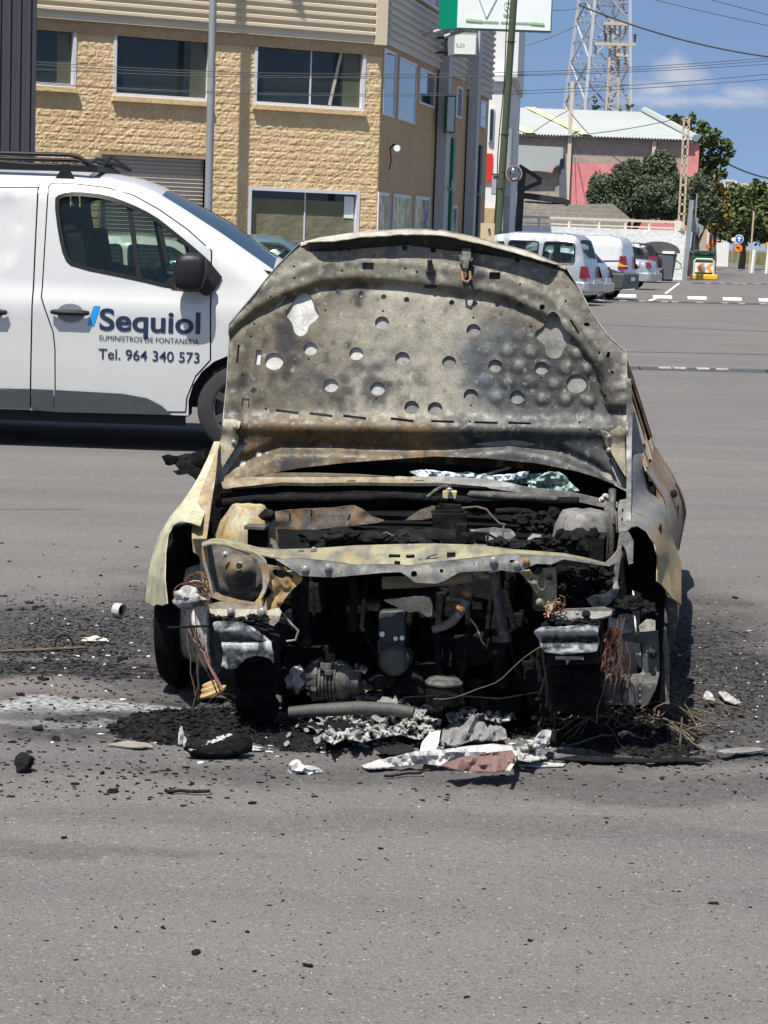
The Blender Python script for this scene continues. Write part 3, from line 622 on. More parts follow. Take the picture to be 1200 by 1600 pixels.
# grey post at wall end with back of signs
rs = empty('sign_post', (0, 0, 0), 'grey post with sign backs at the end of the white wall', 'sign post')
q = P(1069, 440, 106.5); qt = P(1079, 345, 106.5); M_galv = mat('galvanised', [(.28, .30, .31), (.36, .38, .38)], scale=2, rough=.5, metal=.4)
g = MB(); g.bar((q.x, 106.5, 0), (qt.x, 106.5, qt.z + 1), .28, .2); g.build('post', M_galv, rs, smooth=0)
rs2 = empty('road_sign', (0, 0, 0), 'back of grey road signs stacked on a thin post by the green bin', 'road sign')
g = MB(); q = P(1083, 392, 107); g.tube([(q.x, 107, 0), (q.x + .05, 107, 4.2)], .04); g.build('post', M_galv, rs2)
g = MB(); a, c = P(1079, 362, 106.9), P(1091, 340, 106.9); g.box(((a.x + c.x) / 2, 106.9, (a.z + c.z) / 2), (c.x - a.x, .03, c.z - a.z)); g.build('square_plate', M_galv, rs2, smooth=0)
g = MB(); q = P(1090, 358, 107.1); g.lathe([(0, 0), (.28, 0), (.28, .03), (0, .03)], q, 'y', 20); g.build('round_plate', M_galv, rs2)
# ================================================================ VEHICLES IN ONE PIECE OF CODE: side profile + tumblehome
def offs(poly, d):
    """shrink a simple polygon by d"""
    n = len(poly); ar = sum(poly[i][0] * poly[(i + 1) % n][1] - poly[(i + 1) % n][0] * poly[i][1] for i in range(n)); s = 1 if ar > 0 else -1; out = []
    for i in range(n):
        a, b, c = Vector(poly[i - 1]), Vector(poly[i]), Vector(poly[(i + 1) % n]); e = (b - a).normalized(); f = (c - b).normalized()
        n1, n2 = Vector((-e.y, e.x)) * s, Vector((-f.y, f.x)) * s; k = n1 + n2
        out.append(tuple(b + k * d / max(.35, 1 + n1.dot(n2))))
    return out
def rndc(poly, r):
    out = []; n = len(poly)
    for i in range(n):
        a, b, c = Vector(poly[i - 1]), Vector(poly[i]), Vector(poly[(i + 1) % n]); p = b + (a - b) * min(r / (a - b).length, .42); q = b + (c - b) * min(r / (c - b).length, .42)
        out += [tuple(p), tuple(p * .25 + b * .5 + q * .25), tuple(q)]
    return out
M_tyre = mat('tyre', [(.018, .018, .019), (.03, .03, .031)], scale=8, rough=.85, bump=.002, bscale=60)
M_alloy = mat('alloy', [(.45, .46, .48)], rough=.3, metal=.8)
M_darkrim = mat('steel_rim_dark', [(.05, .05, .055), (.08, .08, .085)], scale=6, rough=.5, metal=.3)
M_black = mat('black_trim', [(.007, .007, .008), (.012, .012, .013)], scale=6, rough=.5, spec=.3)
M_int = mat('interior_dark', [(.012, .012, .014)], rough=.9)
M_carglass = glass('car_glass', (.012, .02, .022), .6); M_glassdark = glass('privacy_glass', (.01, .012, .014), .12)
M_lred = mat('tail_lamp_red', [(.15, .006, .009)], rough=.12, coat=1); M_lamb = mat('lamp_amber', [(.65, .20, .02)], rough=.15); M_plate = mat('plate_white', [(.75, .75, .72)], rough=.4)
def wheel(parent, c, r, w, rim=M_alloy, spokes=7, side=-1):
    g = MB(); i = r * .66
    g.lathe([(i, -w / 2), (r * .93, -w / 2), (r * .985, -w * .42), (r, -w * .25), (r, w * .25), (r * .985, w * .42), (r * .93, w / 2), (i, w / 2), (i, -w / 2)], c, 'y', 36); wo = g.build('wheel', M_tyre, parent, smooth=50)
    g = MB(); c = Vector(c); g.lathe([(i, -w / 2 + .005), (i * .93, -w / 2 + .01), (i * .9, -w * .1), (0, -w * .1)] if side < 0 else [(i, w / 2 - .005), (i * .93, w / 2 - .01), (i * .9, w * .1), (0, w * .1)], c, 'y', 36)
    for k in range(spokes):
        a = 2 * math.pi * k / spokes; d = Vector((math.cos(a), 0, math.sin(a))); y = Vector((0, side * (w / 2 - .02), 0))
        g.bar(c + y * .75 + d * .02, c + y + d * i * .97, .055, .03, up=(0, 1, 0))
    g.lathe([(0, side * w * .5), (.07, side * w * .48), (.075, side * w * .3)], c, 'y', 14); g.build('rim', rim, wo); return wo
def vehicle(root, top, zb, hw, wheels, paint, wins=(), glass_x=(), belt=.95, tum=.16, taper=(), crown=.05, doors=(), arch=.06, wr=.31, rim=M_alloy, edge=.10, step=.07, press=(), wglass=M_carglass, skirt=None, sglass=None, both=True, cr_tab=None, front_side=-1, near_only_doors=False):
    """top: (x,z) from rear bottom over the roof to the nose bottom; wins: (x,z) polygons; doors: (outline, windows, name)"""
    topd = dens(top, step, closed=False)
    xs0 = sorted(topd)
    def ztop(x):
        best = -9
        for (a, b), (c, d) in zip(top, top[1:]):
            lo, hi = min(a, c), max(a, c)
            if lo - 1e-6 <= x <= hi + 1e-6: best = max(best, b if abs(c - a) < 1e-6 else b + (d - b) * (x - a) / (c - a))
        return best if best > -9 else max(b for a, b in top)
    H = max(b for a, b in top)
    def yw(x, z):
        y = hw * (1 - tum * max(0, (z - belt) / (H - belt)) ** 1.25) - .05 * max(0, (belt * .62 - z) / belt) ** 1.5
        y -= .035 * sm(belt + .02, belt + .14, z)
        y -= hw * ip(taper, x) if taper else 0
        d = ztop(x) - z
        if d < edge: y -= edge * .75 * (1 - max(0, d) / edge) ** 2
        return y
    lower = []
    x0, x1 = top[0][0], top[-1][0]; lo = [(x1, zb)]
    for wx in sorted(wheels, reverse=True):
        ra = wr + arch; zc = wr
        a0 = math.asin(max(-1, min(1, (zb - zc) / ra)))
        for k in range(13):
            a = a0 + (math.pi - 2 * a0) * k / 12; lo.append((wx + ra * math.cos(a), zc + ra * math.sin(a)))
    lo.append((x0, zb)); outline = dens(top + lo if top[-1][1] > zb + .01 else top + lo[1:], step)
    # drop duplicate points
    q = []
    for p in outline:
        if not q or (Vector(p) - Vector(q[-1])).length > 1e-4: q.append(p)
    if (Vector(q[0]) - Vector(q[-1])).length < 1e-4: q.pop()
    outline = q; parts = {}
    dholes = [dens(d[0], step) for d in doors]; wh = [dens(rndc(w, .08), step) for w in wins]
    g = MB()
    v, f = cdt(outline, dholes + wh, step * 1.3)
    for s in (-1, 1): g.add([(x, s * yw(x, z), z) for x, z in v], f)
    # inner turn of the openings
    for h in wh:
        for s in (-1, 1):
            k = len(h); g.add([(x, s * yw(x, z), z) for x, z in h] + [(x, s * (yw(x, z) - .05), z) for x, z in h], [(i, (i + 1) % k, (i + 1) % k + k, i + k) for i in range(k)])
    cols = (-1, -.9, -.45, 0, .45, .9, 1); nc = len(cols); gl = MB(); vs = []; cr = lambda x: ip(cr_tab, x) if cr_tab else crown
    for x, z in topd:
        ye = yw(x, z)
        for t in cols: vs.append((x + (cr(x) * .0), t * ye, z + cr(x) * (1 - t * t) ** .8 if z > .5 else z))
    fb, fg = [], []
    for i in range(len(topd) - 1):
        mx = (topd[i][0] + topd[i + 1][0]) / 2; mz = (topd[i][1] + topd[i + 1][1]) / 2; isg = any(a < mx < b and c < mz < d for a, b, c, d in glass_x)
        for j in range(nc - 1): (fg if isg and 0 < j < nc - 2 else fb).append((i * nc + j, i * nc + j + 1, (i + 1) * nc + j + 1, (i + 1) * nc + j))
    g.add(vs, fb); bm = bmesh.new(); body = g.build('body', paint, root, smooth=40)
    bm.from_mesh(body.data); bmesh.ops.remove_doubles(bm, verts=bm.verts, dist=.0008); bm.to_mesh(body.data); bm.free(); body.data.shade_smooth(); body.data.set_sharp_from_angle(angle=R(40))
    for gi, (ga, gb, gc, gd) in enumerate(glass_x):
        fk = [q for q in fg if ga <= sum(vs[i][0] for i in q) / 4 <= gb]
        if not fk: continue
        used = sorted({i for q in fk for i in q}); mp = {a: i for i, a in enumerate(used)}; gl = MB(); gl.add([vs[i] for i in used], [tuple(mp[i] for i in q) for q in fk]); gl.build('windscreen' if gi == 0 else 'rear_window', sglass or wglass, root, smooth=60)
    def sheet(name, outl, holes, mt, off=0, parent=root, sides=(-1, 1), stp=step * 1.3, fn=None, lines=(), solid=0):
        v, f = cdt(dens(outl, step), holes, stp, lines); out = []
        for k, s in enumerate(sides):
            g = MB(); g.add([(x, s * (yw(x, z) + off + (fn(x, z) if fn else 0)), z) for x, z in v], f)
            out.append(g.build(name, mt, parent[k] if isinstance(parent, list) else parent, smooth=40, solid=solid))
        return out
    for w in wins:
        o = sheet('window', rndc(w, .08), (), wglass, -.022)
        rg = rndc(w, .08); sheet('window_seal', offs(rg, -.012), [offs(rg, .028)], M_black, .004, parent=o)
    # floor and dark inside, wheel wells
    g = MB(); g.box(((x0 + x1) / 2, 0, zb + .02 + (belt - zb) * .3), (abs(x1 - x0) * .93, hw * 1.72, (belt - zb) * .5)); g.build('floor_pan', M_int, root, smooth=0)
    for wx in wheels:
        for s in (-1, 1): wheel(root, (wx, s * (hw - .13), wr), wr, .2, rim, side=s)
    return dict(yw=yw, sheet=sheet, ztop=ztop, body=body)

# ---------------------------------------------------------------- the white van beside the wreck
M_vanwhite = mat('van_white', [(.475, .48, .47), (.50, .505, .495)], scale=.6, rough=.28, coat=.6, fine=.02, fscale=4)
M_vangrey = mat('van_cladding', [(.035, .04, .045), (.05, .055, .06)], scale=3, rough=.6, fine=.06, fscale=30)
YN = 15.66; VHW = .955
vz = P(379, 640, YN).x
van = empty('van', (vz, YN + VHW, 0), 'white panel van with roof rack and blue lettering on its door', 'van')
def VP(px, py, y=0): p = P(px, py, YN + y); return (p.x - vz, p.z)
VL = lambda pts, y=0: [VP(a, b, y) for a, b in pts]
zr_ = VP(60, 272, .12)[1]
vtop = [(-4.07, .3), (-4.08, .9), (-4.02, 1.5), (-3.93, zr_ - .1), (-3.8, zr_ - .02), (-3.4, zr_)] + [(VP(0, 272, .12)[0], zr_)] + VL(((110, 274), (165, 279), (205, 288), (236, 300)), .15) + VL(((286, 333), (350, 377), (425, 429)), .1) + [(.55, 1.08), (.8, .92), (.9, .7), (.93, .3)]
win_px = ((84, 312), (92, 303.5), (115, 300.5), (161, 305), (199, 318), (238, 337), (268, 360), (299, 385), (326, 408), (333, 418), (322, 440), (308, 452), (268, 450), (215, 437), (115, 417), (101.6, 404), (92, 366))
door_px = ((69, 290), (74, 284.5), (115, 286), (161, 291.5), (205, 304), (245, 326), (290, 357), (330, 392), (330, 563), (307, 588), (293, 622), (291, 645), (85, 643), (85, 546), (82, 519), (63, 465), (66, 380))
slide_px = ((-220, 291), (55, 291), (51.5, 465), (48, 638), (-220, 634))
dw = VL(door_px); sw_ = VL(slide_px); wpoly = VL(win_px, .08)
info = vehicle(van, vtop, .27, VHW, (0.0, -3.1), M_vanwhite, doors=((dw,), (sw_,)), glass_x=((VP(240, 300)[0], VP(424, 300)[0], 1.25, 1.93),), belt=1.02, tum=.15, taper=((-4.1, .05), (-3.6, 0), (.1, 0), (.5, .1), (.93, .32)), crown=.05, wr=.335, arch=.06, rim=M_darkrim, sglass=glass('windscreen_glass', (.03, .055, .075), .12), edge=.16, step=.06, cr_tab=((-4, .05), (-1.2, .05), (-.7, .06), (-.2, .13), (.25, .12), (.9, .1)))  # blue sky reflection is put into the windscreen tint
yw = info['yw']; sheet = info['sheet']
wr_ = rnd(wpoly, 1)
near = (-1,)
dr = sheet('door', offs(dw, .010), [dens(wr_, .05)], M_vanwhite, 0, sides=(-1, 1), solid=.012, stp=.06)
gl_ = sheet('window', wr_, (), M_carglass, -.02, parent=dr, sides=(-1, 1))
sheet('window_seal', offs(wr_, -.008), [offs(wr_, .022)], M_black, .008, parent=dr, sides=(-1, 1))
# dark inner frame of the door window, quarter-light divider, mirror triangle
for a, c, w in (((199, 318), (219, 440), .035), ((246, 345), (262, 412), .03)):
    p, q = VP(*a, .08), VP(*c, .08)
    for k, s in enumerate((-1, 1)): g = MB(); g.bar((p[0], s * (yw(*p) - .012), p[1]), (q[0], s * (yw(*q) - .012), q[1]), w, .02, up=(0, 1, 0)); g.build('window_divider', M_black, dr[k], smooth=0)
    
tri = VL(((296, 386), (326, 408), (347, 433), (341, 446), (330, 458), (268, 452), (260, 440), (290, 410)), .03); sheet('mirror_base', tri, (), M_black, .012, parent=dr, sides=(-1, 1))
pp = VL(((-220, 303), (33, 303), (38.5, 312), (36, 390), (30, 410), (22, 420), (0, 432), (-220, 470)), .05)
pin = offs(rnd(pp, 1), .035); pout = rnd(pp, 1)
sd = sheet('sliding_door', offs(sw_, .010), (), M_vanwhite, 0, sides=(-1, 1), solid=.012, stp=.07, fn=lambda x, z: -.016 if inside((x, z), pin) else 0, lines=(dens(pout, .05), dens(pin, .05)))
for nm, pl in (('sill_cladding', ((85.5, 609), (192, 615), (230, 622), (253, 634), (268, 648), (85.5, 643.5))), ('sill_cladding', ((-220, 603), (47.5, 607.5), (47, 638.5), (-220, 633))), ('sill_cladding', ((49.5, 607.5), (84, 609), (84, 643), (49.5, 640)))):
    sheet(nm, VL(pl), (), M_vangrey, .02, parent=van, sides=(-1, 1), solid=.008, stp=.04)
g = MB()
for s in (-1, 1): g.bar((-2.7, s * (VHW - .09), .235), (-.42, s * (VHW - .09), .235), .09, .09); g.bar((-2.6, s * .4, .22), (-.5, s * .4, .22), .3, .12)
g.tube([(-3.9, .3, .26), (-2, .3, .25), (-.8, .2, .25)], .04); g.build('underbody', M_int, van, smooth=0)
for xx, yy in ((49, 643), (86, 645)): g = MB(); q = VP(xx, yy); g.lathe([(0, -.03), (.013, -.028), (.014, 0)], (q[0], -VHW + .03, q[1] + .02), 'y', 8); g.build('sill_fixing', M_plate, van)
# handles
M_hand = mat('handle_recess', [(.16, .18, .19)], rough=.5)
def handle(px0, px1, y, parent):
    a, c = VP(px0, y), VP(px1, y); m = ((a[0] + c[0]) / 2, (a[1] + c[1]) / 2); w = c[0] - a[0]
    v = circ(m[0], m[1] - .005, w * .36, 18, .068); sheet('handle_recess', v, (), M_hand, .014, parent=parent, sides=near, stp=.03)
    g = MB(); yy = -yw(*m) - .03; g.tube([(m[0] - w / 2, yy, m[1]), (m[0] - w / 2 + .03, yy - .012, m[1]), (m[0] + w / 2 - .03, yy - .012, m[1]), (m[0] + w / 2, yy, m[1])], [.014, .02, .02, .014], 8); g.build('handle', M_black, parent[0])
handle(81, 140, 488, dr); handle(-50, 12, 487, sd)
# mirror
p0, p1 = VP(273, 453, -.2), VP(317, 399, -.2); cx, cz = (p0[0] + p1[0]) / 2, (p0[1] + p1[1]) / 2
for s in (-1, 1):
    g = MB(); vs = []; bm = bmesh.new(); bmesh.ops.create_cube(bm, size=1); bmesh.ops.subdivide_edges(bm, edges=bm.edges, cuts=4, use_grid_fill=True)
    for v in bm.verts:
        c = v.co; k = max(abs(c.x), abs(c.y), abs(c.z)) * 2; n = c.normalized() * .5; c = c.lerp(n * 1.25, .62); vs.append((cx + c.x * (p1[0] - p0[0]) * 1.08 + c.z * .02, s * (VHW + .095) + c.y * .15, cz + c.z * (p1[1] - p0[1]) * .98))
    g.add(vs, [tuple(x.index for x in f.verts) for f in bm.faces]); bm.free(); g.tube([(cx + .04, s * (VHW + .08), cz - .06), (cx + .12, s * (VHW - .02), cz - .1)], [.05, .07], 10); g.build('mirror', M_black, dr[0 if s < 0 else 1], smooth=60)
# bonnet and screen joints seen from the side, wiper cowl
g = MB(); p = VP(418, 426); g.bar((p[0] - .25, -.7, p[1] + .06), (p[0] + .12, -.78, p[1] - .04), .05, .03); g.build('wiper', M_black, van, smooth=0)
# inside: seat, bulkhead, dash, wheel
g = MB(); q = VP(120, 420)
g.box((q[0] - .02, -.48, 1.18), (.16, .5, .75), Matrix.Rotation(R(-10), 3, 'Y')); g.box((q[0] - .1, -.48, 1.62), (.12, .28, .24)); g.box((q[0] - .02, .35, 1.2), (.16, .8, .78), Matrix.Rotation(R(-10), 3, 'Y')); g.build('seat', M_int, van, bevel=.03)
g = MB(); g.box((q[0] - .34, 0, 1.05), (.04, 1.5, 1.3)); g.build('bulkhead', M_int, van, smooth=0)
g = MB(); d = VP(262, 440); g.prism([(d[0] - .12, -.8, .8), (d[0] - .1, -.8, 1.1), (d[0] + .15, -.8, 1.2), (d[0] + .75, -.8, 1.14), (d[0] + .75, -.8, .8)], (0, 1.6, 0)); g.build('dashboard', M_int, van, smooth=0)
g = MB(); c = Vector((d[0] - .2, -.42, 1.14)); Rm = Matrix.Rotation(R(-62), 3, 'Y'); g.tube([c + Rm @ Vector((math.cos(a) * .19, math.sin(a) * .19, 0)) for a in [i * math.pi / 12 for i in range(25)]], .016, 6); g.build('steering_wheel', M_int, van)
# lettering
M_navy = mat('navy_letters', [(.012, .022, .06)], rough=.4); M_blue = mat('blue_slash', [(.01, .27, .62)], rough=.4)
def van_text(name, s, x0, yb, x1, cap, mt, bold=0):
    a, c = VP(x0, yb), VP(x1, yb); o = text(name, s, (0, 0, 0), 1, mt, dr[0], bold=0, ext=.0)
    me = o.data; xs = [v.co.x for v in me.vertices]; H_ = cap / (FPX / YN)
    bpy.data.objects.remove(o); o = text(name, s, (0, 0, 0), 1, mt, dr[0], bold=bold, ext=0); me = o.data; xs = [v.co.x for v in me.vertices]; sx = (c[0] - a[0]) / (max(xs) - min(xs)); sz = H_ / .729; mx = min(xs)
    yv = {}
    for v in me.vertices:
        x = a[0] + (v.co.x - mx) * sx; z = a[1] + v.co.y * sz - (x - a[0]) * .008; v.co = (x, -yw(x, z) - .0105, z)
    o.rotation_euler = (0, 0, 0); return o
van_text('lettering', 'Sequiol', 155.5, 514.5, 313, 34, M_navy, .022)
van_text('lettering', 'SUMINISTROS DE FONTANERIA', 155, 531.5, 311, 8.6, M_navy, .0)
van_text('lettering', 'Tel. 964 340 573', 154, 560, 312, 16.5, M_navy, .008)
sheet('blue_slash', VL(((136.5, 508.5), (147, 508.5), (157, 478), (146.5, 478))), (), M_blue, .0105, parent=dr, sides=near)
# roof rack
rk = empty('roof_rack', van.location, 'black tubular roof rack mounted on top of the white van', 'roof rack')
for y in (-.66, .66):
    g = MB(); s = 0 if y < 0 else 1
    pts = [(-3.6, y, zr_ + .3)] + [(VP(a, b, .3)[0], y, VP(a, b, .3)[1]) for a, b in ((0, 239), (108, 242), (122, 245), (138, 254), (148, 262))]
    g.tube(pts, .016, 8)
    pts = [(-3.6, y, zr_ + .21)] + [(VP(a, b, .3)[0], y, VP(a, b, .3)[1]) for a, b in ((0, 247), (120, 250), (142, 257))]; g.tube(pts, .012, 8)
    a = VP(0, 262, .3); c = VP(144, 264, .3); g.bar((-3.6, y, a[1]), (c[0], y, c[1]), .045, .045); g.build('side_rail', M_black, rk)
c = VP(148, 263, .3)
for x in (c[0], c[0] - 1.1, c[0] - 2.2, -3.5): g = MB(); g.bar((x, -.68, c[1]), (x, .68, c[1]), .045, .04); g.build('cross_bar', M_black, rk, smooth=0)
g = MB(); c2 = VP(187, 262, .9); g.tube([(c[0] - .1, .66, c[1] + .05), (c2[0] - .15, .60, c2[1] + .1), (c2[0], .6, c2[1])], .014, 8); g.tube([(c[0] - .05, -.66, c[1] + .02), (c2[0] - .18, 0, c2[1] + .06), (c2[0], .6, c2[1])], .014, 8); g.build('front_hoop', M_black, rk)
for x in (VP(100, 275, .2)[0], -1.9, -3.2):
    for y in (-.66, .66): g = MB(); g.prism([(x - .09, y - .03, zr_ - .05), (x + .09, y - .03, zr_ - .05), (x + .03, y - .03, zr_ + .03), (x + .02, y - .03, zr_ + .08), (x - .03, y - .03, zr_ + .08), (x - .04, y - .03, zr_ + .03)], (0, .06, 0)); g.build('rack_foot', M_black, rk, smooth=0)

# ---------------------------------------------------------------- parked cars
def paint(name, c, met=.0): return mat(name, [c, tuple(x * 1.08 for x in c)], scale=.8, rough=.3, metal=met, coat=.8)
M_white = paint('white_paint', (.50, .51, .52)); M_silver = paint('silver_paint', (.34, .36, .385), .35); M_silver2 = paint('silver_blue', (.33, .37, .41), .35); M_blackp = mat('black_paint', [(.012, .012, .015), (.015, .015, .018)], scale=1, rough=.35, coat=.15); M_skyteal = paint('sky_teal_paint', (.07, .14, .16), .4); M_navyp = paint('navy_paint', (.015, .02, .07)); M_creamp = paint('cream_paint', (.62, .6, .5))
def shape(kind):
    if kind == 'mpv': return dict(top=[(0, .28), (-.02, .6), (.02, .95), (.10, 1.3), (.22, 1.66), (.34, 1.77), (.7, 1.82), (2.0, 1.82), (2.5, 1.74), (3.25, 1.12), (3.9, .92), (4.08, .75), (4.12, .45), (4.1, .28)], wins=[[(.28, 1.06), (.30, 1.56), (.42, 1.62), (1.12, 1.62), (1.16, 1.06)], [(1.28, 1.06), (1.26, 1.62), (2.08, 1.62), (2.12, 1.06)], [(2.22, 1.06), (2.2, 1.6), (2.42, 1.56), (2.9, 1.12), (2.88, 1.06)]], wheels=(.62, 3.32), glass=((2.5, 3.25, 1.1, 1.8), (.08, .3, 1.1, 1.66)), hw=.86, belt=.98)
    if kind == 'panel': return dict(top=[(0, .3), (-.02, .7), (.03, 1.2), (.12, 1.66), (.2, 1.77), (.6, 1.82), (2.1, 1.82), (2.6, 1.74), (3.4, 1.1), (4.1, .92), (4.32, .7), (4.36, .3)], wins=[[(1.55, 1.08), (1.55, 1.62), (1.98, 1.62), (1.98, 1.08)], [(2.15, 1.08), (2.12, 1.6), (2.5, 1.56), (3.0, 1.12)]], wheels=(.75, 3.5), glass=((2.6, 3.4, 1.1, 1.8),), hw=.90, belt=1.0)
    if kind == 'sedan': return dict(top=[(0, .3), (-.04, .55), (.0, .78), (.12, 1.02), (.2, 1.05), (.62, 1.08), (1.35, 1.40), (1.9, 1.45), (2.4, 1.42), (3.3, .98), (4.2, .82), (4.45, .6), (4.46, .3)], wins=[[(.98, 1.04), (1.38, 1.32), (1.62, 1.35), (1.6, .98)], [(1.68, .97), (1.70, 1.35), (2.35, 1.35), (3.0, .95)]], wheels=(.9, 3.6), glass=((2.4, 3.3, .95, 1.5), (.62, 1.35, 1.06, 1.45)), hw=.88, belt=.9)
    if kind == 'suv': return dict(top=[(0, .34), (-.05, .65), (-.02, .98), (.14, 1.16), (.42, 1.58), (.55, 1.66), (1.4, 1.70), (2.1, 1.68), (2.5, 1.6), (3.3, 1.1), (4.2, .98), (4.5, .7), (4.5, .34)], wins=[[(.45, 1.16), (.68, 1.5), (1.1, 1.55), (1.12, 1.1)], [(1.2, 1.1), (1.2, 1.56), (1.95, 1.57), (1.98, 1.08)], [(2.05, 1.08), (2.05, 1.56), (2.4, 1.52), (2.95, 1.08)]], wheels=(.85, 3.55), glass=((2.5, 3.3, 1.1, 1.65), (.1, .45, 1.15, 1.6)), hw=.92, belt=1.02)
    if kind == 'hatch': return dict(top=[(0, .28), (-.04, .5), (.0, .85), (.14, 1.05), (.5, 1.40), (.8, 1.46), (1.6, 1.48), (2.1, 1.42), (2.9, 1.0), (3.7, .85), (3.95, .6), (3.96, .28)], wins=[[(.55, 1.0), (.72, 1.3), (1.3, 1.36), (1.35, .96)], [(1.42, .96), (1.40, 1.36), (2.05, 1.34), (2.65, .95)]], wheels=(.65, 3.1), glass=((2.1, 2.9, 1, 1.5), (.14, .5, 1.04, 1.42)), hw=.84, belt=.9)
def parked(name, label, kind, rear_px, Y, rz, pt, lamp=None, bumper=None, cat='car', wg=M_carglass, extra=None):
    sh = shape(kind); q = P(rear_px, 420, Y); rt = empty(name, (q.x, Y, 0), label, cat, 'cars parked in the street', R(rz))
    inf = vehicle(rt, sh['top'], sh['top'][0][1], sh['hw'], sh['wheels'], pt, wins=sh['wins'], glass_x=sh['glass'], belt=sh['belt'], taper=((-.1, .10), (.5, 0), (3.2, 0), (4.5, .22)), crown=.04, step=.11, edge=.09, wglass=wg)
    for lp in lamp or ():
        for s in (-1, 1):
            x, z0, z1, w, mt = lp; v = [(x - .12, z0), (x + w, z0), (x + w * .8, z1), (x - .02, z1)]; yy = lambda a, b: s * (inf['yw'](max(a, .02), b) + .012)
            g = MB(); g.add([(v[0][0], yy(*v[0]) * .78, v[0][1]), (v[0][0] + .06, yy(*v[0]), v[0][1]), (v[1][0], yy(*v[1]), v[1][1]), (v[2][0], yy(*v[2]), v[2][1]), (v[3][0] + .05, yy(*v[3]), v[3][1]), (v[3][0], yy(*v[3]) * .78, v[3][1])], [(0, 1, 4, 5), (1, 2, 3, 4)]); g.build('tail_lamp', mt, rt, smooth=0)
    if bumper:
        z0, z1, mt = bumper; g = MB(); v = [(x, z) for x in (-.10, .0, .28) for z in (z0, z1)]
        g.prism([(-.11, -sh['hw'] * .86, z0), (-.02, -sh['hw'] * .99, z0), (.34, -sh['hw'] - .012, z0), (.34, sh['hw'] + .012, z0), (-.02, sh['hw'] * .99, z0), (-.11, sh['hw'] * .86, z0)], (0, 0, z1 - z0)); g.build('bumper', mt, rt, bevel=.03)
    g = MB(); g.box((-.115, 0, .62), (.01, .5, .11)); g.build('number_plate', M_plate, rt, smooth=0)
    return rt, inf
M_bumpgrey = mat('bumper_grey', [(.05, .052, .056), (.065, .067, .07)], scale=3, rough=.55)
c1, i1 = parked('parked_car', 'silver people carrier with two side windows, nearest in the row along the white wall', 'mpv', 926, 57, 160, M_silver, ((.0, .72, 1.02, .13, M_lred),), (.36, .62, M_silver))
c2, i2 = parked('parked_car', 'small silver hatchback squeezed between the people carrier and white panel van', 'hatch', 945, 60.3, 160, M_silver2, ((.02, .68, .98, .2, M_lred),), (.3, .55, M_silver2))
c3, i3 = parked('parked_van', 'white compact panel van with grey rear bumper parked by the wall', 'panel', 984, 64.0, 161, M_white, ((.02, .90, 1.28, .14, M_lred), (.02, .98, 1.10, .15, M_lamb)), (.34, .78, M_bumpgrey), 'van')
i3['sheet']('lower_cladding', [(.0, .34), (.36, .34), (.37, .62), (.5, .78), (.72, .86), (.35, .9), (.0, .80)], (), M_bumpgrey, .012, parent=c3)
i3['sheet']('rub_strip', [(.1, 1.16), (1.45, 1.10), (1.45, 1.06), (.1, 1.12)], (), M_black, .012, parent=c3)
c4, i4 = parked('parked_car', 'silver saloon with red wraparound lamps beyond the white panel van', 'sedan', 1022, 80.5, 158, M_silver2, ((.02, .80, .99, .42, M_lred),), (.3, .62, M_silver2))
c5, i5 = parked('parked_car', 'black sport utility car beside the domed grey container', 'suv', 1029, 96.5, 160, M_blackp, ((.02, .92, 1.14, .3, M_lred),), (.36, .66, M_blackp), wg=M_glassdark)
c6, i6 = parked('parked_car', 'silver saloon, its sky reflection painted teal, between the white van and the raised bonnet', 'sedan', 236, 40, 2, M_skyteal, ((.02, .80, .99, .3, M_lred),))  # silver-grey car; the sky reflected on its roof is painted as teal
c7, i7 = parked('parked_car', 'navy car mostly hidden behind the raised bonnet', 'sedan', 350, 46, 4, M_navyp)
c8, i8 = parked('parked_car', 'cream car seen through the cab windows of the white van', 'hatch', 60, 33, 2, M_creamp)
c6.scale.z = 1.05
# ================================================================ STREET FURNITURE, PYLONS, WIRES, TREES
# street lamp pole in front of the warehouse
lp = empty('street_lamp', (0, 0, 0), 'grey steel lamp pole standing before the tan block wall', 'street lamp')
a = P(325, 345, 58.6); b_ = P(333, 0, 58.6); M_pole = mat('pole_grey', [(.24, .26, .28), (.30, .32, .34)], scale=1.5, rough=.55, metal=.2)
dx = (b_.x - a.x) / (b_.z - a.z); g = MB(); g.tube([(a.x - dx * a.z, 58.6, 0), (a.x + dx * (16.5 - a.z), 58.6, 16.5)], [.11, .085], 14); g.build('pole', M_pole, lp)
g = MB(); xt = a.x + dx * (16.5 - a.z); g.tube([(xt, 58.6, 16.4), (xt + .1, 58.4, 16.8), (xt + .2, 57.6, 17.0)], .045, 8); g.build('arm', M_pole, lp)
g = MB(); g.box((xt + .22, 57.3, 17.0), (.3, .8, .14)); g.build('lantern', M_pole, lp, bevel=.04)
g = MB(); q = P(325, 340, 58.47); g.box((q.x, 58.475, q.z), (.13, .012, .17)); g.build('number_label', M_signwhite, lp, smooth=0)
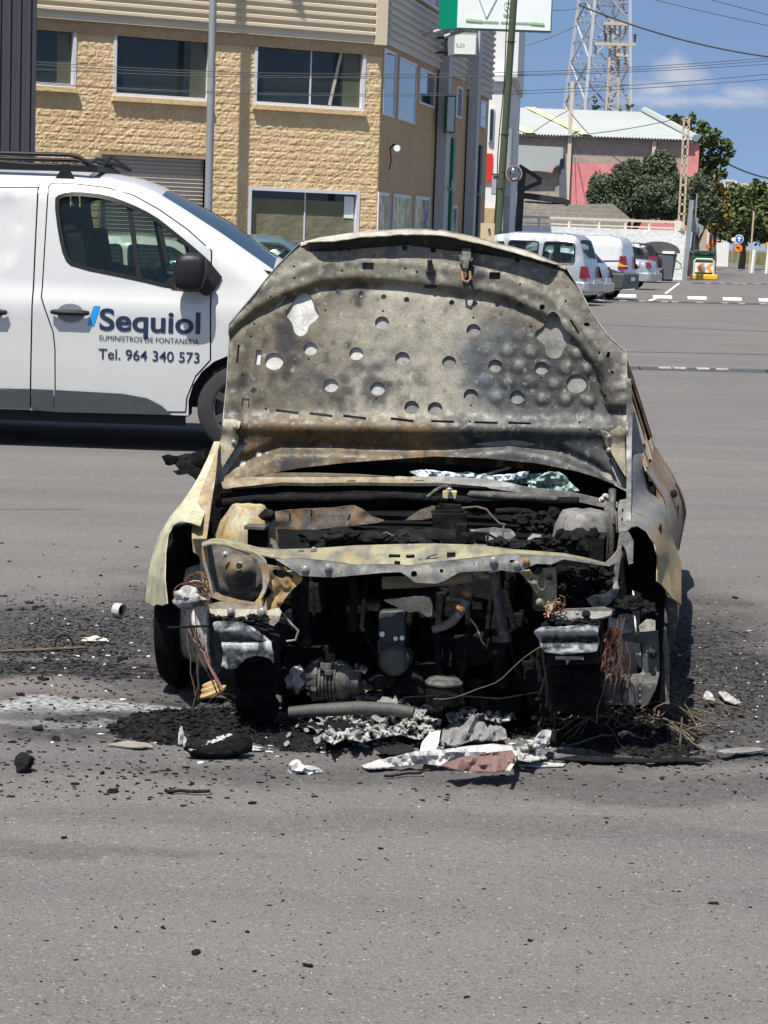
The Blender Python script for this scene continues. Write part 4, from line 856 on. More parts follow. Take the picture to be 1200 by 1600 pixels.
# green timber/steel pole, grey pole, boxes and mirror
gp = empty('utility_pole', (0, 0, 0), 'leaning dark green utility pole passing before the billboard', 'utility pole')
M_gpole = mat('green_pole', [(.035, .05, .025), (.055, .075, .04), (.045, .05, .03)], scale=2, rough=.8, stretch=(1, 1, .1))
YP = 58; a = P(778, 366, YP); b_ = P(803, 0, YP); d = (b_ - a) / (b_.z - a.z)
g = MB(); g.tube([a - d * a.z, a + d * 11], [.105, .085], 14); g.build('pole', M_gpole, gp)
g = MB(); g.tube([a + d * t + Vector((-.13 + .02 * math.sin(t * 2), -.05, 0)) for t in [i * .6 - 1.5 for i in range(20)]], .016, 6); g.build('cable', M_dark, gp)
for t in (1.2, 2.6, 5, 7): g = MB(); q = a + d * t; g.tube([q + Vector((-.14, -.02, 0)), q + Vector((0, -.12, 0)), q + Vector((.13, 0, 0))], .012, 6); g.build('clamp', M_dark, gp)
g2_ = empty('steel_post', (0, 0, 0), 'thin grey steel post just right of the green pole', 'post')
a2, b2 = P(790, 366, 59), P(794, 280, 59); d2_ = (b2 - a2) / (b2.z - a2.z); g = MB(); g.tube([a2 - d2_ * a2.z, a2 + d2_ * 2.8], .085, 12); g.build('post', M_pole, g2_)
bx_ = empty('meter_box', (0, 0, 0), 'grey electrical box strapped behind the green pole', 'electrical box'); M_boxgrey = mat('box_grey', [(.30, .31, .32), (.36, .37, .37)], scale=2, rough=.6)
p0, p1 = P(768, 304, 58.6), P(798, 275, 58.6); g = MB(); g.box(((p0.x + p1.x) / 2, 58.6, (p0.z + p1.z) / 2), (p1.x - p0.x, .35, p1.z - p0.z)); g.build('case', M_boxgrey, bx_, bevel=.02)
g = MB(); g.bar((p0.x, 58.4, p1.z + .02), (p1.x + .1, 58.4, p1.z + .02), .03, .04); g.build('strap', M_dark, bx_, smooth=0)
cm = empty('traffic_mirror', (0, 0, 0), 'round convex traffic mirror with red rim on a dark arm', 'mirror')
q = P(803, 271, 57.6); g = MB(); g.lathe([(0, -.10), (.08, -.09), (.15, -.05), (.185, 0)], q, 'y', 24); g.build('mirror_glass', mat('mirror_face', [(.4, .42, .44)], rough=.05, metal=1), cm)
g = MB(); g.lathe([(.185, -.02), (.22, -.02), (.22, .03), (.185, .03)], q, 'y', 24); g.build('rim', mat('mirror_rim', [(.32, .20, .18)], rough=.5), cm)
g = MB(); g.tube([q + Vector((0, .05, 0)), q + Vector((-.2, .25, .05)), q + Vector((-.35, .4, .05))], .025, 6); g.build('arm', M_dark, cm)
# black folding arm
fa = empty('folding_arm', (0, 0, 0), 'black folded steel arm on a post above the white wall', 'steel arm'); YF = 95
def fb(pts, w, nm):
    g = MB(); pp_ = [P(*p, YF) for p in pts]
    for u, v in zip(pp_, pp_[1:]): g.bar(u, v, w, w, up=(0, 1, 0))
    g.build(nm, M_dark, fa, smooth=0)
q0 = P(813, 345, YF); g = MB(); g.bar((q0.x - .12, YF, 0), (q0.x, YF, P(815, 264, YF).z), .3, .3); g.build('post', M_dark, fa, smooth=0)
fb(((811, 259), (847, 282)), .17, 'upper_arm'); fb(((847, 283), (811, 299)), .19, 'fold_arm'); fb(((812, 305), (830, 307), (880, 314), (889, 318)), .26, 'boom'); fb(((820, 315), (860, 318), (883, 318)), .08, 'stay')
# ladder-shaped concrete post
ld = empty('ladder_post', (0, 0, 0), 'slim tan ladder-shaped concrete post above the white wall end', 'post'); M_conc = mat('concrete_tan', [(.44, .35, .24), (.52, .42, .30)], scale=2, rough=.9)
YL = 107.6; t0, t1, b0_, b1_ = P(1069, 183, YL), P(1077, 182, YL), P(1060, 352, YL), P(1068, 352, YL); g = MB(); g.bar(t0, b0_, .09, .09); g.bar(t1, b1_, .09, .09); g.build('stile', M_conc, ld, smooth=0)
g = MB()
for i in range(12): t = (i + .1) / 11.3; g.bar(t0.lerp(b0_, t), t1.lerp(b1_, t), .09, .1)
g.bar(t0.lerp(b0_, .0), t1.lerp(b1_, .075), .05, .05); g.build('rung', M_conc, ld, smooth=0)
g = MB(); c = (b0_ + b1_) / 2; g.bar((c.x - .05, YL, 0), (c.x, YL, c.z + .1), .34, .3); g.build('base', M_conc, ld, smooth=0)
# white lattice pylon
M_galvw = mat('pylon_steel', [(.38, .39, .40), (.48, .49, .50)], scale=.3, rough=.5, metal=.2); M_brace = mat('pylon_brace', [(.22, .23, .25)], rough=.6)
py = empty('pylon', (0, 0, 0), 'tall white lattice power pylon behind the pale roof', 'pylon')
YT = 190; c0 = P(928, 175, YT); hb = 2.2; ang = R(20); Ht = 36
def leg(k, z):
    t = 1 - z / 52; a = ang + k * math.pi / 2 + math.pi / 4; return Vector((c0.x + math.cos(a) * hb * 1.414 * t * 1.3 + z * .02, YT + math.sin(a) * hb * 1.414 * t * 1.3, z))
for k in range(4): g = MB(); g.bar(leg(k, 0), leg(k, Ht), .25, .25); g.build('leg', M_galvw, py, smooth=0)
g = MB(); g2 = MB(); lv = [0, 5, 9.5, 13.5, 17, 20.5, 23.5, 26.5, 29.5, 32.5, 36]
for k in range(4):
    for i in range(len(lv) - 1):
        a, b_ = leg(k, lv[i]), leg((k + 1) % 4, lv[i + 1]); c, d = leg((k + 1) % 4, lv[i]), leg(k, lv[i + 1])
        (g2 if i % 2 else g).bar(a, b_, .12); g.bar(c, d, .12); m_ = (a + b_) / 2
        g.bar(d, b_, .10); g2.bar(leg(k, (lv[i] + lv[i + 1]) / 2), m_, .1); g.bar(leg((k + 1) % 4, (lv[i] + lv[i + 1]) / 2), m_, .1)
g.build('lattice', M_galvw, py, smooth=0); g2.build('brace', M_brace, py, smooth=0)
# second, tan lattice mast with cross-arms and insulators
ms = empty('electric_mast', (0, 0, 0), 'tan lattice electric mast with two cross-arms in front of the pylon', 'mast'); YM = 160; a, b_ = P(956, 174, YM), P(962, 32, YM); M_tanst = mat('mast_tan', [(.40, .33, .26), (.5, .42, .33)], scale=1, rough=.8)
def mp_(s, t): c = Vector((a.x + (b_.x - a.x) * t, YM, a.z + (b_.z - a.z) * t)); return c + Vector((s * (.42 - .12 * t), 0, 0))
g = MB(); 
for s in (-1, 1): g.bar(mp_(s, -1.5), mp_(s, 1), .14)
for i in range(34): t = -1 + i / 17; s = 1 if i % 2 else -1; g.bar(mp_(s, t), mp_(-s, t + 1 / 17), .09)
g.build('lattice', M_tanst, ms, smooth=0)
M_ins = mat('insulator', [(.07, .05, .045)], rough=.4)
for y, x0, x1 in ((37, 944, 978), (69, 929, 993), (86, 963, 979)):
    p, q = P(x0, y - .5, YM - .3), P(x1, y + .5, YM - .3); g = MB(); g.bar(p, q, .16, .22); ar = g.build('cross_arm', M_tanst, ms, smooth=0)
    n = 5 if y != 86 else 2
    for i in range(n):
        c = p.lerp(q, (i + .1) / (n - .8)); up = 1 if (y == 69 and i in (1, 4)) else -1; g = MB(); g.lathe([(0, 0), (.11, up * .1), (.05, up * .15), (.12, up * .25), (.05, up * .3), (.13, up * .42), (.06, up * .46), (.13, up * .6), (0, up * .66)], c + Vector((0, 0, up * .1)), 'z', 8); g.build('insulator', M_ins, ar)
# wires
M_wire = mat('wire', [(.03, .03, .035)], rough=.6)
def wire(pts, Y0, Y1, r, label):
    n = len(pts); g = MB(); x = [p[0] for p in pts]; q = []
    for i in range(40):
        t = i / 39; px = x[0] + (x[-1] - x[0]) * t; q.append(P(px, ip(pts, px), Y0 + (Y1 - Y0) * t))
    g.tube(q, r, 5); tag(g.build('overhead_wire', M_wire), label, 'wire', 'overhead wires')
def smooth_w(p): 
    (x0, y0), (x1, y1), (x2, y2) = p
    f = lambda x: y0 * (x - x1) * (x - x2) / ((x0 - x1) * (x0 - x2)) + y1 * (x - x0) * (x - x2) / ((x1 - x0) * (x1 - x2)) + y2 * (x - x0) * (x - x1) / ((x2 - x0) * (x2 - x1))
    return [(x0 + (x2 - x0) * i / 30, f(x0 + (x2 - x0) * i / 30)) for i in range(31)]
wl_ = 'thin dark overhead wire running above the street from edge to edge'
for p in (((-30, 90), (600, 116), (1230, 88)), ((-30, 94), (600, 120), (1230, 92)), ((-30, 103), (600, 122), (1230, 98)), ((-30, 122), (600, 147), (1230, 113)), ((-30, 124), (600, 150), (1230, 121))): wire(smooth_w(p), 56, 60, .009, wl_)
wire(smooth_w(((905, 8), (985, 38), (1230, 92))), 150, 150, .06, 'thick dark cable falling from the electric mast to the right')
wire(smooth_w(((1000, -6), (1100, 18), (1230, 46))), 120, 120, .02, 'upper thin wire crossing the top right corner of sky')
wire(smooth_w(((1080, -8), (1150, 10), (1230, 31))), 120, 120, .02, 'topmost thin wire cutting the top right corner')
wire(((889, 172), (889, 262)), 121, 121, .03, 'vertical cable dropping before the pale roof')
wire(smooth_w(((822, 215), (940, 207), (1060, 185))), 105, 108, .02, 'cable crossing before the pale roof to the ladder post')
wire(smooth_w(((822, 215), (850, 195), (889, 172))), 112, 121, .02, 'short cable rising over the pale roof on the left'); wire(smooth_w(((893, 178), (930, 220), (985, 262))), 121, 110, .025, 'dark cable sagging from the roof down towards the olive tree')
wire(smooth_w(((1110, 240), (1150, 262), (1230, 282))), 150, 150, .06, 'dark cable sagging right of the tall tree')
wire(smooth_w(((820, 72), (850, 62), (905, 38))), 150, 150, .03, 'faint wire reaching the pylon from the left'); wire(smooth_w(((800, -4), (840, 12), (905, 12))), 150, 150, .03, 'faint wire above the billboard corner')

# ---------------------------------------------------------------- containers and works barrier
dc = empty('domed_container', (0, 0, 0), 'grey refuse container with a round domed lid against the white wall', 'container'); YB = 97
M_cgrey = mat('container_grey', [(.075, .085, .095), (.10, .11, .12)], scale=1, rough=.55); M_cgrey2 = mat('container_dark', [(.035, .04, .05)], rough=.6); M_clid = mat('container_lid', [(.075, .075, .072), (.095, .093, .09)], scale=1, rough=.6)
a, c = P(1006, 442, YB), P(1059, 400, YB)
def BXz(x0, x1, z0, z1, y0, y1, par, nm, mt, bev=.03, tp=1): g = MB(); g.box(((x0 + x1) / 2, (y0 + y1) / 2, (z0 + z1) / 2), (x1 - x0, y1 - y0, z1 - z0), taper=tp); return g.build(nm, mt, par, bevel=bev)
x0, x1 = a.x, c.x; z1 = 1.3
g = MB(); g.prism([(x0 + .12, YB, .08), (x1 - .18, YB, .08), (x1 - .02, YB, z1), (x0 - .02, YB, z1)], (0, 1.3, 0)); g.build('bin_body', M_cgrey2, dc, bevel=.03)
BXz(x0 + .42, x1 - .2, .15, z1 - .1, YB - .05, YB + .04, dc, 'front_panel', M_cgrey, .01)
g = MB(); n = 14; xm = (x0 + x1) / 2 - .08; pr = [(xm - .9 * math.cos(math.pi * i / n), z1 + .0 + .5 * math.sin(math.pi * i / n) ** .9) for i in range(n + 1)]
g.prism([(x, YB - .02, z + .01) for x, z in pr], (0, 1.35, 0)); g.build('domed_lid', M_clid, dc, smooth=30)
BXz(xm + .1, xm + .65, z1 - .02, z1 + .09, YB - .07, YB - .025, dc, 'label_plate', M_signwhite, .005)
g = MB(); g.tube([(x1 - .05, YB + .2, 1.0), (x1 + .18, YB + .2, .85), (x1 + .22, YB + .2, .65), (x1 - .05, YB + .2, .6)], .025, 6); g.build('lift_arm', M_dark, dc)
gb = empty('green_bin', (0, 0, 0), 'dark green wheeled bin behind the chevron barrier', 'bin'); YG = 111.5; a, c = P(1077, 436, YG), P(1117, 400, YG); M_bing = mat('bin_green', [(.008, .045, .025), (.012, .06, .035)], scale=1.5, rough=.5)
g = MB(); g.prism([(a.x + .08, YG, .12), (c.x - .08, YG, .12), (c.x, YG, 1.28), (a.x, YG, 1.28)], (0, 1.0, 0)); g.build('bin_body', M_bing, gb, bevel=.02)
g = MB(); g.prism([(a.x - .05, YG - .05, 1.29), (c.x + .05, YG - .05, 1.29), (c.x + .05, YG - .05, 1.37), (c.x - .25, YG - .05, 1.46), (a.x + .25, YG - .05, 1.46), (a.x - .05, YG - .05, 1.37)], (0, 1.1, 0)); g.build('lid', M_bing, gb, bevel=.02)
for xx in (a.x + .15, c.x - .15): g = MB(); g.lathe([(0, -.05), (.11, -.05), (.11, .05), (0, .05)], (xx, YG + .1, .115), 'y', 12); g.build('wheel', M_tyre, gb)
br = empty('chevron_barrier', (0, 0, 0), 'works barrier with orange chevrons on a yellow base', 'barrier'); YC = 110.5; M_yel = mat('barrier_yellow', [(.68, .38, .02), (.75, .44, .03)], scale=2, rough=.6); M_or = mat('chevron_orange', [(.78, .30, .08)], rough=.5); M_rim = mat('barrier_pale', [(.50, .58, .44)], rough=.5)
a, c = P(1079.5, 437.5, YC), P(1120.5, 429, YC); z0 = .02
BXz(a.x, c.x, .0, .27, YC - .25, YC + .25, br, 'base', M_yel, .05)
a, c = P(1084, 425, YC), P(1115.5, 411, YC); g = MB(); g.box(((a.x + c.x) / 2, YC, (a.z + c.z) / 2), (c.x - a.x - .06, .04, c.z - a.z)); g.build('panel', M_signwhite, br, smooth=0)
za_, zb_ = a.z + .02, c.z - .02; zm = (za_ + zb_) / 2; g = MB()
for k in range(2):
    xs_ = a.x + .12 + k * .46
    g.prism([(xs_, YC - .03, zm), (xs_ + .2, YC - .03, zb_), (xs_ + .4, YC - .03, zb_), (xs_ + .22, YC - .03, zm), (xs_ + .4, YC - .03, za_), (xs_ + .2, YC - .03, za_)], (0, .008, 0))
g.build('chevron_print', M_or, br, smooth=0)
t = P(1099, 405, YC).z; g = MB(); g.tube([(a.x, YC, .28), (a.x, YC, t - .12), (a.x + .1, YC, t), (c.x - .1, YC, t), (c.x, YC, t - .12), (c.x, YC, .28)], .05, 8); g.build('hoop', M_rim, br)
# round traffic signs far down the road
M_sblue = mat('sign_blue', [(.01, .10, .42)], rough=.4); M_sor = mat('sign_orange', [(.75, .26, .02)], rough=.4); M_sred = mat('sign_red', [(.5, .02, .02)], rough=.4)
def rsign(px, py, r, Y, face, rim, label, symbol=None, post=True, cat='traffic sign'):
    q = P(px, py, Y); s = Y / FPX; rt = empty('traffic_sign', (q.x, Y, 0), label, cat, 'round traffic signs by the road'); g = MB(); g.lathe([(0, 0), (r * s, 0), (r * s, .04), (0, .04)], (0, 0, q.z), 'y', 24); g.build('sign_rim', rim, rt, smooth=0)
    g = MB(); g.lathe([(0, -.012), (r * s * .84, -.012), (r * s * .84, -.002), (0, -.002)], (0, 0, q.z), 'y', 24); g.build('sign_face', face, rt, smooth=0)
    if symbol: g = MB(); symbol(g, q.z, r * s); g.build('symbol', M_signwhite if face == M_sblue else M_dark, rt, smooth=0)
    if post: g = MB(); g.tube([(0, .1, 0), (0, .1, q.z + r * s * .6)], .045, 8); g.build('post', M_galv, rt)
def arrow_up(g, z, r): g.prism([(-.09 * r / .5, -.02, z - r * .55), (.09 * r / .5, -.02, z - r * .55), (.09 * r / .5, -.02, z + r * .1), (.3 * r / .5, -.02, z + r * .1), (0, -.02, z + r * .65), (-.3 * r / .5, -.02, z + r * .1), (-.09 * r / .5, -.02, z + r * .1)], (0, .006, 0))
def arrow_left(g, z, r): g.prism([(r * .35, -.02, z - r * .5), (r * .35, -.02, z + r * .3), (-r * .1, -.02, z + r * .3), (-r * .1, -.02, z + r * .5), (-r * .55, -.02, z + r * .15), (-r * .1, -.02, z - r * .15), (-r * .1, -.02, z + r * .02), (r * .1, -.02, z + r * .02), (r * .1, -.02, z - r * .5)], (0, .006, 0))
def barsym(g, z, r): g.box((-.12 * r / .5, -.016, z), (.2 * r / .5, .008, .18 * r / .5)); g.box((.16 * r / .5, -.016, z), (.2 * r / .5, .008, .18 * r / .5))
rsign(1155, 373.5, 7, 165, M_sblue, M_signwhite, 'blue round sign with white upward arrow', arrow_up)
rsign(1153.5, 388, 7, 164, M_sor, M_sred, 'orange round sign with black left arrow under the blue sign', arrow_left, False)
rsign(1146, 374, 3.6, 172, M_signwhite, M_sred, 'small white sign with red rim beside the blue sign', None)
rsign(1116.5, 378.5, 4.6, 185, M_sor, M_sred, 'orange round sign with two black shapes before the pale wall', barsym)
rsign(1106, 385, 4.0, 192, M_sor, M_sred, 'smaller orange sign partly hidden above the green bin', barsym)
rsign(1199, 382, 4, 170, M_sor, M_sred, 'red and orange sign cut by the right edge', None)

# ---------------------------------------------------------------- vegetation
def leafmat(name, cols, sc=1.2): return mat(name, cols, scale=sc, rough=.75, fine=.25, fscale=6, spec=.25)
M_olive = leafmat('olive_leaves', [(.055, .075, .042), (.09, .115, .064), (.13, .15, .09)]); M_leafg = leafmat('green_leaves', [(.045, .065, .022), (.08, .105, .036), (.125, .135, .05)]); M_leafy = leafmat('yellow_leaves', [(.09, .09, .02), (.17, .14, .03), (.22, .16, .04)]); M_bark = mat('bark', [(.09, .07, .05), (.15, .12, .09)], scale=3, rough=.95)
def crown(clumps, n, leaf, seed, asp=.5):
    random.seed(seed); g = MB()
    for (c, r) in clumps:
        c = Vector(c); r = Vector(r)
        for _ in range(int(n * (r.x * r.z))):
            while True:
                u = Vector((random.uniform(-1, 1), random.uniform(-1, 1), random.uniform(-1, 1)))
                if u.length <= 1 and u.length > .15: break
            u = u * (.55 + .45 * random.random() ** .5) / max(u.length, .3) * min(u.length + .35, 1.0) if random.random() < .7 else u
            k = 1 + .32 * noise.noise(u * 2.3 + c); p = c + Vector((u.x * r.x, u.y * r.y, u.z * r.z)) * k
            if noise.noise(p * (1.6 / max(.4, r.x)) + Vector((seed, 0, 0))) < (-.42 if asp < .45 else -.28): continue
            L = leaf * random.uniform(.6, 1.3); a = Vector((random.gauss(0, 1), random.gauss(0, 1), random.gauss(0, .7))).normalized(); b = a.orthogonal().normalized(); b.rotate(Matrix.Rotation(random.uniform(0, 6.28), 3, a)); b *= L * asp * .5; a = a * L * .5
            g.add([p - a, p + b, p + a, p - b], [(0, 1, 2, 3)])
    return g
def tree(name, label, base, clumps, n, leaf, lm, seed, trunk=.12, asp=.5, group='trees behind the white wall'):
    rt = empty(name, base, label, 'tree', group); b = Vector(base); loc = [(Vector(c) - b, r) for c, r in clumps]
    crown(loc, n, leaf, seed, asp).build('crown', lm, rt, smooth=0, normals=False)
    g = MB(); random.seed(seed + 1); top = sum((c for c, r in loc), Vector((0, 0, 0))) / len(loc); fork = top * .45
    g.tube([(0, 0, -.1), fork * .5 + Vector((.08, .05, 0)), fork], [trunk * 1.2, trunk, trunk * .8], 8)
    for c, r in loc: m_ = fork.lerp(c, .5) + Vector((random.uniform(-.3, .3), random.uniform(-.3, .3), .2)); g.tube([fork, m_, c, c + Vector((random.uniform(-.3, .3), 0, r[2] * .6))], [trunk * .6, trunk * .4, trunk * .2, .02], 6)
    g.build('trunk', M_bark, rt); return rt
def cl(px, py, Y, rx, rz, ry=None): s = Y / FPX; return (P(px, py, Y), (rx * s, (ry or rx) * s, rz * s))
b0 = P(985, 345, 113); tree('olive_tree', 'dense dark olive tree over the white wall, left of the ladder post', (b0.x, 113, 0), [cl(950, 302, 113, 34, 34), cl(985, 285, 112.5, 34, 36), cl(1030, 270, 113, 30, 34), cl(1015, 310, 112, 42, 34), cl(1045, 305, 112.5, 30, 40), cl(965, 325, 112, 34, 20), cl(938, 315, 112.5, 20, 18)], 6800, .19, M_olive, 11, .17, .42)
b0 = P(1090, 345, 118); tree('olive_tree', 'smaller olive tree right of the ladder post', (b0.x, 118, 0), [cl(1092, 300, 118, 26, 30), cl(1105, 325, 117.5, 24, 26), cl(1085, 335, 118, 20, 22)], 4200, .19, M_olive, 12, .14, .42)
b0 = P(1085, 300, 128); tree('tall_tree', 'tall loose-crowned tree showing sky gaps behind the pink pier', (b0.x, 128, 0), [cl(1080, 185, 128, 8, 9), cl(1055, 190, 129, 18, 9), cl(1098, 200, 128, 12, 12), cl(1112, 215, 127.5, 18, 14), cl(1130, 228, 128, 16, 11), cl(1095, 235, 128, 22, 18), cl(1120, 250, 128, 20, 12), cl(1100, 268, 128, 18, 18), cl(1142, 240, 128, 7, 6), cl(1125, 272, 127, 12, 10), cl(1068, 205, 130, 18, 14)], 620, .34, M_leafg, 13, .2, .6)
b0 = P(1118, 330, 140); tree('yellowing_tree', 'tree with yellowing leaves below the tall tree', (b0.x, 140, 0), [cl(1118, 310, 140, 18, 28), cl(1130, 335, 140, 14, 20), cl(1112, 345, 140, 14, 16)], 400, .42, M_leafy, 14, .15, .6)
b0 = P(1160, 385, 178); tree('roadside_tree', 'broad dark tree beside the road near the blue sign', (b0.x, 178, 0), [cl(1150, 318, 178, 26, 30), cl(1180, 310, 180, 26, 28), cl(1165, 350, 177, 34, 30), cl(1135, 352, 178, 22, 26), cl(1195, 345, 179, 24, 34)], 900, .42, M_leafg, 15, .25, .55)
b0 = P(1210, 385, 200); tree('roadside_tree', 'far dark tree cut by the right edge', (b0.x, 200, 0), [cl(1205, 320, 200, 30, 26), cl(1215, 355, 200, 30, 34)], 700, .45, M_olive, 16, .25, .5)
b0 = P(935, 200, 150); tree('shrub_tree', 'thin shrub poking above the pale roof ridge', (b0.x, 150, 0), [cl(930, 162, 150, 6, 12), cl(986, 168, 150, 9, 6), cl(968, 172, 150, 8, 5)], 140, .45, M_olive, 17, .08, .5)
# pale house wall and far roofs beyond the road
hs = empty('far_house', (0, 0, 0), 'pale peach house wall glimpsed behind the road signs', 'house'); M_peach = mat('peach_wall', [(.62, .48, .36), (.68, .54, .42)], scale=.3, rough=.9)
pxbox(1103, 320, 1111, 400, 196, 8, 'wall', M_peach, hs, 0); pxbox(1111.5, 366, 1140, 402, 197, 6, 'garden_wall', M_pale, hs, 0)
pxbox(1104.5, 340, 1107, 352, 195.9, .2, 'window', M_wpane, hs)
for i, (x0, y0, x1, y1, lb) in enumerate(((1131, 283, 1152, 296, 'far white house with terracotta top on the hillside, left of the three'), (1158, 288, 1172, 297, 'small far white house in the middle of the hillside houses'), (1186, 284, 1200, 296, 'far white house at the right edge under the hills'))):
    h_ = empty('hill_house', (0, 0, 0), lb, 'house', 'far houses under the hills'); pxbox(x0, y0, x1, y1 + 4, 900, 12, 'wall', M_pale, h_); q = P(x0, y0, 899.8); pxbox(x0 + 2, y0 - 2, x1 - 5, y0 + .3, 899.5, 9, 'roof', M_peach, h_)
    pxbox(x0 + 3, y0 + 3, x0 + 5, y0 + 6, 899.8, .3, 'window', M_wpane, h_)
# dry verge grass (nobody could count it)
M_grass = mat('dry_grass', [(.10, .11, .03), (.20, .18, .065), (.30, .25, .11)], scale=.35, rough=.9, fine=.3, fscale=2); M_verge = mat('verge_soil', [(.14, .12, .07), (.20, .17, .10)], scale=.5, rough=1)
g = MB(); random.seed(8); va, vb, vc, vd = G(1121, 408), G(1260, 421), G(1300, 402.5), G(1127, 398)
def vpt(u, v): return va.lerp(vb, u).lerp(vd.lerp(vc, u), v)
for _ in range(14000):
    u, v = random.random(), random.random() ** 1.6; p = vpt(u, v); h = random.uniform(.35, 1.25) * (1 + .5 * noise.noise(p * .3)); 
    a = random.uniform(0, 6.28); d = Vector((math.cos(a), math.sin(a), 0)); t = Vector((random.gauss(0, .18), random.gauss(0, .18), h)); w = .035
    g.add([p - d * w, p + d * w, p + t], [(0, 1, 2)])
tag(g.build('verge_grass', M_grass, smooth=0, normals=False), kind='stuff')
g = MB(); g.grid(lambda u, v: vpt(u, v) + Vector((0, 0, .02 + .3 * math.sin(math.pi * v) * sm(0, .2, u))), 12, 6); tag(g.build('verge_ground', M_verge), kind='structure')
# stakes and wire fence along the verge
for i, (px, y0, y1) in enumerate(((1172, 330, 399), (1176, 390, 402), (1199, 380, 402))):
    q = P(px, y1, 150); g = MB(); g.tube([(q.x, 150, 0), (q.x + .1, 150, P(px, y0, 150).z)], .06 if i == 0 else .14, 6); tag(g.build('roadside_post', M_conc if i == 0 else M_pale), ('tall thin wooden post right of the blue sign', 'short white marker post in the grass below the tall post', 'white marker post at the right edge in dry grass')[i], 'post')

zt_ = P(1160, 296, 900).z; M_slope = mat('far_slope', [(.05, .07, .045), (.08, .10, .06), (.12, .12, .08)], scale=.03, rough=1)
g = MB(); g.grid(lambda i, j: (120 + i * 700, 520 + j * 520, zt_ * sm(0, .8, j) * (1 + .10 * noise.noise(Vector((i * 20, j * 3, 0)))) - .3), 60, 8); tag(g.build('far_slope', M_slope), kind='structure')
# ================================================================ THE BURNT-OUT CAR
YAW = R(-9.0); CY = 7.33; CX = .065
wreck = empty('burnt_car', (CX, CY, 0), 'burnt out car with open bonnet, ash grey and rust brown', 'car', rz=YAW)
WM = Matrix.Translation((CX, CY, 0)) @ Matrix.Rotation(YAW, 4, 'Z'); WI = WM.inverted()
_ny = (Matrix.Rotation(YAW, 3, 'Z') @ Vector((0, 1, 0)))
def CP(px, py, yl): return WI @ HIT(px, py, Vector((CX, CY, 0)) + _ny * yl, _ny)
HT = R(13); HO = CP(650, 757, .48); HN = Vector((0, -math.cos(HT), math.sin(HT)))
_hnw = Matrix.Rotation(YAW, 3, 'Z') @ HN
def HP(px, py, off=0): return WI @ HIT(px, py, WM @ (HO + HN * off), _hnw)
def nz(x, y, s, k=0): return noise.noise(Vector((x / s, y / s, k)))
def fb(x, y, s, k=0): return nz(x, y, s, k) + .5 * nz(x, y, s / 2.1, k + 5) + .25 * nz(x, y, s / 4.3, k + 9)
ASH, TAN, PALEY, RUST, DKR, CHAR, BLUEG, GREY, WASH = (.23, .22, .19), (.20, .165, .10), (.36, .34, .21), (.23, .115, .03), (.10, .055, .025), (.020, .020, .022), (.060, .088, .125), (.12, .125, .125), (.46, .47, .46)
M_burn = mat('burnt_metal', [(.66, .65, .64), (1, 1, 1), (1.2, 1.18, 1.12)], scale=16, rough=.62, attr=True, fine=.2, fscale=150, bump=.0012, bscale=70, detail=10, rvar=.15, lo=.28, hi=.72, flake=.5)
M_char = mat('charred', [(.005, .005, .0055), (.010, .010, .0105), (.026, .026, .026)], scale=22, rough=.9, bump=.008, bscale=45, fine=.3, fscale=150, lo=.35, hi=.8, spec=.12)
M_soot = mat('soot_black', [(.004, .004, .0045), (.009, .009, .010)], scale=8, rough=.95, spec=.08)
M_metalash = mat('ashen_metal', [(.018, .018, .018), (.052, .05, .046), (.14, .132, .118)], scale=25, rough=.7, bump=.004, bscale=60, fine=.3, fscale=160)
M_bolt = mat('bolt_pale', [(.15, .14, .12), (.28, .26, .23)], scale=60, rough=.5, metal=.3)
M_copper = mat('copper_wire', [(.12, .05, .032), (.21, .10, .065)], scale=30, rough=.5, metal=.5); M_brownw = mat('burnt_wire', [(.05, .035, .025), (.13, .09, .06)], scale=30, rough=.8)
M_rustm = mat('rust', [(.13, .06, .025), (.26, .13, .045), (.20, .15, .09)], scale=14, rough=.85, fine=.3, fscale=120, bump=.002)
import numpy as np
def idw(ctrl):
    '''smooth thin-plate surface through a few measured depths'''
    p = np.array([(a / 100, b / 100) for a, b, v in ctrl]); n = len(p); U = lambda r: np.where(r > 1e-9, r * r * np.log(r + 1e-12), 0)
    K = U(np.linalg.norm(p[:, None] - p[None], axis=2)) + np.eye(n) * .004; Q = np.hstack([np.ones((n, 1)), p]); A = np.block([[K, Q], [Q.T, np.zeros((3, 3))]]); w = np.linalg.solve(A, np.r_[[v for a, b, v in ctrl], 0, 0, 0])
    def f(x, y):
        q = np.array([x / 100, y / 100]); return float(w[:n] @ U(np.linalg.norm(p - q, axis=1)) + w[n] + w[n + 1:] @ q)
    return f
def pxsheet(name, outl, dep, colf, holes=(), step=6, solid=.003, parent=None, mt=None, stp_edge=6, amp=0, smooth=40, lines=()):
    """a sheet traced from the photograph, put at its own depth in the car and given thickness"""
    v, f = cdt(dens(outl, stp_edge), [dens(h, 4) for h in holes], step, lines); d = dep if callable(dep) else (lambda x, y: dep)
    g = MB(); g.add([CP(x, y, d(x, y) + (amp * fb(x, y, 22, 3) if amp else 0)) for x, y in v], f)
    return g.build(name, mt or M_burn, parent or wreck, smooth=smooth, col=[colf(x, y) for x, y in v] if colf else None, solid=solid)
def cpal(cols, s=45, k=0):
    def f(x, y):
        t = max(0, min(.999, .5 + fb(x, y, s, k) * .75)) * (len(cols) - 1); i = int(t); return lerp(cols[i], cols[min(i + 1, len(cols) - 1)], t - i)
    return f
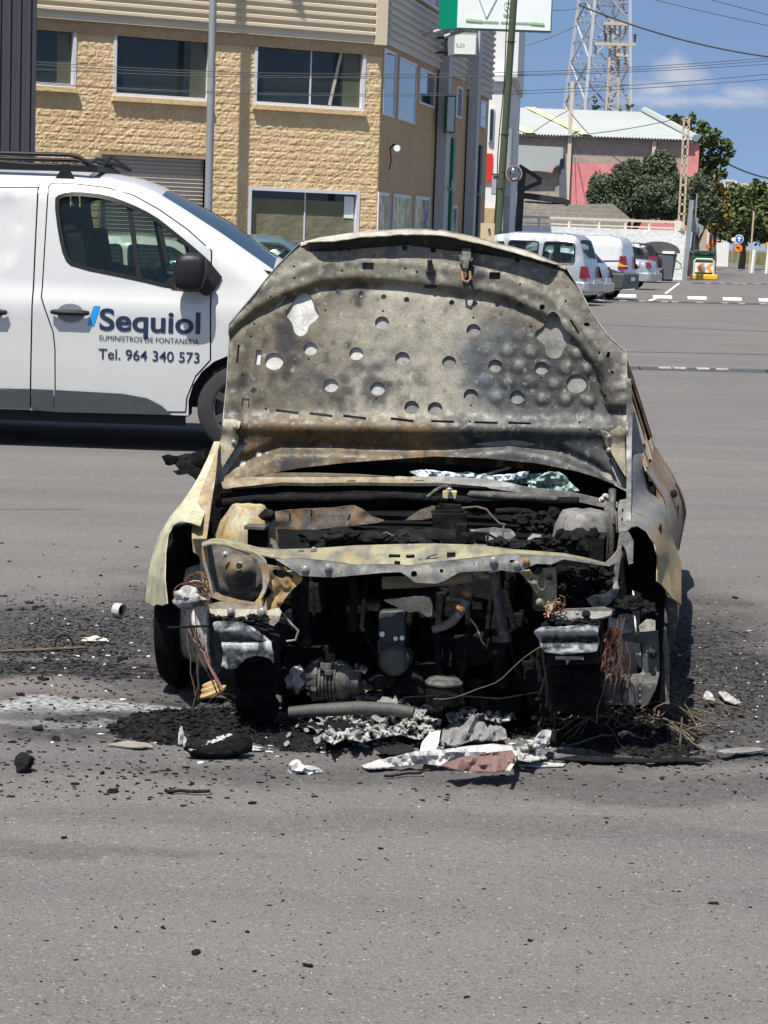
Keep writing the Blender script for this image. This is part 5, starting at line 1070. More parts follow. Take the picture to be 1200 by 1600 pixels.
# ---------------------------------------------------------------- bonnet
h_out = [(335, 757), (341, 720), (346, 690), (350, 640), (354, 600), (357, 550), (358, 506), (372, 489), (400, 456), (432, 416), (469, 379), (500, 371), (560, 362), (640, 357), (690, 358.5), (760, 374), (830, 393), (884, 416), (905, 450), (925, 490), (950, 524), (978, 549), (979.5, 600), (980, 680), (980, 768), (960, 757), (930, 745), (900, 736), (840, 724), (760, 716), (680, 713), (620, 717), (540, 723), (470, 731), (400, 743), (360, 754)]
h_in = [(335, 757), (341, 720), (346, 690), (350, 640), (354, 600), (357, 550), (358, 506), (372, 489), (400, 456), (432, 416), (470, 384), (480, 393), (530, 392), (580, 387), (640, 383), (690, 390), (760, 398), (830, 408), (880, 424), (905, 452), (925, 490), (950, 524), (978, 549), (979.5, 600), (980, 680), (980, 768), (960, 757), (930, 745), (900, 736), (840, 724), (760, 716), (680, 713), (620, 717), (540, 723), (470, 731), (400, 743), (360, 754)]
def A1_(x, y): return (320 + x / 3.529, 350 + y / 3.529)
def A2_(x, y): return (650 + x / 3.429, 350 + y / 3.429)
holes = [circ(*A1_(x, y), r, 20, r * .93) for x, y, r in ((977, 545, 11), (582, 688, 11), (382, 757, 14.5), (835, 715, 11), (1090, 742, 11.5), (695, 890, 11.5), (953, 908, 11.5), (1140, 1012, 11.5))]
holes += [circ(*A2_(x, y), r, 20, r * .93) for x, y, r in ((308, 570, 11), (177, 742, 11), (425, 760, 11), (673, 772, 11), (860, 855, 16), (294, 920, 11.5), (543, 928, 11.5), (103, 990, 11.5))]
holes += [circ(*A1_(x, y), 4.3, 12) for x, y in ((612, 360), (735, 370), (861, 386), (987, 402), (1113, 417), (795, 133), (1103, 133))] + [circ(*A2_(x, y), 4.4, 12) for x, y in ((192, 422), (316, 427), (438, 430), (558, 433), (676, 445), (92, 140), (545, 190))]
holes += [circ(*A1_(x, y), 1.8, 8) for x, y in ((492, 235), (494, 297), (361, 400), (272, 550), (256, 620), (208, 833), (337, 1020), (665, 476), (757, 257), (983, 480), (573, 743), (945, 963), (1105, 245), (1170, 265))] + [circ(*A2_(x, y), 1.8, 8) for x, y in ((558, 322), (802, 412), (815, 340), (307, 502), (615, 550), (670, 822), (293, 972), (933, 1100), (1017, 920), (288, 1057), (876, 1063), (5, 257))]
holes += [slot(*A1_(900, 232), 18, 11, 2), slot(*A2_(422, 277), 17, 11, 2), circ(*A2_(78, 335), 11, 14, 3.2)]
holes += [slot(*A1_(x, y), w, 4, 7) for x, y, w in ((453, 1035, 36), (641, 1052, 36), (827, 1065, 36), (1088, 1080, 36))] + [slot(*A2_(x, y), 36, 3.4, 2) for x, y in ((143, 1058), (375, 1064), (555, 1067))]
holes += [slot(*A1_(182, 716), 3.2, 29, 6), slot(*A1_(295, 735), 8, 23, 6), slot(*A1_(422, 428), 30, 4, -47), circ(*A1_(270, 918), 5, 12, 4), circ(*A2_(945, 991), 4.5, 12, 3.5), slot(*A2_(850, 550), 3, 26, -32), slot(*A2_(925, 850), 2, 24, 0), circ(*A2_(915, 538), 5, 10, 3), slot(*A2_(1053, 795), 4, 4, 0), slot(*A2_(1030, 700), 5, 9, 20), slot(*A2_(982, 690), 3, 4, 0)]
clov1 = rnd([A1_(*p) for p in ((545, 368), (592, 398), (600, 450), (640, 495), (610, 535), (570, 560), (568, 600), (525, 624), (490, 595), (484, 545), (435, 492), (470, 455), (505, 400))], 2)
clov2 = rnd([A2_(*p) for p in ((735, 462), (772, 495), (782, 555), (838, 592), (822, 640), (790, 670), (778, 712), (735, 725), (695, 705), (690, 650), (636, 605), (640, 575), (690, 545), (702, 490))], 2)
tri1 = [(387, 691), (371, 697), (352, 722), (340, 750), (346, 756), (357, 735)]; tri2 = [(941, 688), (948, 702), (962, 728), (979, 752), (978, 764), (967, 757), (952, 722)]
holes += [clov1, clov2, tri1, tri2]
dimp = []
random.seed(4)
for j in range(-3, 5):
    for i in range(-12, 5):
        x = 793 + 36.3 * i + 18 * (j % 2); y = 547 + 24.5 * j + .035 * (x - 793)
        if 430 < x < 925 and 470 < y < 642: dimp.append((x, y, (.005 * sm(720, 800, x) * sm(500, 575, y) + .0012) * random.uniform(.6, 1.15)))
def ybeam(x): return ip(((360, 520), (400, 488), (440, 468), (500, 446), (560, 441), (620, 445), (680, 452), (760, 462), (800, 472), (860, 502), (900, 535), (930, 575), (950, 640)), x)
def hh(x, y):
    yb = ybeam(x); h = .026 * (1 - sm(yb - 12, yb + 6, y)) - .006 * sm(yb - 2, yb + 5, y) * (1 - sm(yb + 5, yb + 20, y))
    xl = ip(((380, 430), (500, 395), (600, 383), (660, 378)), y); xr = ip(((450, 880), (560, 940), (660, 955)), y)
    h += .018 * (1 - sm(xl - 16, xl + 6, x)) * sm(480, 520, y) + .018 * sm(xr - 8, xr + 14, x) * sm(500, 560, y)
    h += .006 * (math.exp(-((y - yb + 34) / 7) ** 2) if y < yb else 0)
    # lower rolled flange
    yr = 668 + (x - 660) * .012; yv = ip(((345, 742), (400, 712), (440, 697), (520, 697), (640, 702), (720, 698), (800, 690), (860, 700), (920, 724), (975, 760)), x)
    h += .030 * math.exp(-((y - yr) / 15) ** 2) - .022 * math.exp(-((y - yv) / 9) ** 2) + .012 * sm(yv + 4, yv + 16, y)
    for a, b, k in dimp:
        d = math.hypot(x - a, (y - b) * 1.12)
        if d < 18: h += k * (math.cos(d / 18 * math.pi) * .5 + .5) - k * .55 * math.exp(-((d - 14) / 3.5) ** 2) + (k * .35 * math.exp(-(d / 5) ** 2))
    for c in ((617, 545), (580, 530), (545, 520), (640, 510)):
        pass
    # stamped outline of the stiffener
    for (a, b) in (((505, 520), (560, 490)),):
        pass
    return h + .0026 * fb(x, y, 60, 1) + .0005 * fb(x, y, 12, 2)
def hcol(x, y):
    n1, n2, n3 = fb(x, y, 70, 21), fb(x, y, 26, 22), fb(x, y, 11, 23)
    c = lerp((.145, .128, .092), (.31, .295, .25), sm(430, 640, x + n1 * 80) * (1 - sm(720, 800, x + n1 * 60)))
    c = lerp(c, (.062, .057, .052), .85 * sm(.0, .5, n1 * .6 + n2 * .6 + .25 - abs(y - 600) / 110) * (1 - sm(640, 690, x)))
    c = lerp(c, (.24, .225, .17), .6 * sm(.05, .5, n2 + .1) * (1 - sm(430, 520, x)))
    r = sm(735, 860, x + n1 * 70) * sm(500, 560, y + n2 * 20); c = lerp(c, (.058, .056, .055), r * .9)
    for a, b, s, w in ((785, 530, 36, .95), (755, 600, 34, .9), (800, 605, 44, .8), (735, 545, 26, .7), (600, 555, 40, .35), (480, 600, 30, .3), (800, 650, 50, .5), (740, 570, 24, .6)):
        c = lerp(c, BLUEG, w * math.exp(-(((x - a) / s) ** 2 + ((y - b) / (s * .8)) ** 2)) * (.7 + n3 * .5))
    for a, b, k in dimp:
        if x > 735:
            d = math.hypot(x - a, (y - b) * 1.1)
            q = sm(735, 800, x) * sm(500, 560, y); c = lerp(c, (.03, .03, .032), .75 * q * math.exp(-((d - 12.5) / 3.2) ** 2)); c = lerp(c, (.24, .235, .22), .6 * (1 - sm(5, 9, d)) * q)
    yb = ybeam(x)
    if y < yb + 10:
        up = 1 - sm(yb - 14, yb + 10, y); cc = lerp((.25, .235, .19), (.13, .125, .11), max(0, min(1, .4 + n2 * .9))); cc = lerp(cc, (.36, .35, .30), sm(.25, .6, n3 + n2 * .4) * .6); cc = lerp(cc, (.09, .09, .085), sm(860, 930, x)*.5); c = lerp(c, cc, up)
        c = lerp(c, (.17, .15, .06), .55 * math.exp(-((y - yb + 5) / 9) ** 2) * (1 - sm(560, 640, x)))
    # rolled flange: rust on the left, soot on the right
    b = sm(638, 668, y + n3 * 8)
    lo = lerp((.18, .145, .09), (.20, .11, .04), max(0, min(1, .4 + n2 * 1.1))); lo = lerp(tuple(q * .85 for q in lo), (.035, .032, .029), .95 * sm(.1, .55, n2 * .7 + n3 * .5)); lo = lerp(lo, (.36, .34, .28), .6 * sm(715, 735, y + n3 * 8) * max(0, min(1, .5 + n3)))
    ro = lerp((.12, .125, .12), (.045, .048, .05), max(0, min(1, .5 + n1 * 1.1))); ro = lerp(ro, (.20, .20, .19), .5 * sm(.25, .6, n3))
    t = sm(660, 730, x + n3 * 40 + n2 * 30); lo2 = lerp(lo, (.26, .165, .06), .6 * sm(610, 660, x + n2 * 30) * (1 - sm(685, 705, x + n3 * 14)) * (1 - sm(700, 712, y)) * sm(662, 672, y))
    c = lerp(c, lerp(lo2, ro, t), b)
    c = lerp(c, (.05, .045, .04), .5 * math.exp(-((y - ip(((345, 742), (400, 712), (440, 697), (520, 697), (640, 702), (720, 698), (800, 690), (975, 755)), x)) / 5) ** 2) * (.6 + n3))
    # pale oxidised rims
    e = max(sm(13, 2, x - ip(((380, 470), (505, 358), (757, 335)), y)), sm(9, 1, ip(((416, 884), (548, 978), (768, 980)), y) - x)); c = lerp(c, lerp((.12, .12, .11), (.40, .39, .33), max(0, min(1, .5 + n3 * 1.3))), e * .75)
    c = lerp(c, (.022, .022, .023), .85 * sm(.08, .75, -n2 * .42 - n1 * .95 - n3 * .22) * (1 - .75 * sm(560, 640, x) * (1 - sm(720, 780, x)) * sm(450, 480, y) * (1 - sm(620, 650, y))))
    c = lerp(c, WASH, .5 * sm(.62, .9, n3 + n2 * .3)); c = lerp(c, (.03, .03, .03), .6 * sm(.5, .9, -n3 - n2 * .35))
    return tuple((.118 * (max(q, .001) / .19) ** 1.34) * k for q, k in zip(c, (1, 1, .985)))
def build_hood():
    hd = [dens(h, 4) if len(h) < 8 else h for h in holes]
    v, f = cdt(dens(h_in, 5), hd, 4.6); g = MB(); g.add([HP(x, y, hh(x, y)) for x, y in v], f); col = [hcol(x, y) for x, y in v]
    for h in hd:                                     # turned edges of the openings
        k = len(h); big = max(p[0] for p in h) - min(p[0] for p in h) > 12
        g.add([HP(x, y, hh(x, y)) for x, y in h] + [HP(x, y, hh(x, y) - (.010 if big else .006)) for x, y in h], [(i, (i + 1) % k, (i + 1) % k + k, i + k) for i in range(k)]); col += [tuple(q * .8 for q in hcol(x, y)) for x, y in h] * 2
    ho = g.build('bonnet', M_burn, wreck, smooth=60, col=col, normals=False)
    tag(ho, 'raised bonnet showing its perforated ash grey underside')
    # outer skin seen through the holes
    v, f = cdt(dens(h_out, 8), (), 16); g = MB(); g.add([HP(x, y, -.012 + min(0, hh(x, y) + .002)) for x, y in v], f); k = len(dens(h_out, 8))
    sc = lambda x, y: lerp(lerp((.50, .50, .48), (.10, .10, .095), sm(500, 680, x + 60 * fb(x, y, 60, 31))), (.30, .29, .27), max(0, min(1, .3 + fb(x, y, 25, 32))))
    g.build('outer_skin', M_burn, ho, smooth=60, col=[sc(x, y) for x, y in v])
    # folded sides
    e = dens(h_out[:11], 8, False); e2 = dens(h_out[17:26], 8, False)
    for ed, nm in ((e, 'hem'), (e2, 'hem')):
        n = len(ed); g = MB(); g.add([HP(x, y, hh(x, y) + .004) for x, y in ed] + [HP(x, y, -.016) for x, y in ed], [(i, i + 1, n + i + 1, n + i) for i in range(n - 1)]); g.build(nm, M_burn, ho, col=[lerp((.3, .3, .26), (.15, .15, .14), max(0, min(1, .5 + fb(x, y, 20, 33)))) for x, y in ed] * 2, solid=.004)
    # front lip: skin curling towards the viewer, shade inside painted near black, pale on top
    top = dens(h_out[10:18], 6, False); n = len(top)
    tl = [(x, y + 8 * sm(469, 520, x) * sm(884, 830, x) + 1) for x, y in top]; low = [(max(470, min(881, x)), ip([p for p in h_in[10:19]], x)) for x, y in top]
    g = MB(); g.add([HP(x, y + 1.2 * fb(x, y, 14, 40), .062 * sm(468, 500, x) * sm(886, 850, x) + .012) for x, y in tl] + [HP(x, y + 3.5 * nz(x, 0, 16, 41), hh(x, y) - .004) for x, y in low], [(i, i + 1, n + i + 1, n + i) for i in range(n - 1)])
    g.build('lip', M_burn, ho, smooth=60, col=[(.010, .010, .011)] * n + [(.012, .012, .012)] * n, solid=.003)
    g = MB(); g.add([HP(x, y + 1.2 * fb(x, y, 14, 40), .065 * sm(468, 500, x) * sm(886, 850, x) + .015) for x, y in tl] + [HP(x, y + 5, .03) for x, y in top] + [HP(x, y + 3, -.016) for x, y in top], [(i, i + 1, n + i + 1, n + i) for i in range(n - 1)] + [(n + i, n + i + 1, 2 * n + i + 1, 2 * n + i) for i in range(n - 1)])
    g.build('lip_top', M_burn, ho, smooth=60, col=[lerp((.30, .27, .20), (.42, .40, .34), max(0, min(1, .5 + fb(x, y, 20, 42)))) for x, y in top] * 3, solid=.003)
    return ho
hood = build_hood()
def bolt_or_spot(p, d, r, parent, mt=M_bolt):
    r *= .8; d = Vector(d).normalized(); g = MB(); q = d.to_track_quat('Z', 'Y').to_matrix(); g.lathe([(0, 0), (r * 1.45, 0), (r * 1.45, r * .3), (r * .95, r * .35), (r * .95, r * 1.1), (r * .7, r * 1.3), (0, r * 1.3)], (0, 0, 0), 'z', 12); g.xf(Matrix.Translation(p) @ q.to_4x4()); return g.build('bolt_or_spot', mt, parent, smooth=40)
# hinge plates with bolts
for outl, bl in (([(350, 655), (366, 655), (376, 659), (374, 668), (367, 674), (373, 682), (371, 694), (350, 727), (338, 752), (336, 748), (341, 705), (347, 680)], ((367, 667), (365, 691))), ([(938, 671), (950, 676), (968, 665), (976, 670), (978, 745), (970, 734), (955, 706), (944, 688)], ((952, 682), (952, 703)))):
    v, f = cdt(dens(outl, 4), (), 7); g = MB(); g.add([HP(x, y, hh(x, y) + .012) for x, y in v], f); hg = g.build('hinge', M_burn, hood, col=[lerp((.38, .34, .25), (.20, .17, .11), max(0, min(1, .5 + fb(x, y, 18, 50)))) for x, y in v], solid=.004)
    for b in bl: bolt_or_spot(HP(*b, hh(*b) + .014), HN, .009, hood)
# latch and striker
def hbar(a, b, o1, o2, w, h, g): g.bar(HP(*a, hh(*a) + o1), HP(*b, hh(*b) + o2), w, h, up=HN)
g = MB(); hbar((729, 388), (729, 408), .02, .03, .034, .012, g); hbar((729, 406), (727, 420), .035, .03, .022, .01, g); hbar((718, 398), (724, 414), .02, .025, .012, .004, g); hbar((737, 405), (736, 414), .03, .01, .008, .02, g); g.build('latch', M_metalash, hood, bevel=.002)
g = MB(); hbar((727, 414), (728, 432), .03, .012, .01, .02, g); g.tube([HP(722, 424, .05), HP(723, 438, .06), HP(730, 441, .06), HP(735, 436, .055), HP(734, 424, .05)], .005, 6); g.build('catch_hook', M_rustm, hood)
c = HP(673, 424, hh(673, 424)); g = MB(); g.lathe([(.0, 0), (.02, 0), (.016, .012), (.011, .014), (.012, .03), (.009, .034), (.010, .05), (.006, .058), (0, .06)], (0, 0, 0), 'z', 14); q = (HN + Vector((0, 0, .9))).to_track_quat('Z', 'Y').to_matrix(); g.xf(Matrix.Translation(c) @ q.to_4x4()); g.build('striker', M_metalash, hood)
g = MB(); hbar((379, 622), (389, 623), .002, .002, .002, .002, g); hbar((379, 622), (378, 634), .002, .002, .002, .002, g); hbar((389, 623), (388, 636), .002, .002, .002, .002, g); g.build('stamped_tab', M_char, hood, smooth=0)
# ---------------------------------------------------------------- wings (fenders)
dl = idw([(343, 690, .46), (338, 725, .40), (333, 755, .30), (326, 790, .05), (314, 822, -.28), (285, 815, -.36), (263, 835, -.40), (258, 870, -.42), (258, 905, -.44), (262, 942, -.46), (227, 940, -.10), (231, 905, -.06), (238, 870, -.02), (245, 905, -.22), (245, 942, -.26), (250, 835, .03), (266, 808, .08), (285, 785, .14), (300, 763, .24), (318, 735, .36), (335, 692, .5)])
dl_top = dl
def dl(x, y):
    a = ip([(800, 272), (808, 266), (835, 250), (870, 238), (905, 231), (940, 227)], y); b = ip([(800, 325), (822, 300), (835, 275), (865, 262), (905, 259), (945, 262)], y)
    t = max(0, min(1.05, (x - a) / (b - a))); low = -.04 - .37 * t ** 1.2; k = sm(795, 840, y); return dl_top(x, y) * (1 - k) + low * k
wcl = lambda x, y: lerp(lerp((.42, .40, .25), (.26, .25, .18), max(0, min(1, .35 + fb(x, y, 30, 60) - (x - 250) / 260))), lerp((.34, .30, .14), (.46, .45, .38), max(0, min(1, .5 + fb(x, y, 14, 61)))), .45)
fl = [(343, 690), (338, 725), (330, 760), (322, 795), (313, 822), (298, 817), (283, 815), (271, 821), (263, 835), (259, 865), (258, 905), (260, 925), (262, 943), (254, 946), (246, 944), (240, 947), (233, 942), (227, 940), (231, 905), (238, 870), (250, 835), (266, 808), (285, 785), (300, 763), (312, 742), (325, 715), (335, 690)]
pxsheet('wing', fl, dl, wcl, step=6, solid=.003, smooth=80)
pxsheet('wing_gutter', [(341, 700), (337, 745), (330, 790), (325, 828), (323, 842), (300, 842), (300, 826), (304, 800), (315, 765), (327, 735)], idw([(341, 700, .44), (337, 745, .3), (325, 835, -.36), (302, 835, -.34), (315, 765, .2)]), cpal(((.33, .28, .16), (.20, .14, .07), (.40, .38, .30)), 22, 62), step=6, amp=.006, holes=[circ(314, 797, 1.6, 8, 3), circ(311, 809, 1.6, 8, 3)])
wcr = lambda x, y: lerp(lerp((.15, .15, .135), (.10, .10, .098), max(0, min(1, .5 + fb(x, y, 30, 63)))), lerp((.27, .16, .05), (.23, .20, .10), max(0, min(1, .5 + fb(x, y, 16, 64)))), max(sm(800, 840, y + 14 * fb(x, y, 15, 65)) * sm(1008, 1030, x), sm(850, 890, y)))
fr = [(983, 700), (1000, 703), (1009, 714), (1012, 742), (1015, 765), (1029, 780), (1042, 797), (1049, 830), (1052, 846), (1064, 878), (1064, 945), (1049, 934), (1034, 914), (1026, 908), (1027, 870), (1022, 850), (1010, 830), (996, 822), (983, 824), (984, 760)]
dr_ = idw([(983, 700, .52), (1009, 714, .66), (1012, 742, .68), (1015, 765, .66), (1042, 797, .6), (1052, 846, .62), (1064, 878, .62), (1064, 945, .1), (1049, 934, -.2), (1026, 908, -.40), (1027, 870, -.38), (1022, 850, -.36), (1010, 830, -.33), (996, 822, -.30), (983, 824, -.28), (984, 760, .2), (1040, 880, .05)])
wr_o = pxsheet('wing', fr, dr_, wcr, step=6, solid=.003, smooth=80, lines=[dens([(1043, 850), (1050, 932)], 6, False)])
pxsheet('bonnet_gutter', [(979, 590), (986, 592), (989, 640), (987, 700), (986, 825), (979, 830), (966, 832), (965, 800), (968, 782), (979, 780)], idw([(982, 590, .5), (984, 700, .45), (984, 825, -.3), (966, 830, -.32), (966, 785, 0)]), cpal(((.16, .16, .15), (.09, .09, .088), (.30, .29, .26)), 20, 66), step=6, holes=[circ(973, 798, 1.5, 8, 3), circ(972, 812, 1.5, 8, 3)])
pxsheet('pillar_corner', [(986, 640), (992, 645), (1002, 690), (1008, 712), (984, 708)], idw([(986, 640, .5), (1008, 712, .66), (984, 708, .52)]), cpal(((.13, .13, .125), (.20, .20, .19)), 30, 67), step=8)
# ---------------------------------------------------------------- body shell behind
def rear(y, z): return z - .05 * max(0, y - .6)
def nar(y, z): return 1 - .042 * max(0, y - 1.15) * sm(.45, .78, z)
def bx_(z):
    return ip(((.15, .83), (.3, .87), (.5, .90), (.60, .89), (.68, .865), (.74, .83), (.77, .80), (1.3, .605)), z)
shell = [(.70, .20), (2.22, .20), (2.26, .42), (2.36, .56), (2.52, .64), (2.70, .64), (2.88, .56), (2.97, .42), (3.0, .30), (3.36, .34), (3.44, .56), (3.40, .71), (3.1, .78), (2.75, .83), (2.35, 1.16), (1.9, 1.24), (1.4, 1.26), (1.05, 1.22), (.68, .92), (.56, .80), (.66, .70)]
hol = [[(.78, .80), (1.14, 1.13), (1.50, 1.19), (1.56, 1.18), (1.56, .80)], [(1.66, .80), (1.66, 1.18), (1.95, 1.16), (2.3, 1.06), (2.5, .86), (2.45, .80)]]
shc = lambda y, z: lerp(lerp((.22, .115, .045), (.10, .062, .035), max(0, min(1, .5 + fb(y, z, .25, 70) * 1.2))), (.27, .22, .15), max(0, min(1, fb(y * .3, z, .05, 71) * 1.3 + .05)))
shc2 = lambda y, z: lerp(shc(y, z), (.20, .19, .16), sm(1.3, .8, y) * max(0, min(1, .5 + fb(y, z, .1, 72))))
for s in (-1, 1):
    v, f = cdt(dens(shell, .06), [dens(rnd(h, 1), .05) for h in hol], .06); g = MB()
    g.add([(s * (bx_(z) * nar(y, z) - .03 * sm(3.0, 3.5, y) - .004 * (abs(y - 1.6) < .012) + .003 * fb(y, z, .12, 73)), y, rear(y, z)) for y, z in v], f); sd_ = g.build('body_side', M_burn, wreck, smooth=50, col=[shc2(y, z) for y, z in v], solid=.004)
    g = MB(); g.tube([(s * (bx_(.67) * nar(y, .67) + .012), y, rear(y, .67)) for y in (1.28, 1.33, 1.44, 1.49)], [.008, .014, .014, .008], 8); g.build('handle', M_char, sd_)
    g = MB(); g.bar((s * (bx_(.6) + .0045), 1.60, .18), (s * (bx_(.6) * nar(1.6, .6) + .0045), 1.61, .56), .008, .006); g.build('door_gap', M_soot, sd_, smooth=0)
    # window frame standing in the side
    g = MB(); fr_ = [(1.62, .78), (1.62, 1.19)]; g.tube([(s * (bx_(z) * nar(y, z) - .01), y, rear(y, z)) for y, z in ((.60, .80), (.70, .92), (1.08, 1.19), (1.4, 1.235), (1.9, 1.215), (2.32, 1.13), (2.72, .84))], .02, 8); g.build('window_frame', M_rustm, sd_)
def roof_(i, j):
    y = .98 + 1.5 * j; z = ip(((.98, 1.19), (1.4, 1.255), (1.9, 1.235), (2.35, 1.155), (2.5, 1.06)), y); t = i * 2 - 1; return (t * bx_(z) * nar(y, z) * .99, y, rear(y, z) + .05 * (1 - t * t) + .01 * noise.noise(Vector((i * 5, j * 5, 1))))
g = MB(); g.grid(roof_, 14, 12); n = len(g.v); g.build('roof', M_burn, wreck, smooth=60, col=[shc(v.y, v.x) for v in g.v], solid=.004)
g = MB(); g.grid(lambda i, j: ((i * 2 - 1) * (.70 - .02 * j), 2.74 + .64 * j, rear(2.9, .815) - .14 * j + .03 * (1 - (i * 2 - 1) ** 2)), 10, 6); g.build('boot_lid', M_burn, wreck, smooth=60, col=[shc(v.y, v.x) for v in g.v], solid=.004)
g = MB(); g.grid(lambda i, j: ((i * 2 - 1) * (.76 + .05 * math.sin(j * 2.4) - .08 * j), 3.38 + .05 * math.sin(j * math.pi), .22 + .35 * j), 10, 6); g.build('rear_panel', M_burn, wreck, smooth=60, col=[shc(v.z, v.x) for v in g.v], solid=.004)
g = MB(); g.box((0, 1.75, .2), (1.6, 2.7, .03)); g.build('floor_pan', M_char, wreck, smooth=0)
g = MB(); g.box((0, .62, .47), (1.48, .03, .62)); g.box((0, .80, .72), (1.4, .36, .03)); g.build('firewall', M_soot, wreck, smooth=0)
for x in (-.36, .36):
    for y0 in (1.25, 2.15):
        g = MB(); g.tube([(x - .2, y0 + .2, .3), (x - .2, y0 + .35, .85), (x - .12, y0 + .38, .98), (x + .12, y0 + .38, .98), (x + .2, y0 + .35, .85), (x + .2, y0 + .2, .3)], .014, 6); g.box((x, y0, .34), (.42, .4, .05))
        for k in range(4): g.tube([(x - .2, y0 + .22 + .04 * k, .42 + .12 * k), (x, y0 + .25 + .04 * k, .4 + .12 * k), (x + .2, y0 + .22 + .04 * k, .42 + .12 * k)], .004, 5)
        g.build('seat_frame', M_rustm, wreck)
# charred mirror on the far side
pxsheet('mirror_stub', [(255, 712), (262, 710), (276, 713), (296, 712), (312, 705), (326, 702), (323, 735), (305, 749), (296, 741), (283, 741), (272, 737), (285, 733), (272, 724), (262, 722)], .72, None, mt=M_char, solid=.05, step=6, amp=.02)
# ---------------------------------------------------------------- upper crossmember
top_e = [(316, 848), (332, 842), (351, 843), (380, 850), (404, 856), (440, 859), (477, 858), (515, 856), (553, 853), (620, 851), (680, 850), (745, 852), (802, 859), (880, 865), (920, 873), (953, 882)]
rid_e = [(316, 853), (332, 849), (351, 851), (380, 860), (410, 868), (440, 874), (471, 873), (515, 877), (553, 883), (616, 882), (640, 884), (670, 880), (730, 873), (790, 866), (840, 868), (880, 870), (920, 877), (953, 884)]
low_e = [(416, 872), (430, 874), (450, 886), (471, 900), (521, 902), (566, 898), (600, 895), (626, 894), (637, 901), (648, 910), (680, 912), (694, 908), (706, 901), (718, 894), (784, 891), (800, 893), (814, 895), (824, 887), (838, 881), (862, 882), (880, 874), (920, 880), (953, 885)]
def xm_top():
    xs = [316 + i * 4.55 for i in range(141)]; g = MB(); col = []; n = len(xs); rows = 6; cf = cpal(((.18, .172, .13), (.245, .22, .125), (.13, .125, .105), (.20, .165, .09)), 45, 80)
    for k in range(rows + 1):
        t = k / rows
        for x in xs:
            yt, yr = ip(top_e, x), ip(rid_e, x); y = yt + (yr - yt) * t; g.v.append(CP(x, y, -.40 - .13 * t + .012 * fb(x, y, 40, 81) - .01 * math.sin(t * math.pi))); col.append(cf(x, y))
    fs = [(k * n + i, k * n + i + 1, (k + 1) * n + i + 1, (k + 1) * n + i) for k in range(rows) for i in range(n - 1)]
    # slots and holes stamped through the top
    cut = lambda x, y: any(abs(x - a) < w and abs(y - b) < h for a, b, w, h in ((705, 868, 7, 5), (470, 862, 6, 1.6), (617, 869, 8, 1.6), (618, 881, 7, 1.4), (643, 871, 7, 2)))
    g.f = [q for q in fs if not cut(sum(xs[i % n] for i in q) / 4, sum(ip(top_e, xs[i % n]) + (ip(rid_e, xs[i % n]) - ip(top_e, xs[i % n])) * (i // n) / rows for i in q) / 4)]; g.m = [0] * len(g.f)
    return g.build('crossmember', M_burn, wreck, smooth=60, col=col, solid=.004)
xm = xm_top()
cfr = cpal(((.115, .12, .118), (.17, .17, .155), (.09, .095, .098), (.21, .20, .16)), 40, 82)
front = [p for p in rid_e if p[0] >= 430] + low_e[::-1][:-1]
pxsheet('front_flange', front, lambda x, y: -.535 - .010 * sm(0, 18, y - ip(rid_e, x)) + .006 * fb(x, y, 30, 83), cfr, holes=[circ(647, 897, 5, 12), circ(690, 892, 3, 10), slot(800, 877, 7, 4), circ(741, 881, 1.2, 8)], step=5, parent=xm, solid=.004)
for b, r_ in (((477, 889), .0125), ((513, 886.5), .0125), ((771, 875.5), .0125), ((808, 882), .0125), ((822, 876.5), .011), ((490, 860), .010)): bolt_or_spot(CP(*b, -.548 if b[1] > 865 else -.45), (0, -1, .15) if b[1] > 865 else (0, -.2, 1), r_, xm, M_bolt if b[0] != 822 else M_rustm)
g = MB(); g.tube([CP(x, y, -.515) for x, y in ((652, 878), (656, 874), (664, 876), (668, 871), (674, 868), (683, 865))], .004, 6); g.build('clip_wire', M_metalash, xm)
# right-hand end of the crossmember: twisted tab
pxsheet('bent_tab', [(945, 880), (958, 868), (969, 853), (972, 866), (966, 878), (953, 884)], idw([(945, 880, -.5), (969, 853, -.38), (966, 878, -.42)]), cpal(((.16, .155, .14), (.28, .26, .22)), 14, 84), step=4, parent=xm)
# ---------------------------------------------------------------- headlamp housing on the left
ring_o = [(316, 848), (332, 843), (351, 845), (384, 857), (404, 866), (414, 874), (420, 890), (422, 905), (415, 925), (409, 936), (410, 947), (398, 952), (372, 944), (345, 938), (333, 934), (326, 905), (318, 880), (316, 862)]
ring_i = [(319, 856), (336, 850), (352, 853), (382, 864), (402, 874), (409, 890), (411, 905), (411, 920), (404, 935), (398, 941), (372, 937), (346, 930), (338, 925), (330, 902), (322, 878)]
pxsheet('headlamp_frame', ring_o, idw([(316, 850, -.44), (404, 866, -.54), (420, 900, -.54), (405, 945, -.56), (335, 932, -.46)]), cpal(((.24, .22, .17), (.30, .18, .06), (.19, .18, .16), (.33, .30, .22)), 26, 85), holes=[ring_i], step=5, solid=.006)
def ldep(x, y): d = math.hypot((x - 374) / 1.0, (y - 893) * 1.05); return -.30 - .055 * math.exp(-(d / 19) ** 2) + .012 * math.exp(-((d - 27) / 6) ** 2) + .03 * sm(20, 60, d)
lb = pxsheet('headlamp_bucket', [(312, 848), (352, 846), (384, 857), (408, 868), (416, 905), (412, 945), (345, 940), (318, 925)], ldep, lambda x, y: lerp(cpal(((.045, .046, .046), (.095, .092, .082), (.03, .032, .035)), 30, 86)(x, y), (.17, .105, .035), max(0, min(1, .9 * math.exp(-((x - 365) / 22) ** 2 - ((y - 885) / 16) ** 2) * (.6 + fb(x, y, 10, 87))))), step=4, amp=.004)
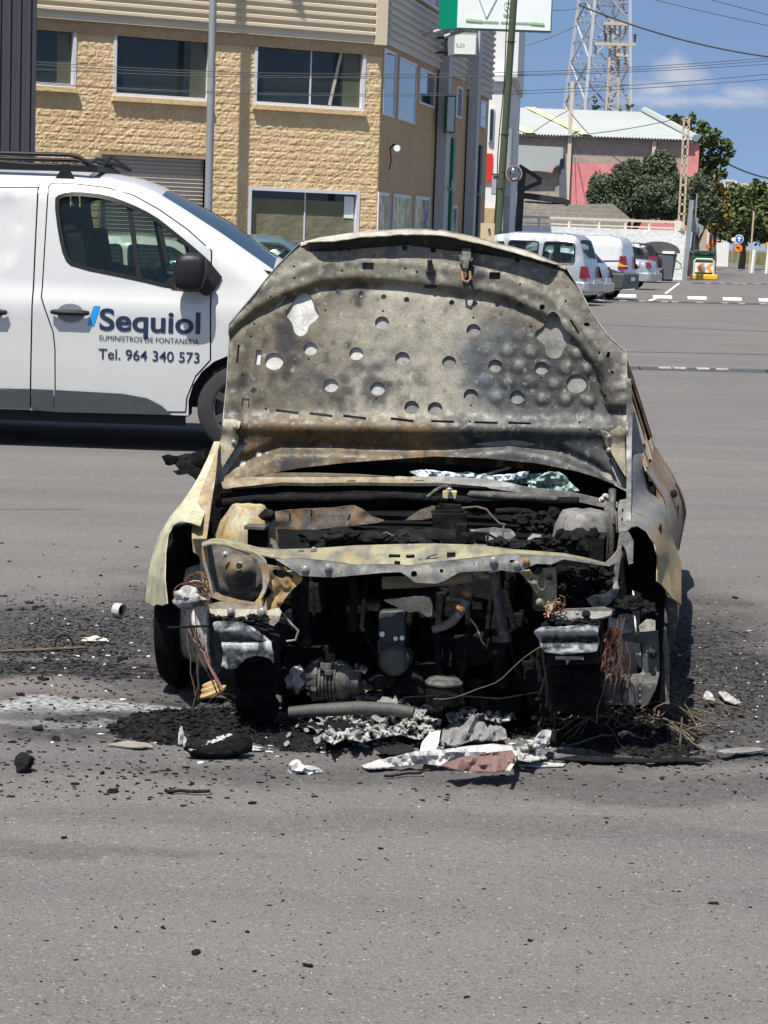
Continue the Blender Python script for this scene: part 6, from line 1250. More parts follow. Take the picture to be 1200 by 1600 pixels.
bolt_or_spot(CP(374, 884, -.37), (0, -1, .5), .010, lb); bolt_or_spot(CP(352, 866, -.33), (0, -1, .4), .009, lb); g = MB(); g.lump(CP(400, 932, -.5), (.022, .02, .016), .4, 1.5, 2, 3); g.build('melted_clip', M_char, lb)
pxsheet('bracket', [(410, 880), (428, 884), (445, 886), (462, 895), (473, 903), (470, 909), (456, 922), (444, 938), (437, 948), (428, 952), (418, 958), (410, 954), (416, 935), (428, 926), (421, 918), (411, 912), (414, 897)], lambda x, y: -.52 + .02 * fb(x, y, 25, 88), cpal(((.28, .17, .06), (.36, .23, .075), (.17, .12, .06), (.26, .23, .15)), 20, 89), holes=[rnd([(424, 889), (444, 890), (462, 902), (450, 905), (430, 902)], 1)], step=5, solid=.005)
pxsheet('bracket_rib', [(418, 936), (428, 915), (440, 908), (448, 910), (446, 918), (432, 925), (425, 940), (420, 955)], -.47, cpal(((.12, .07, .03), (.08, .05, .03)), 12, 90), step=5)
g = MB(); g.lathe([(0, 0), (.018, 0), (.018, .012), (.008, .014), (.008, .0), (0, .0)], CP(448, 910, -.53), 'y', 12); g.build('bush', M_rustm, wreck)
# lower brackets with bolts
b1 = pxsheet('lower_bracket', [(326, 944), (345, 940), (400, 946), (418, 955), (436, 950), (440, 957), (436, 970), (428, 978), (410, 972), (378, 966), (345, 968), (328, 958)], lambda x, y: -.56 - .03 * sm(950, 965, y), cpal(((.15, .145, .13), (.25, .23, .18), (.24, .15, .06)), 22, 91), step=5, solid=.006)
bolt_or_spot(CP(361, 955, -.585), (0, -1, .2), .012, b1); bolt_or_spot(CP(410, 956, -.60), (0, -1, .2), .015, b1); bolt_or_spot(CP(436, 940, -.54), (0, -1, .2), .010, wreck, M_rustm)
b2 = pxsheet('lower_bracket', [(862, 960), (885, 951), (915, 950), (944, 948), (958, 953), (955, 962), (942, 966), (905, 971), (872, 970)], lambda x, y: -.56 - .03 * sm(955, 968, y), cpal(((.10, .10, .098), (.17, .165, .15), (.06, .06, .06)), 18, 92), step=5, solid=.006)
bolt_or_spot(CP(916, 960, -.60), (0, -1, .2), .012, b2, M_char); bolt_or_spot(CP(902, 958, -.60), (0, -1, .2), .006, b2)
pxsheet('bracket', [(812, 893), (830, 890), (868, 886), (870, 912), (869, 938), (866, 956), (857, 958), (850, 945), (838, 928), (826, 910)], lambda x, y: -.50 + .025 * fb(x, y, 20, 93) + .03 * math.exp(-((x - 848) / 7) ** 2), cpal(((.20, .18, .12), (.27, .24, .15), (.13, .12, .09)), 20, 94), holes=[rnd([(826, 888), (850, 887), (846, 897), (832, 898)], 1)], step=5, solid=.005)
bolt_or_spot(CP(858, 901, -.53), (0, -1, .1), .010, wreck, M_char); bolt_or_spot(CP(843, 940, -.53), (0, -1, .1), .010, wreck)
# ---------------------------------------------------------------- crash boxes with molten aluminium
def melt(name, outl, bands, yl, seed):
    def cf(x, y):
        n = fb(x, y, 9, seed); w = max(math.exp(-((y - (by + sl * (x - bx0))) / bh) ** 2) * (bxa < x < bxb) for by, sl, bx0, bh, bxa, bxb in bands); w = max(0, min(1, w * 1.7 + n * .6 - .6)); return lerp(lerp((.014, .015, .017), (.05, .055, .06), max(0, min(1, .3 + n))), (.30, .32, .335), w)
    return pxsheet(name, outl, lambda x, y: yl + .007 * fb(x, y, 16, seed + 1) + .03 * sm(984, 1000, y) * (1 - sm(1003, 1010, y)), cf, step=2.2, stp_edge=3, solid=.012)
melt('crash_box', [(333, 974), (352, 971), (378, 972), (392, 980), (408, 992), (423, 1002), (427, 1020), (428, 1036), (421, 1028), (402, 1024), (382, 1030), (370, 1043), (355, 1046), (347, 1040), (349, 1020), (345, 1000), (337, 988)], ((979, .12, 350, 8, 333, 400), (1009, .02, 350, 6, 346, 404), (1004, 1.0, 424, 20, 412, 430), (1035, 0, 350, 12, 345, 356), (989, .6, 395, 5, 385, 425)), -.66, 110)
melt('crash_box', [(835, 986), (846, 979), (880, 980), (912, 977), (936, 979), (934, 992), (936, 1006), (933, 1017), (905, 1020), (880, 1022), (858, 1019), (846, 1014), (842, 998)], ((985, -.02, 880, 8, 836, 936), (1016, -.03, 880, 5, 850, 936), (1000, 0, 840, 16, 836, 846)), -.66, 114)
g = MB(); p = CP(868, 1027, -.65); q = CP(912, 1028, -.65); g.bar(p, q, .012, .01); r_ = CP(887, 1033, -.65); g.tube([CP(887, 1028, -.65), r_, CP(886, 1039, -.65)], [.010, .006, .001], 6); g.build('molten_drip', M_bolt, wreck)
for outl, yl in (([(338, 975), (425, 1003), (426, 1030), (350, 1042)], -.62), ([(842, 984), (934, 984), (934, 1038), (858, 1040)], -.62)):
    g = MB(); q = [CP(*p, yl) for p in outl]; g.prism(q, (0, .3, 0)); g.build('chassis_rail', M_char, wreck, smooth=0, bevel=.004)
for x0, x1, y0, y1 in ((366, 428, 1046, 1118), (858, 936, 1036, 1108)):
    pxsheet('subframe_leg', rnd([(x0, y0 - 14), (x1, y0 - 16), (x1 - 3, y1 - 30), (x1 + 5, y1), (x0 + 8, y1 + 2), (x0 + 2, y1 - 34)], 1), lambda x, y: -.50 + .03 * fb(x, y, 30, 180) + .02 * math.sin(y * .16), None, mt=M_soot, step=6, solid=.06, smooth=25)
# ---------------------------------------------------------------- engine bay, seen over the crossmember
g = MB(); g.prism([CP(345, 856, .1), CP(945, 875, .1), CP(945, 800, .6), CP(345, 790, .6)], (0, 0, -.25)); g.build('bay_floor', M_soot, wreck, smooth=0)
def pxtube(name, pts, yl, r, mt, parent=None, n=14): g = MB(); g.tube([CP(x, y, yl[i] if isinstance(yl, (list, tuple)) else yl) for i, (x, y) in enumerate(pts)], r, n); return g.build(name, mt, parent or wreck, smooth=60)
pxsheet('cowl_beam', [(346, 755), (380, 748), (427, 739), (490, 739), (560, 741), (632, 746), (690, 746), (760, 750), (832, 762), (889, 768), (943, 780), (966, 785), (966, 793), (940, 792), (886, 780), (830, 772), (760, 762), (690, 757), (632, 757), (560, 756), (490, 757), (440, 756), (390, 761), (350, 764)], lambda x, y: .44 - .05 * sm(0, 12, y - 748), lambda x, y: lerp(cpal(((.17, .105, .05), (.21, .18, .12), (.10, .075, .045)), 26, 120)(x, y), cpal(((.19, .19, .18), (.12, .12, .115), (.28, .28, .265)), 26, 121)(x, y), sm(600, 700, x)), step=5, solid=.012, holes=[slot(549, 757 - 3, 14, 2), slot(655, 757 - 4, 14, 2)])
pxtube('bulkhead_pipe', [(338, 787), (400, 780), (470, 779), (560, 778), (620, 775), (680, 779), (760, 784), (840, 784), (905, 783)], .36, .016, M_char); pxtube('bulkhead_pipe', [(345, 775), (470, 772), (600, 769), (690, 772), (800, 777)], .42, .010, M_char)
g = MB(); g.lathe([(.0, -.16), (.013, -.15), (.016, -.05), (.016, .09), (.012, .16), (0, .165)], CP(800, 776, .32), 'x', 12); g.build('wiper_motor_tube', M_metalash, wreck)
pxsheet('heat_panel', [(430, 799), (470, 795), (520, 793), (553, 789), (568, 796), (580, 806), (602, 813), (590, 817), (545, 822), (500, 827), (433, 831)], lambda x, y: .33 + .012 * fb(x, y, 30, 122), cpal(((.17, .10, .055), (.12, .085, .06), (.10, .09, .085), (.21, .12, .05)), 32, 123), step=5, holes=[slot(453, 809, 2.5, 14), slot(487, 802, 2.5, 12), slot(546, 808, 2.5, 10, 15)], solid=.004)
pxsheet('heat_panel', [(632, 813), (655, 797), (676, 790), (690, 794), (690, 806), (660, 812)], .34, cpal(((.10, .085, .07), (.16, .12, .08)), 20, 124), step=5)
# strut towers
def tower(c, rt, rb, h, name, cols, seed, nf=9):
    g = MB(); N = 40; col = []; cf = cpal(cols, .05, seed)
    for k, (t, rr) in enumerate(((0, rb), (.35, rb * .97), (.65, (rb + rt) / 2 * 1.06), (.85, rt * 1.12), (.97, rt * .98), (1, rt * .8), (1.0, 0.001))):
        for i in range(N):
            a = 2 * math.pi * i / N; q = 1 + .06 * math.cos(a * nf) * math.sin(min(1, t) * math.pi) ; p = Vector(c) + Vector((math.cos(a) * rr * q, math.sin(a) * rr * q, t * h + .006 * noise.noise(Vector((a * 2, t * 3, seed))))); g.v.append(p); col.append(cf(p.x, p.z + p.y))
    g.f = [(k * N + i, k * N + (i + 1) % N, (k + 1) * N + (i + 1) % N, (k + 1) * N + i) for k in range(6) for i in range(N)]; g.m = [0] * len(g.f); return g.build(name, M_burn, wreck, smooth=60, col=col)
c = CP(386, 862, -.02); t1_ = tower(c, .062, .108, CP(386, 789, -.02).z - c.z, 'strut_tower', ((.33, .27, .13), (.26, .155, .05), (.36, .33, .22), (.20, .15, .08)), 130)
g = MB(); p0, p1 = CP(386, 853, -.16), CP(414, 826, -.16); g.box(((p0.x + p1.x) / 2, p0.y + .03, (p0.z + p1.z) / 2 - .004), (p1.x - p0.x, .05, p1.z - p0.z)); g.build('recess', M_soot, t1_, smooth=0); g = MB(); g.box(((p0.x + p1.x) / 2, p0.y + .0, p1.z + .004), (p1.x - p0.x + .012, .06, .014)); g.build('ledge', M_metalash, t1_, bevel=.003)
pxsheet('tower_brace', [(412, 797), (424, 803), (431, 815), (431, 845), (436, 857), (420, 856), (416, 830), (414, 815)], -.10, cpal(((.26, .23, .15), (.17, .16, .12), (.33, .31, .24)), 16, 131), step=5)
g = MB(); g.lump(CP(418, 806, -.12), (.025, .02, .022), .4, 1.4, 2, 5); g.build('melted_cap', M_char, wreck)
c = CP(910, 866, .0); tower(c, .075, .105, CP(910, 797, .0).z - c.z, 'strut_tower', ((.10, .097, .09), (.17, .165, .15), (.055, .055, .053)), 132)
pxtube('strut_tube', [(957, 765), (956, 800), (956, 820)], [.1, .06, .04], .013, M_metalash)
pxsheet('inner_wing', [(944, 786), (952, 785), (964, 800), (964, 832), (950, 828), (944, 812)], .05, cpal(((.15, .15, .14), (.24, .23, .21)), 18, 133), step=6)
for p in ((941, 781), (950, 778), (953, 783), (946, 776)): bolt_or_spot(CP(*p, .30), (0, -1, .6), .010, wreck)
# bracket cup, hoses, engine clutter
cu = MB(); oc = [(674, 802), (727, 802), (724, 824), (716, 832), (684, 832), (677, 824)]; q = [CP(x, y, .05) for x, y in oc]; cu.prism(q, (0, .012, 0)); cu.prism([CP(x, y, .12) for x, y in ((673, 797), (727, 796), (727, 804), (674, 804))], (0, .012, 0))
for x in (675, 726): a, b = CP(x, 802, .05), CP(x, 797, .12); d = CP(x, 820, .05); cu.prism([a, b, d], (.008, 0, 0))
cu.build('plastic_tray', M_char, wreck, smooth=0, bevel=.004)
g = MB(); g.lathe([(0, 0), (.011, 0), (.011, .02), (0, .02)], CP(684, 795, .14), 'y', 12); g.lathe([(0, 0), (.011, 0), (.011, .02), (0, .02)], CP(716, 793, .14), 'y', 12); g.box(CP(700, 795, .16), (.07, .01, .035)); g.build('bracket_plate', M_char, wreck, bevel=.002)
pxtube('cable', [(722, 794), (745, 792), (760, 796), (768, 806), (780, 818), (790, 820)], .0, .004, M_brownw); pxtube('vacuum_hose', [(775, 800), (800, 798), (825, 800), (840, 808)], .25, .012, M_char)
g = MB(); p = CP(735, 838, -.05)
g.lathe([(.03, -.09), (.034, -.05), (.03, 0), (.036, .01), (.036, .05), (.02, .06), (.02, .10)], CP(700, 842, -.1), 'x', 14); g.box(CP(722, 834, -.14), (.035, .06, .07)); g.lathe([(0, -.03), (.018, -.03), (.018, 0), (0, 0)], CP(727, 839, -.2), 'y', 12); g.box(CP(748, 840, -.12), (.06, .05, .035)); g.build('throttle_body', M_metalash if False else M_char, wreck, bevel=.003)
pxsheet('engine_cover', [(735, 828), (770, 824), (798, 827), (806, 838), (795, 850), (770, 858), (742, 856)], lambda x, y: -.05 - .1 * sm(830, 855, y), cpal(((.10, .098, .09), (.06, .06, .058), (.16, .155, .14)), 20, 134), step=6, solid=.01)
pxtube('cable', [(785, 858), (784, 845), (786, 832), (787, 822)], -.15, .004, M_bolt); pxtube('cable', [(790, 856), (789, 846), (796, 841), (806, 843), (810, 850)], -.18, .0035, M_metalash); pxtube('cable', [(742, 832), (762, 834), (776, 842), (786, 848)], -.16, .004, M_char); pxtube('cable', [(760, 846), (760, 838), (764, 830)], -.16, .003, M_metalash)
pxsheet('pale_clip', [(824, 842), (832, 834), (846, 836), (846, 839), (834, 840), (828, 846)], -.2, lambda x, y: (.42, .42, .40), step=4, solid=.006)
random.seed(21); g = MB()
for i in range(26):
    x = random.uniform(492, 678); y = random.uniform(838, 857) - 8 * math.exp(-((x - 545) / 30) ** 2) - 5 * math.exp(-((x - 640) / 25) ** 2); g.lump(CP(x, y, random.uniform(-.3, -.12)), (random.uniform(.03, .06), .05, random.uniform(.012, .026)), .4, 1.8, 3, i)
g.build('charred_engine_top', M_char, wreck, smooth=80)
g = MB(); g.prism([CP(488, 862, -.32), CP(670, 860, -.32), CP(672, 845, -.1), CP(500, 842, -.1)], (0, 0, -.06)); g.build('engine_top', M_soot, wreck, smooth=0)
pxtube('cable', [(566, 836), (580, 832), (592, 836), (604, 832), (615, 838)], -.25, .003, M_brownw)
g = MB(); p0, p1 = CP(866, 872, -.3), CP(944, 838, -.3); g.box(((p0.x + p1.x) / 2, p0.y + .09, (p0.z + p1.z) / 2 - .03), (p1.x - p0.x, .17, p1.z - p0.z + .04))
for i in range(24): g.lump(CP(random.uniform(868, 942), random.uniform(834, 868), -.3 + random.uniform(0, .05)), (random.uniform(.014, .03), .02, random.uniform(.010, .022)), .5, 2, 2, i + 40)
g.build('burnt_battery', M_char, wreck, smooth=60)
g = MB()
for i in range(34): g.lump(CP(random.uniform(770, 868), random.uniform(842, 864), random.uniform(-.3, -.05)), (random.uniform(.012, .03), .025, random.uniform(.008, .018)), .5, 2, 2, i + 90)
for i in range(26): g.lump(CP(random.uniform(810, 880), random.uniform(800, 834), random.uniform(.0, .25)), (random.uniform(.01, .025), .02, random.uniform(.008, .02)), .5, 2, 2, i + 140)
g.build('charred_hoses', M_char, wreck, smooth=60)
# washer pivot with pale bracket
g = MB(); g.box(CP(703, 773, .36), (.05, .03, .03)); g.build('wiper_pivot', mat('pivot_yellow', [(.36, .29, .12), (.44, .38, .22)], scale=30, rough=.7), wreck, bevel=.004); bolt_or_spot(CP(702, 766, .33), (0, -.6, 1), .010, wreck); pxtube('linkage', [(668, 777), (680, 767), (690, 761), (700, 760)], .35, .007, M_metalash)
pxtube('wiper_arm', [(722, 750), (760, 741), (797, 731)], [.5, .52, .56], .005, M_bolt)
# crumbled windscreen
M_screen = mat('crumbled_glass', [(.13, .22, .19), (.22, .31, .28), (.34, .39, .37)], scale=40, rough=.25, bump=.004, bscale=160, fine=.35, fscale=220)
M_screenw = mat('crumbled_glass_pale', [(.42, .50, .54), (.58, .64, .66)], scale=30, rough=.3, bump=.004, bscale=110, fine=.25, fscale=190)
for outl, mt, y0 in (([(640, 738), (662, 734), (690, 737), (720, 741), (760, 744), (800, 741), (826, 736), (822, 745), (790, 752), (740, 754), (690, 747), (655, 745)], M_screenw, .50), ([(824, 762), (832, 752), (846, 743), (858, 737), (872, 738), (884, 745), (894, 757), (905, 768), (880, 768), (850, 766)], M_screen, .46), ([(690, 740), (730, 738), (770, 745), (760, 752), (720, 750)], M_screen, .53), ([(786, 748), (815, 744), (845, 740), (830, 756), (800, 756)], M_screen, .52)):
    pxsheet('windscreen_remains', outl, lambda x, y: y0 + .03 * fb(x, y, 22, 140) + .02 * fb(x, y, 7, 141), None, mt=mt, step=4, solid=.008, smooth=20)
# ---------------------------------------------------------------- behind the missing grille
g = MB(); q = [CP(x, y, -.16) for x, y in ((432, 880), (862, 884), (858, 1116), (440, 1112))]; g.prism(q, (0, .4, 0)); g.build('engine_block', M_soot, wreck, smooth=0)
random.seed(31); g = MB()
for i in range(46):
    x, y = random.uniform(445, 855), random.uniform(905, 1105); g.box(CP(x, y, -.18 + random.uniform(-.06, .02)), (random.uniform(.03, .12), random.uniform(.04, .1), random.uniform(.03, .12)), Matrix.Rotation(random.uniform(-.15, .15), 3, 'Y'))
g.build('engine_casting', M_char, wreck, bevel=.006)
for i in range(10): x = random.uniform(460, 840); pxtube('hose', [(x, random.uniform(900, 930)), (x + random.uniform(-20, 20), 980), (x + random.uniform(-30, 30), random.uniform(1030, 1080))], -.27, random.uniform(.005, .012), M_char)
pxsheet('heat_shield', [(600, 938), (630, 934), (662, 931), (672, 934), (676, 946), (675, 962), (668, 964), (655, 953), (640, 956), (622, 948)], lambda x, y: -.49 + .05 * sm(935, 960, y), cpal(((.36, .33, .27), (.24, .22, .18), (.44, .41, .35)), 14, 150), step=4, solid=.006)
pxtube('exhaust_port', [(652, 948), (660, 953), (664, 962)], -.37, .016, M_metalash)
g = MB(); g.prism([CP(x, y, -.30) for x, y in ((592, 955), (632, 953), (634, 1000), (628, 1022), (596, 1022), (590, 990))], (0, .1, 0)); g.build('timing_cover', mat('cover_dark', [(.018, .02, .024), (.035, .04, .048)], scale=20, rough=.6), wreck, bevel=.008)
for p, r_ in (((597, 991), .009), ((618, 998), .0075), ((628, 997), .008)): g = MB(); g.lathe([(0, 0), (r_, 0), (r_, .004), (0, .004)], CP(*p, -.315), 'y', 12); g.build('bolt_or_spot', M_plate, wreck)  # pale discs paint the brightness of see-through holes; not real fixings
g = MB(); g.lathe([(0, 0), (.035, .0), (.048, .012), (.052, .03), (.052, .12), (0, .12)], CP(613, 1035, -.36), 'y', 26); g.build('oil_filter', mat('filter_grey', [(.035, .034, .03), (.065, .063, .057)], scale=14, rough=.6, fine=.2, fscale=120), wreck, smooth=50)
g = MB(); g.lathe([(.02, 0), (.075, .03), (.09, .1), (.09, .2)], CP(632, 1090, -.34), 'y', 26); g.lump(CP(595, 1062, -.33), (.05, .05, .03), .3, 1.3, 3, 9); g.build('sump', M_char, wreck, smooth=60)
# alternator
g = MB(); ac = CP(515, 1062, -.36); prof = [(.0, -.105), (.030, -.105), (.034, -.095), (.034, -.07), (.045, -.068), (.062, -.045)]
for i in range(6): t = -.04 + i * .012; prof += [(.066, t), (.066, t + .007), (.058, t + .008), (.058, t + .011)]
prof += [(.062, .04), (.055, .06), (.040, .075), (.040, .10), (.02, .105), (0, .105)]
g.lathe(prof, ac, 'x', 30)
for k in range(9): a = k / 9 * 6.283; g.bar(ac + Vector((-.066, math.cos(a) * .05, math.sin(a) * .05)), ac + Vector((-.03, math.cos(a) * .066, math.sin(a) * .066)), .012, .012)
g.build('alternator', M_metalash, wreck, smooth=40); g = MB(); g.lump(ac + Vector((-.105, -.01, -.005)), (.034, .04, .042), .35, 2, 3, 17); g.build('molten_pulley', mat('molten_alu', [(.2, .2, .19), (.38, .38, .36)], scale=40, rough=.6, bump=.003, bscale=90), wreck, smooth=60)
random.seed(33); g = MB()
for i in range(22): g.box(CP(random.uniform(495, 575), random.uniform(1035, 1090), -.42 + random.uniform(0, .1)), (random.uniform(.01, .04), .03, random.uniform(.01, .03)), Matrix.Rotation(random.uniform(-.5, .5), 3, 'Y'))
g.build('alternator_bracket', M_metalash, wreck, bevel=.002)
pxtube('hose', [(676, 984), (694, 978), (706, 972), (716, 960), (722, 948), (729, 937)], -.38, [.012, .014, .015, .016, .017, .018], mat('hose_grey', [(.09, .085, .075), (.15, .14, .12)], scale=30, rough=.7)); pxtube('hose_clip', [(719, 952), (722, 947)], -.385, .021, M_rustm); pxtube('hose_end', [(728, 930), (731, 924)], -.38, .017, M_rustm)
pxtube('radiator_rail', [(598, 911), (650, 909), (700, 905), (738, 899)], -.40, .020, mat('rail_tan', [(.12, .10, .075), (.22, .17, .11)], scale=20, rough=.75, fine=.2))
pxtube('strut_bar', [(772, 893), (777, 930), (783, 970), (790, 1002)], -.36, [.018, .016, .018, .022], M_metalash); pxtube('strut_bar', [(550, 905), (553, 940), (550, 985)], -.38, .014, M_char); pxtube('strut_bar', [(470, 900), (468, 945), (475, 1010)], -.36, .028, M_char)
pxtube('cable', [(434, 950), (447, 965), (455, 975), (466, 985), (462, 1000), (448, 1002)], -.5, .004, M_bolt); pxtube('cable', [(735, 967), (745, 980), (752, 1000), (757, 1008)], -.42, .003, M_bolt)
g = MB(); cc = CP(692, 1100, -.45); g.lathe([(0, 0), (.052, 0), (.056, .01), (.056, .06), (.058, .062), (.058, .07), (.045, .074), (.03, .072), (0, .078)], cc, 'z', 28); g.build('filter_can', M_char, wreck, smooth=40); g = MB(); g.lathe([(0, .079), (.05, .075), (.06, .066), (.061, .072), (.05, .083), (0, .086)], cc, 'z', 28); g.build('can_lid', M_metalash, wreck, smooth=40)
pxtube('bottom_pipe', [(452, 1113), (495, 1110), (560, 1106), (610, 1108), (646, 1114)], -.55, [.018, .021, .022, .021, .02], mat('pipe_dark', [(.03, .03, .03), (.06, .058, .05)], scale=14, rough=.7, fine=.25))
random.seed(44)
for a, b, sg in (((682, 1092), (866, 990), 30),):
    pxtube('cable', [(a[0] + (b[0] - a[0]) * t + 5 * math.sin(t * 9 + sg), a[1] + (b[1] - a[1]) * t + sg * math.sin(t * math.pi) * .8 + 3 * math.sin(t * 14)) for t in [k / 12 for k in range(13)]], -.55, .0016, M_brownw, n=5)
pxtube('cable', [(630, 1090), (700, 1086), (780, 1092), (840, 1082)], -.5, .0025, M_char)
# headlamp stump heap on the right
g = MB(); random.seed(35)
for i in range(70): x = random.uniform(872, 965); g.lump(CP(x, random.uniform(885, 945), random.uniform(-.4, -.2)), (random.uniform(.008, .022), .015, random.uniform(.007, .018)), .5, 2, 2, i)
g.build('burnt_headlamp', M_char, wreck, smooth=60); g = MB(); g.prism([CP(x, y, -.18) for x, y in ((868, 884), (970, 880), (985, 950), (870, 955))], (0, .3, 0)); g.build('lamp_well', M_soot, wreck, smooth=0)
pxsheet('molten_lens', [(916, 936), (928, 930), (945, 928), (958, 918), (964, 905), (967, 918), (962, 936), (945, 948), (925, 947)], lambda x, y: -.45 + .03 * fb(x, y, 18, 155), cpal(((.16, .16, .15), (.26, .255, .24), (.10, .10, .10)), 14, 156), step=4, solid=.008)
g = MB()
for i in range(60): x = random.uniform(948, 1020); g.lump(CP(x, 950 - 10 * math.sin((x - 948) / 72 * 3.14) + random.uniform(-4, 14), random.uniform(-.5, -.36)), (random.uniform(.008, .018), .014, random.uniform(.006, .014)), .5, 2, 2, i + 200)
g.build('charred_heap', M_char, wreck, smooth=60)
# inner wing edge strip and well behind
for outl in ([(258, 825), (318, 820), (326, 945), (258, 945)], [(980, 822), (1032, 826), (1034, 950), (978, 950)]): g = MB(); g.prism([CP(x, y, .05) for x, y in outl], (0, .12, 0)); g.build('wheel_well', M_soot, wreck, smooth=0)
pxsheet('inner_edge', [(300, 842), (322, 842), (326, 880), (332, 930), (325, 940), (314, 900), (312, 870), (302, 862)], -.34, cpal(((.30, .26, .18), (.20, .13, .06), (.34, .32, .26)), 16, 160), step=5); pxsheet('inner_edge', [(968, 832), (982, 830), (990, 845), (989, 880), (982, 882), (978, 860), (972, 850), (970, 870), (962, 935), (955, 930), (962, 870)], -.33, cpal(((.16, .16, .15), (.10, .10, .10), (.28, .27, .24)), 16, 161), step=5)
pxsheet('right_panel', [(934, 986), (975, 990), (1028, 985), (1030, 1020), (1030, 1055), (1024, 1078), (1012, 1101), (925, 1101), (930, 1080), (945, 1058), (940, 1020)], lambda x, y: -.42 - .05 * sm(1050, 1070, y) + .012 * math.exp(-((x - 972) / 3) ** 2) * sm(1055, 1060, y) + .012 * math.exp(-((x - 1000) / 3) ** 2) * sm(1055, 1060, y), cpal(((.032, .033, .034), (.055, .056, .055), (.022, .022, .023)), 28, 162), holes=[rnd([(948, 1003), (1000, 1003), (1004, 1010), (1004, 1050), (998, 1054), (956, 1055), (950, 1040)], 1)], step=5, solid=.006)
for p in ((1021, 1024), (1021, 1052)): bolt_or_spot(CP(*p, -.43), (0, -1, 0), .008, wreck, M_char)
pxsheet('pale_plate', [(986, 1006), (1000, 1005), (1003, 1040), (1000, 1045), (994, 1030)], -.30, lambda x, y: (.30, .29, .25), step=5); pxsheet('pale_plate', [(998, 978), (1012, 966), (1024, 970), (1024, 990), (1000, 990)], -.26, lambda x, y: lerp((.42, .40, .34), (.2, .19, .17), max(0, min(1, fb(x, y, 8, 9) + .3))), step=4)
g = MB(); g.lump(CP(948, 1096, -.5), (.022, .015, .007), .2, 1.5, 2, 3); g.build('oval_stud', M_metalash, wreck)
# hanging copper wiring
random.seed(41)
def loose(name, n, a, b, ja, jb, sag, r, mt, parent, yl=-.52):
    g = MB()
    for i in range(n):
        p = CP(a[0] + random.gauss(0, ja), a[1] + random.gauss(0, ja * .5), yl + random.gauss(0, .02)); q = CP(b[0] + random.gauss(0, jb), b[1] + random.gauss(0, jb), yl + random.gauss(0, .03)); k = Vector((random.gauss(0, sag), random.gauss(0, sag), random.gauss(0, sag * .4)))
        g.tube([p.lerp(q, t) + k * math.sin(t * math.pi) + Vector((random.gauss(0, .0035), 0, random.gauss(0, .0035))) for t in [j / 7 for j in range(8)]], r, 5)
    return g.build(name, mt, parent)
loose('hanging_wires', 22, (957, 983), (944, 1045), 3, 7, .012, .0022, M_copper, wreck); loose('hanging_wires', 10, (960, 985), (968, 1065), 3, 9, .012, .002, M_copper, wreck); loose('hanging_wires', 6, (970, 965), (935, 1090), 6, 14, .02, .002, M_brownw, wreck)
loose('hanging_wires', 9, (860, 962), (872, 945), 6, 8, .015, .0025, M_copper, wreck, -.6)
loose('hanging_wires', 5, (297, 975), (346, 1082), 3, 3, .006, .0028, mat('pinkish_wire', [(.20, .08, .07), (.28, .15, .125)], scale=30, rough=.6), wreck, -.45); loose('hanging_wires', 3, (300, 955), (292, 1105), 8, 12, .015, .002, M_brownw, wreck, -.5)
g = MB()
for i in range(9): r_ = random.uniform(.022, .042); c = CP(303 + random.gauss(0, 6), 925 + random.gauss(0, 9), -.42); g.tube([c + Vector((math.cos(t) * r_ * 1.2, random.gauss(0, .004), math.sin(t) * r_)) for t in [j * .42 for j in range(16)]], .0025, 5)
g.build('wire_coil', M_copper, wreck)
g = MB(); g.lump(CP(296, 935, -.46), (.045, .03, .032), .45, 1.7, 3, 4); g.build('molten_lamp', mat('molten_grey', [(.09, .09, .09), (.24, .24, .235), (.4, .4, .39)], scale=35, rough=.5, bump=.004, bscale=70), wreck, smooth=70)
pxtube('thin_rod', [(262, 981), (300, 979), (327, 978)], -.5, .004, M_char)
g = MB()
for i in range(30): g.lump(CP(random.uniform(332, 420), 964 + random.uniform(-4, 10), -.6 + random.uniform(-.02, .04)), (random.uniform(.008, .018), .012, random.uniform(.004, .009)), .5, 2, 2, i + 300)
for i in range(30): g.lump(CP(random.uniform(850, 935), 974 + random.uniform(-5, 4), -.6 + random.uniform(-.02, .04)), (random.uniform(.008, .018), .012, random.uniform(.004, .009)), .5, 2, 2, i + 340)
g.build('soot_crust', M_char, wreck, smooth=60)
# ---------------------------------------------------------------- wheels: bare rims with burnt tyre remains
def burnt_wheel(px0, px1, yl, steer, x_out):
    w = .20; rr = .30; g = MB(); Rm = Matrix.Rotation(R(steer), 4, 'Z'); M_ = Matrix.Translation((x_out, yl, .272)) @ Rm; s = -1 if x_out < 0 else 1
    root = MB(); root.lathe([(.17, s * .08), (.255, s * .08), (.270, s * .06), (.272, s * .01), (.255, -s * .0), (.2, -s * .0), (.17, s * .08)], (0, 0, 0), 'x', 40); root.xf(M_); wo = root.build('wheel', M_soot, wreck, smooth=50)
    g.lathe([(.0, s * .03), (.18, s * .04), (.19, s * .06), (.195, s * .065), (.195, s * .05), (.175, s * .01), (.19, -s * .03), (.21, -s * .085), (.235, -s * .1), (.225, -s * .105), (.16, -s * .06), (.16, s * .03), (0, s * .03)], (0, 0, 0), 'x', 40); g.xf(M_); g.build('rim', mat('rim_ash_sunlit', [(.22, .21, .19), (.62, .61, .58), (.78, .77, .74)], scale=22, rough=.7, fine=.35, fscale=120, stretch=(1, .4, 1)), wo, smooth=50)  # ash tone raised to near white, standing in for sun on the barrel
    return wo
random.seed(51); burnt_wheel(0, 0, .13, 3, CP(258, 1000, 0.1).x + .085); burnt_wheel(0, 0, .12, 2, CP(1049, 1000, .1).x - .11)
for s in (-1, 1): random.seed(60 + s); w_ = burnt_wheel(0, 0, 2.62, 0, s * .68)
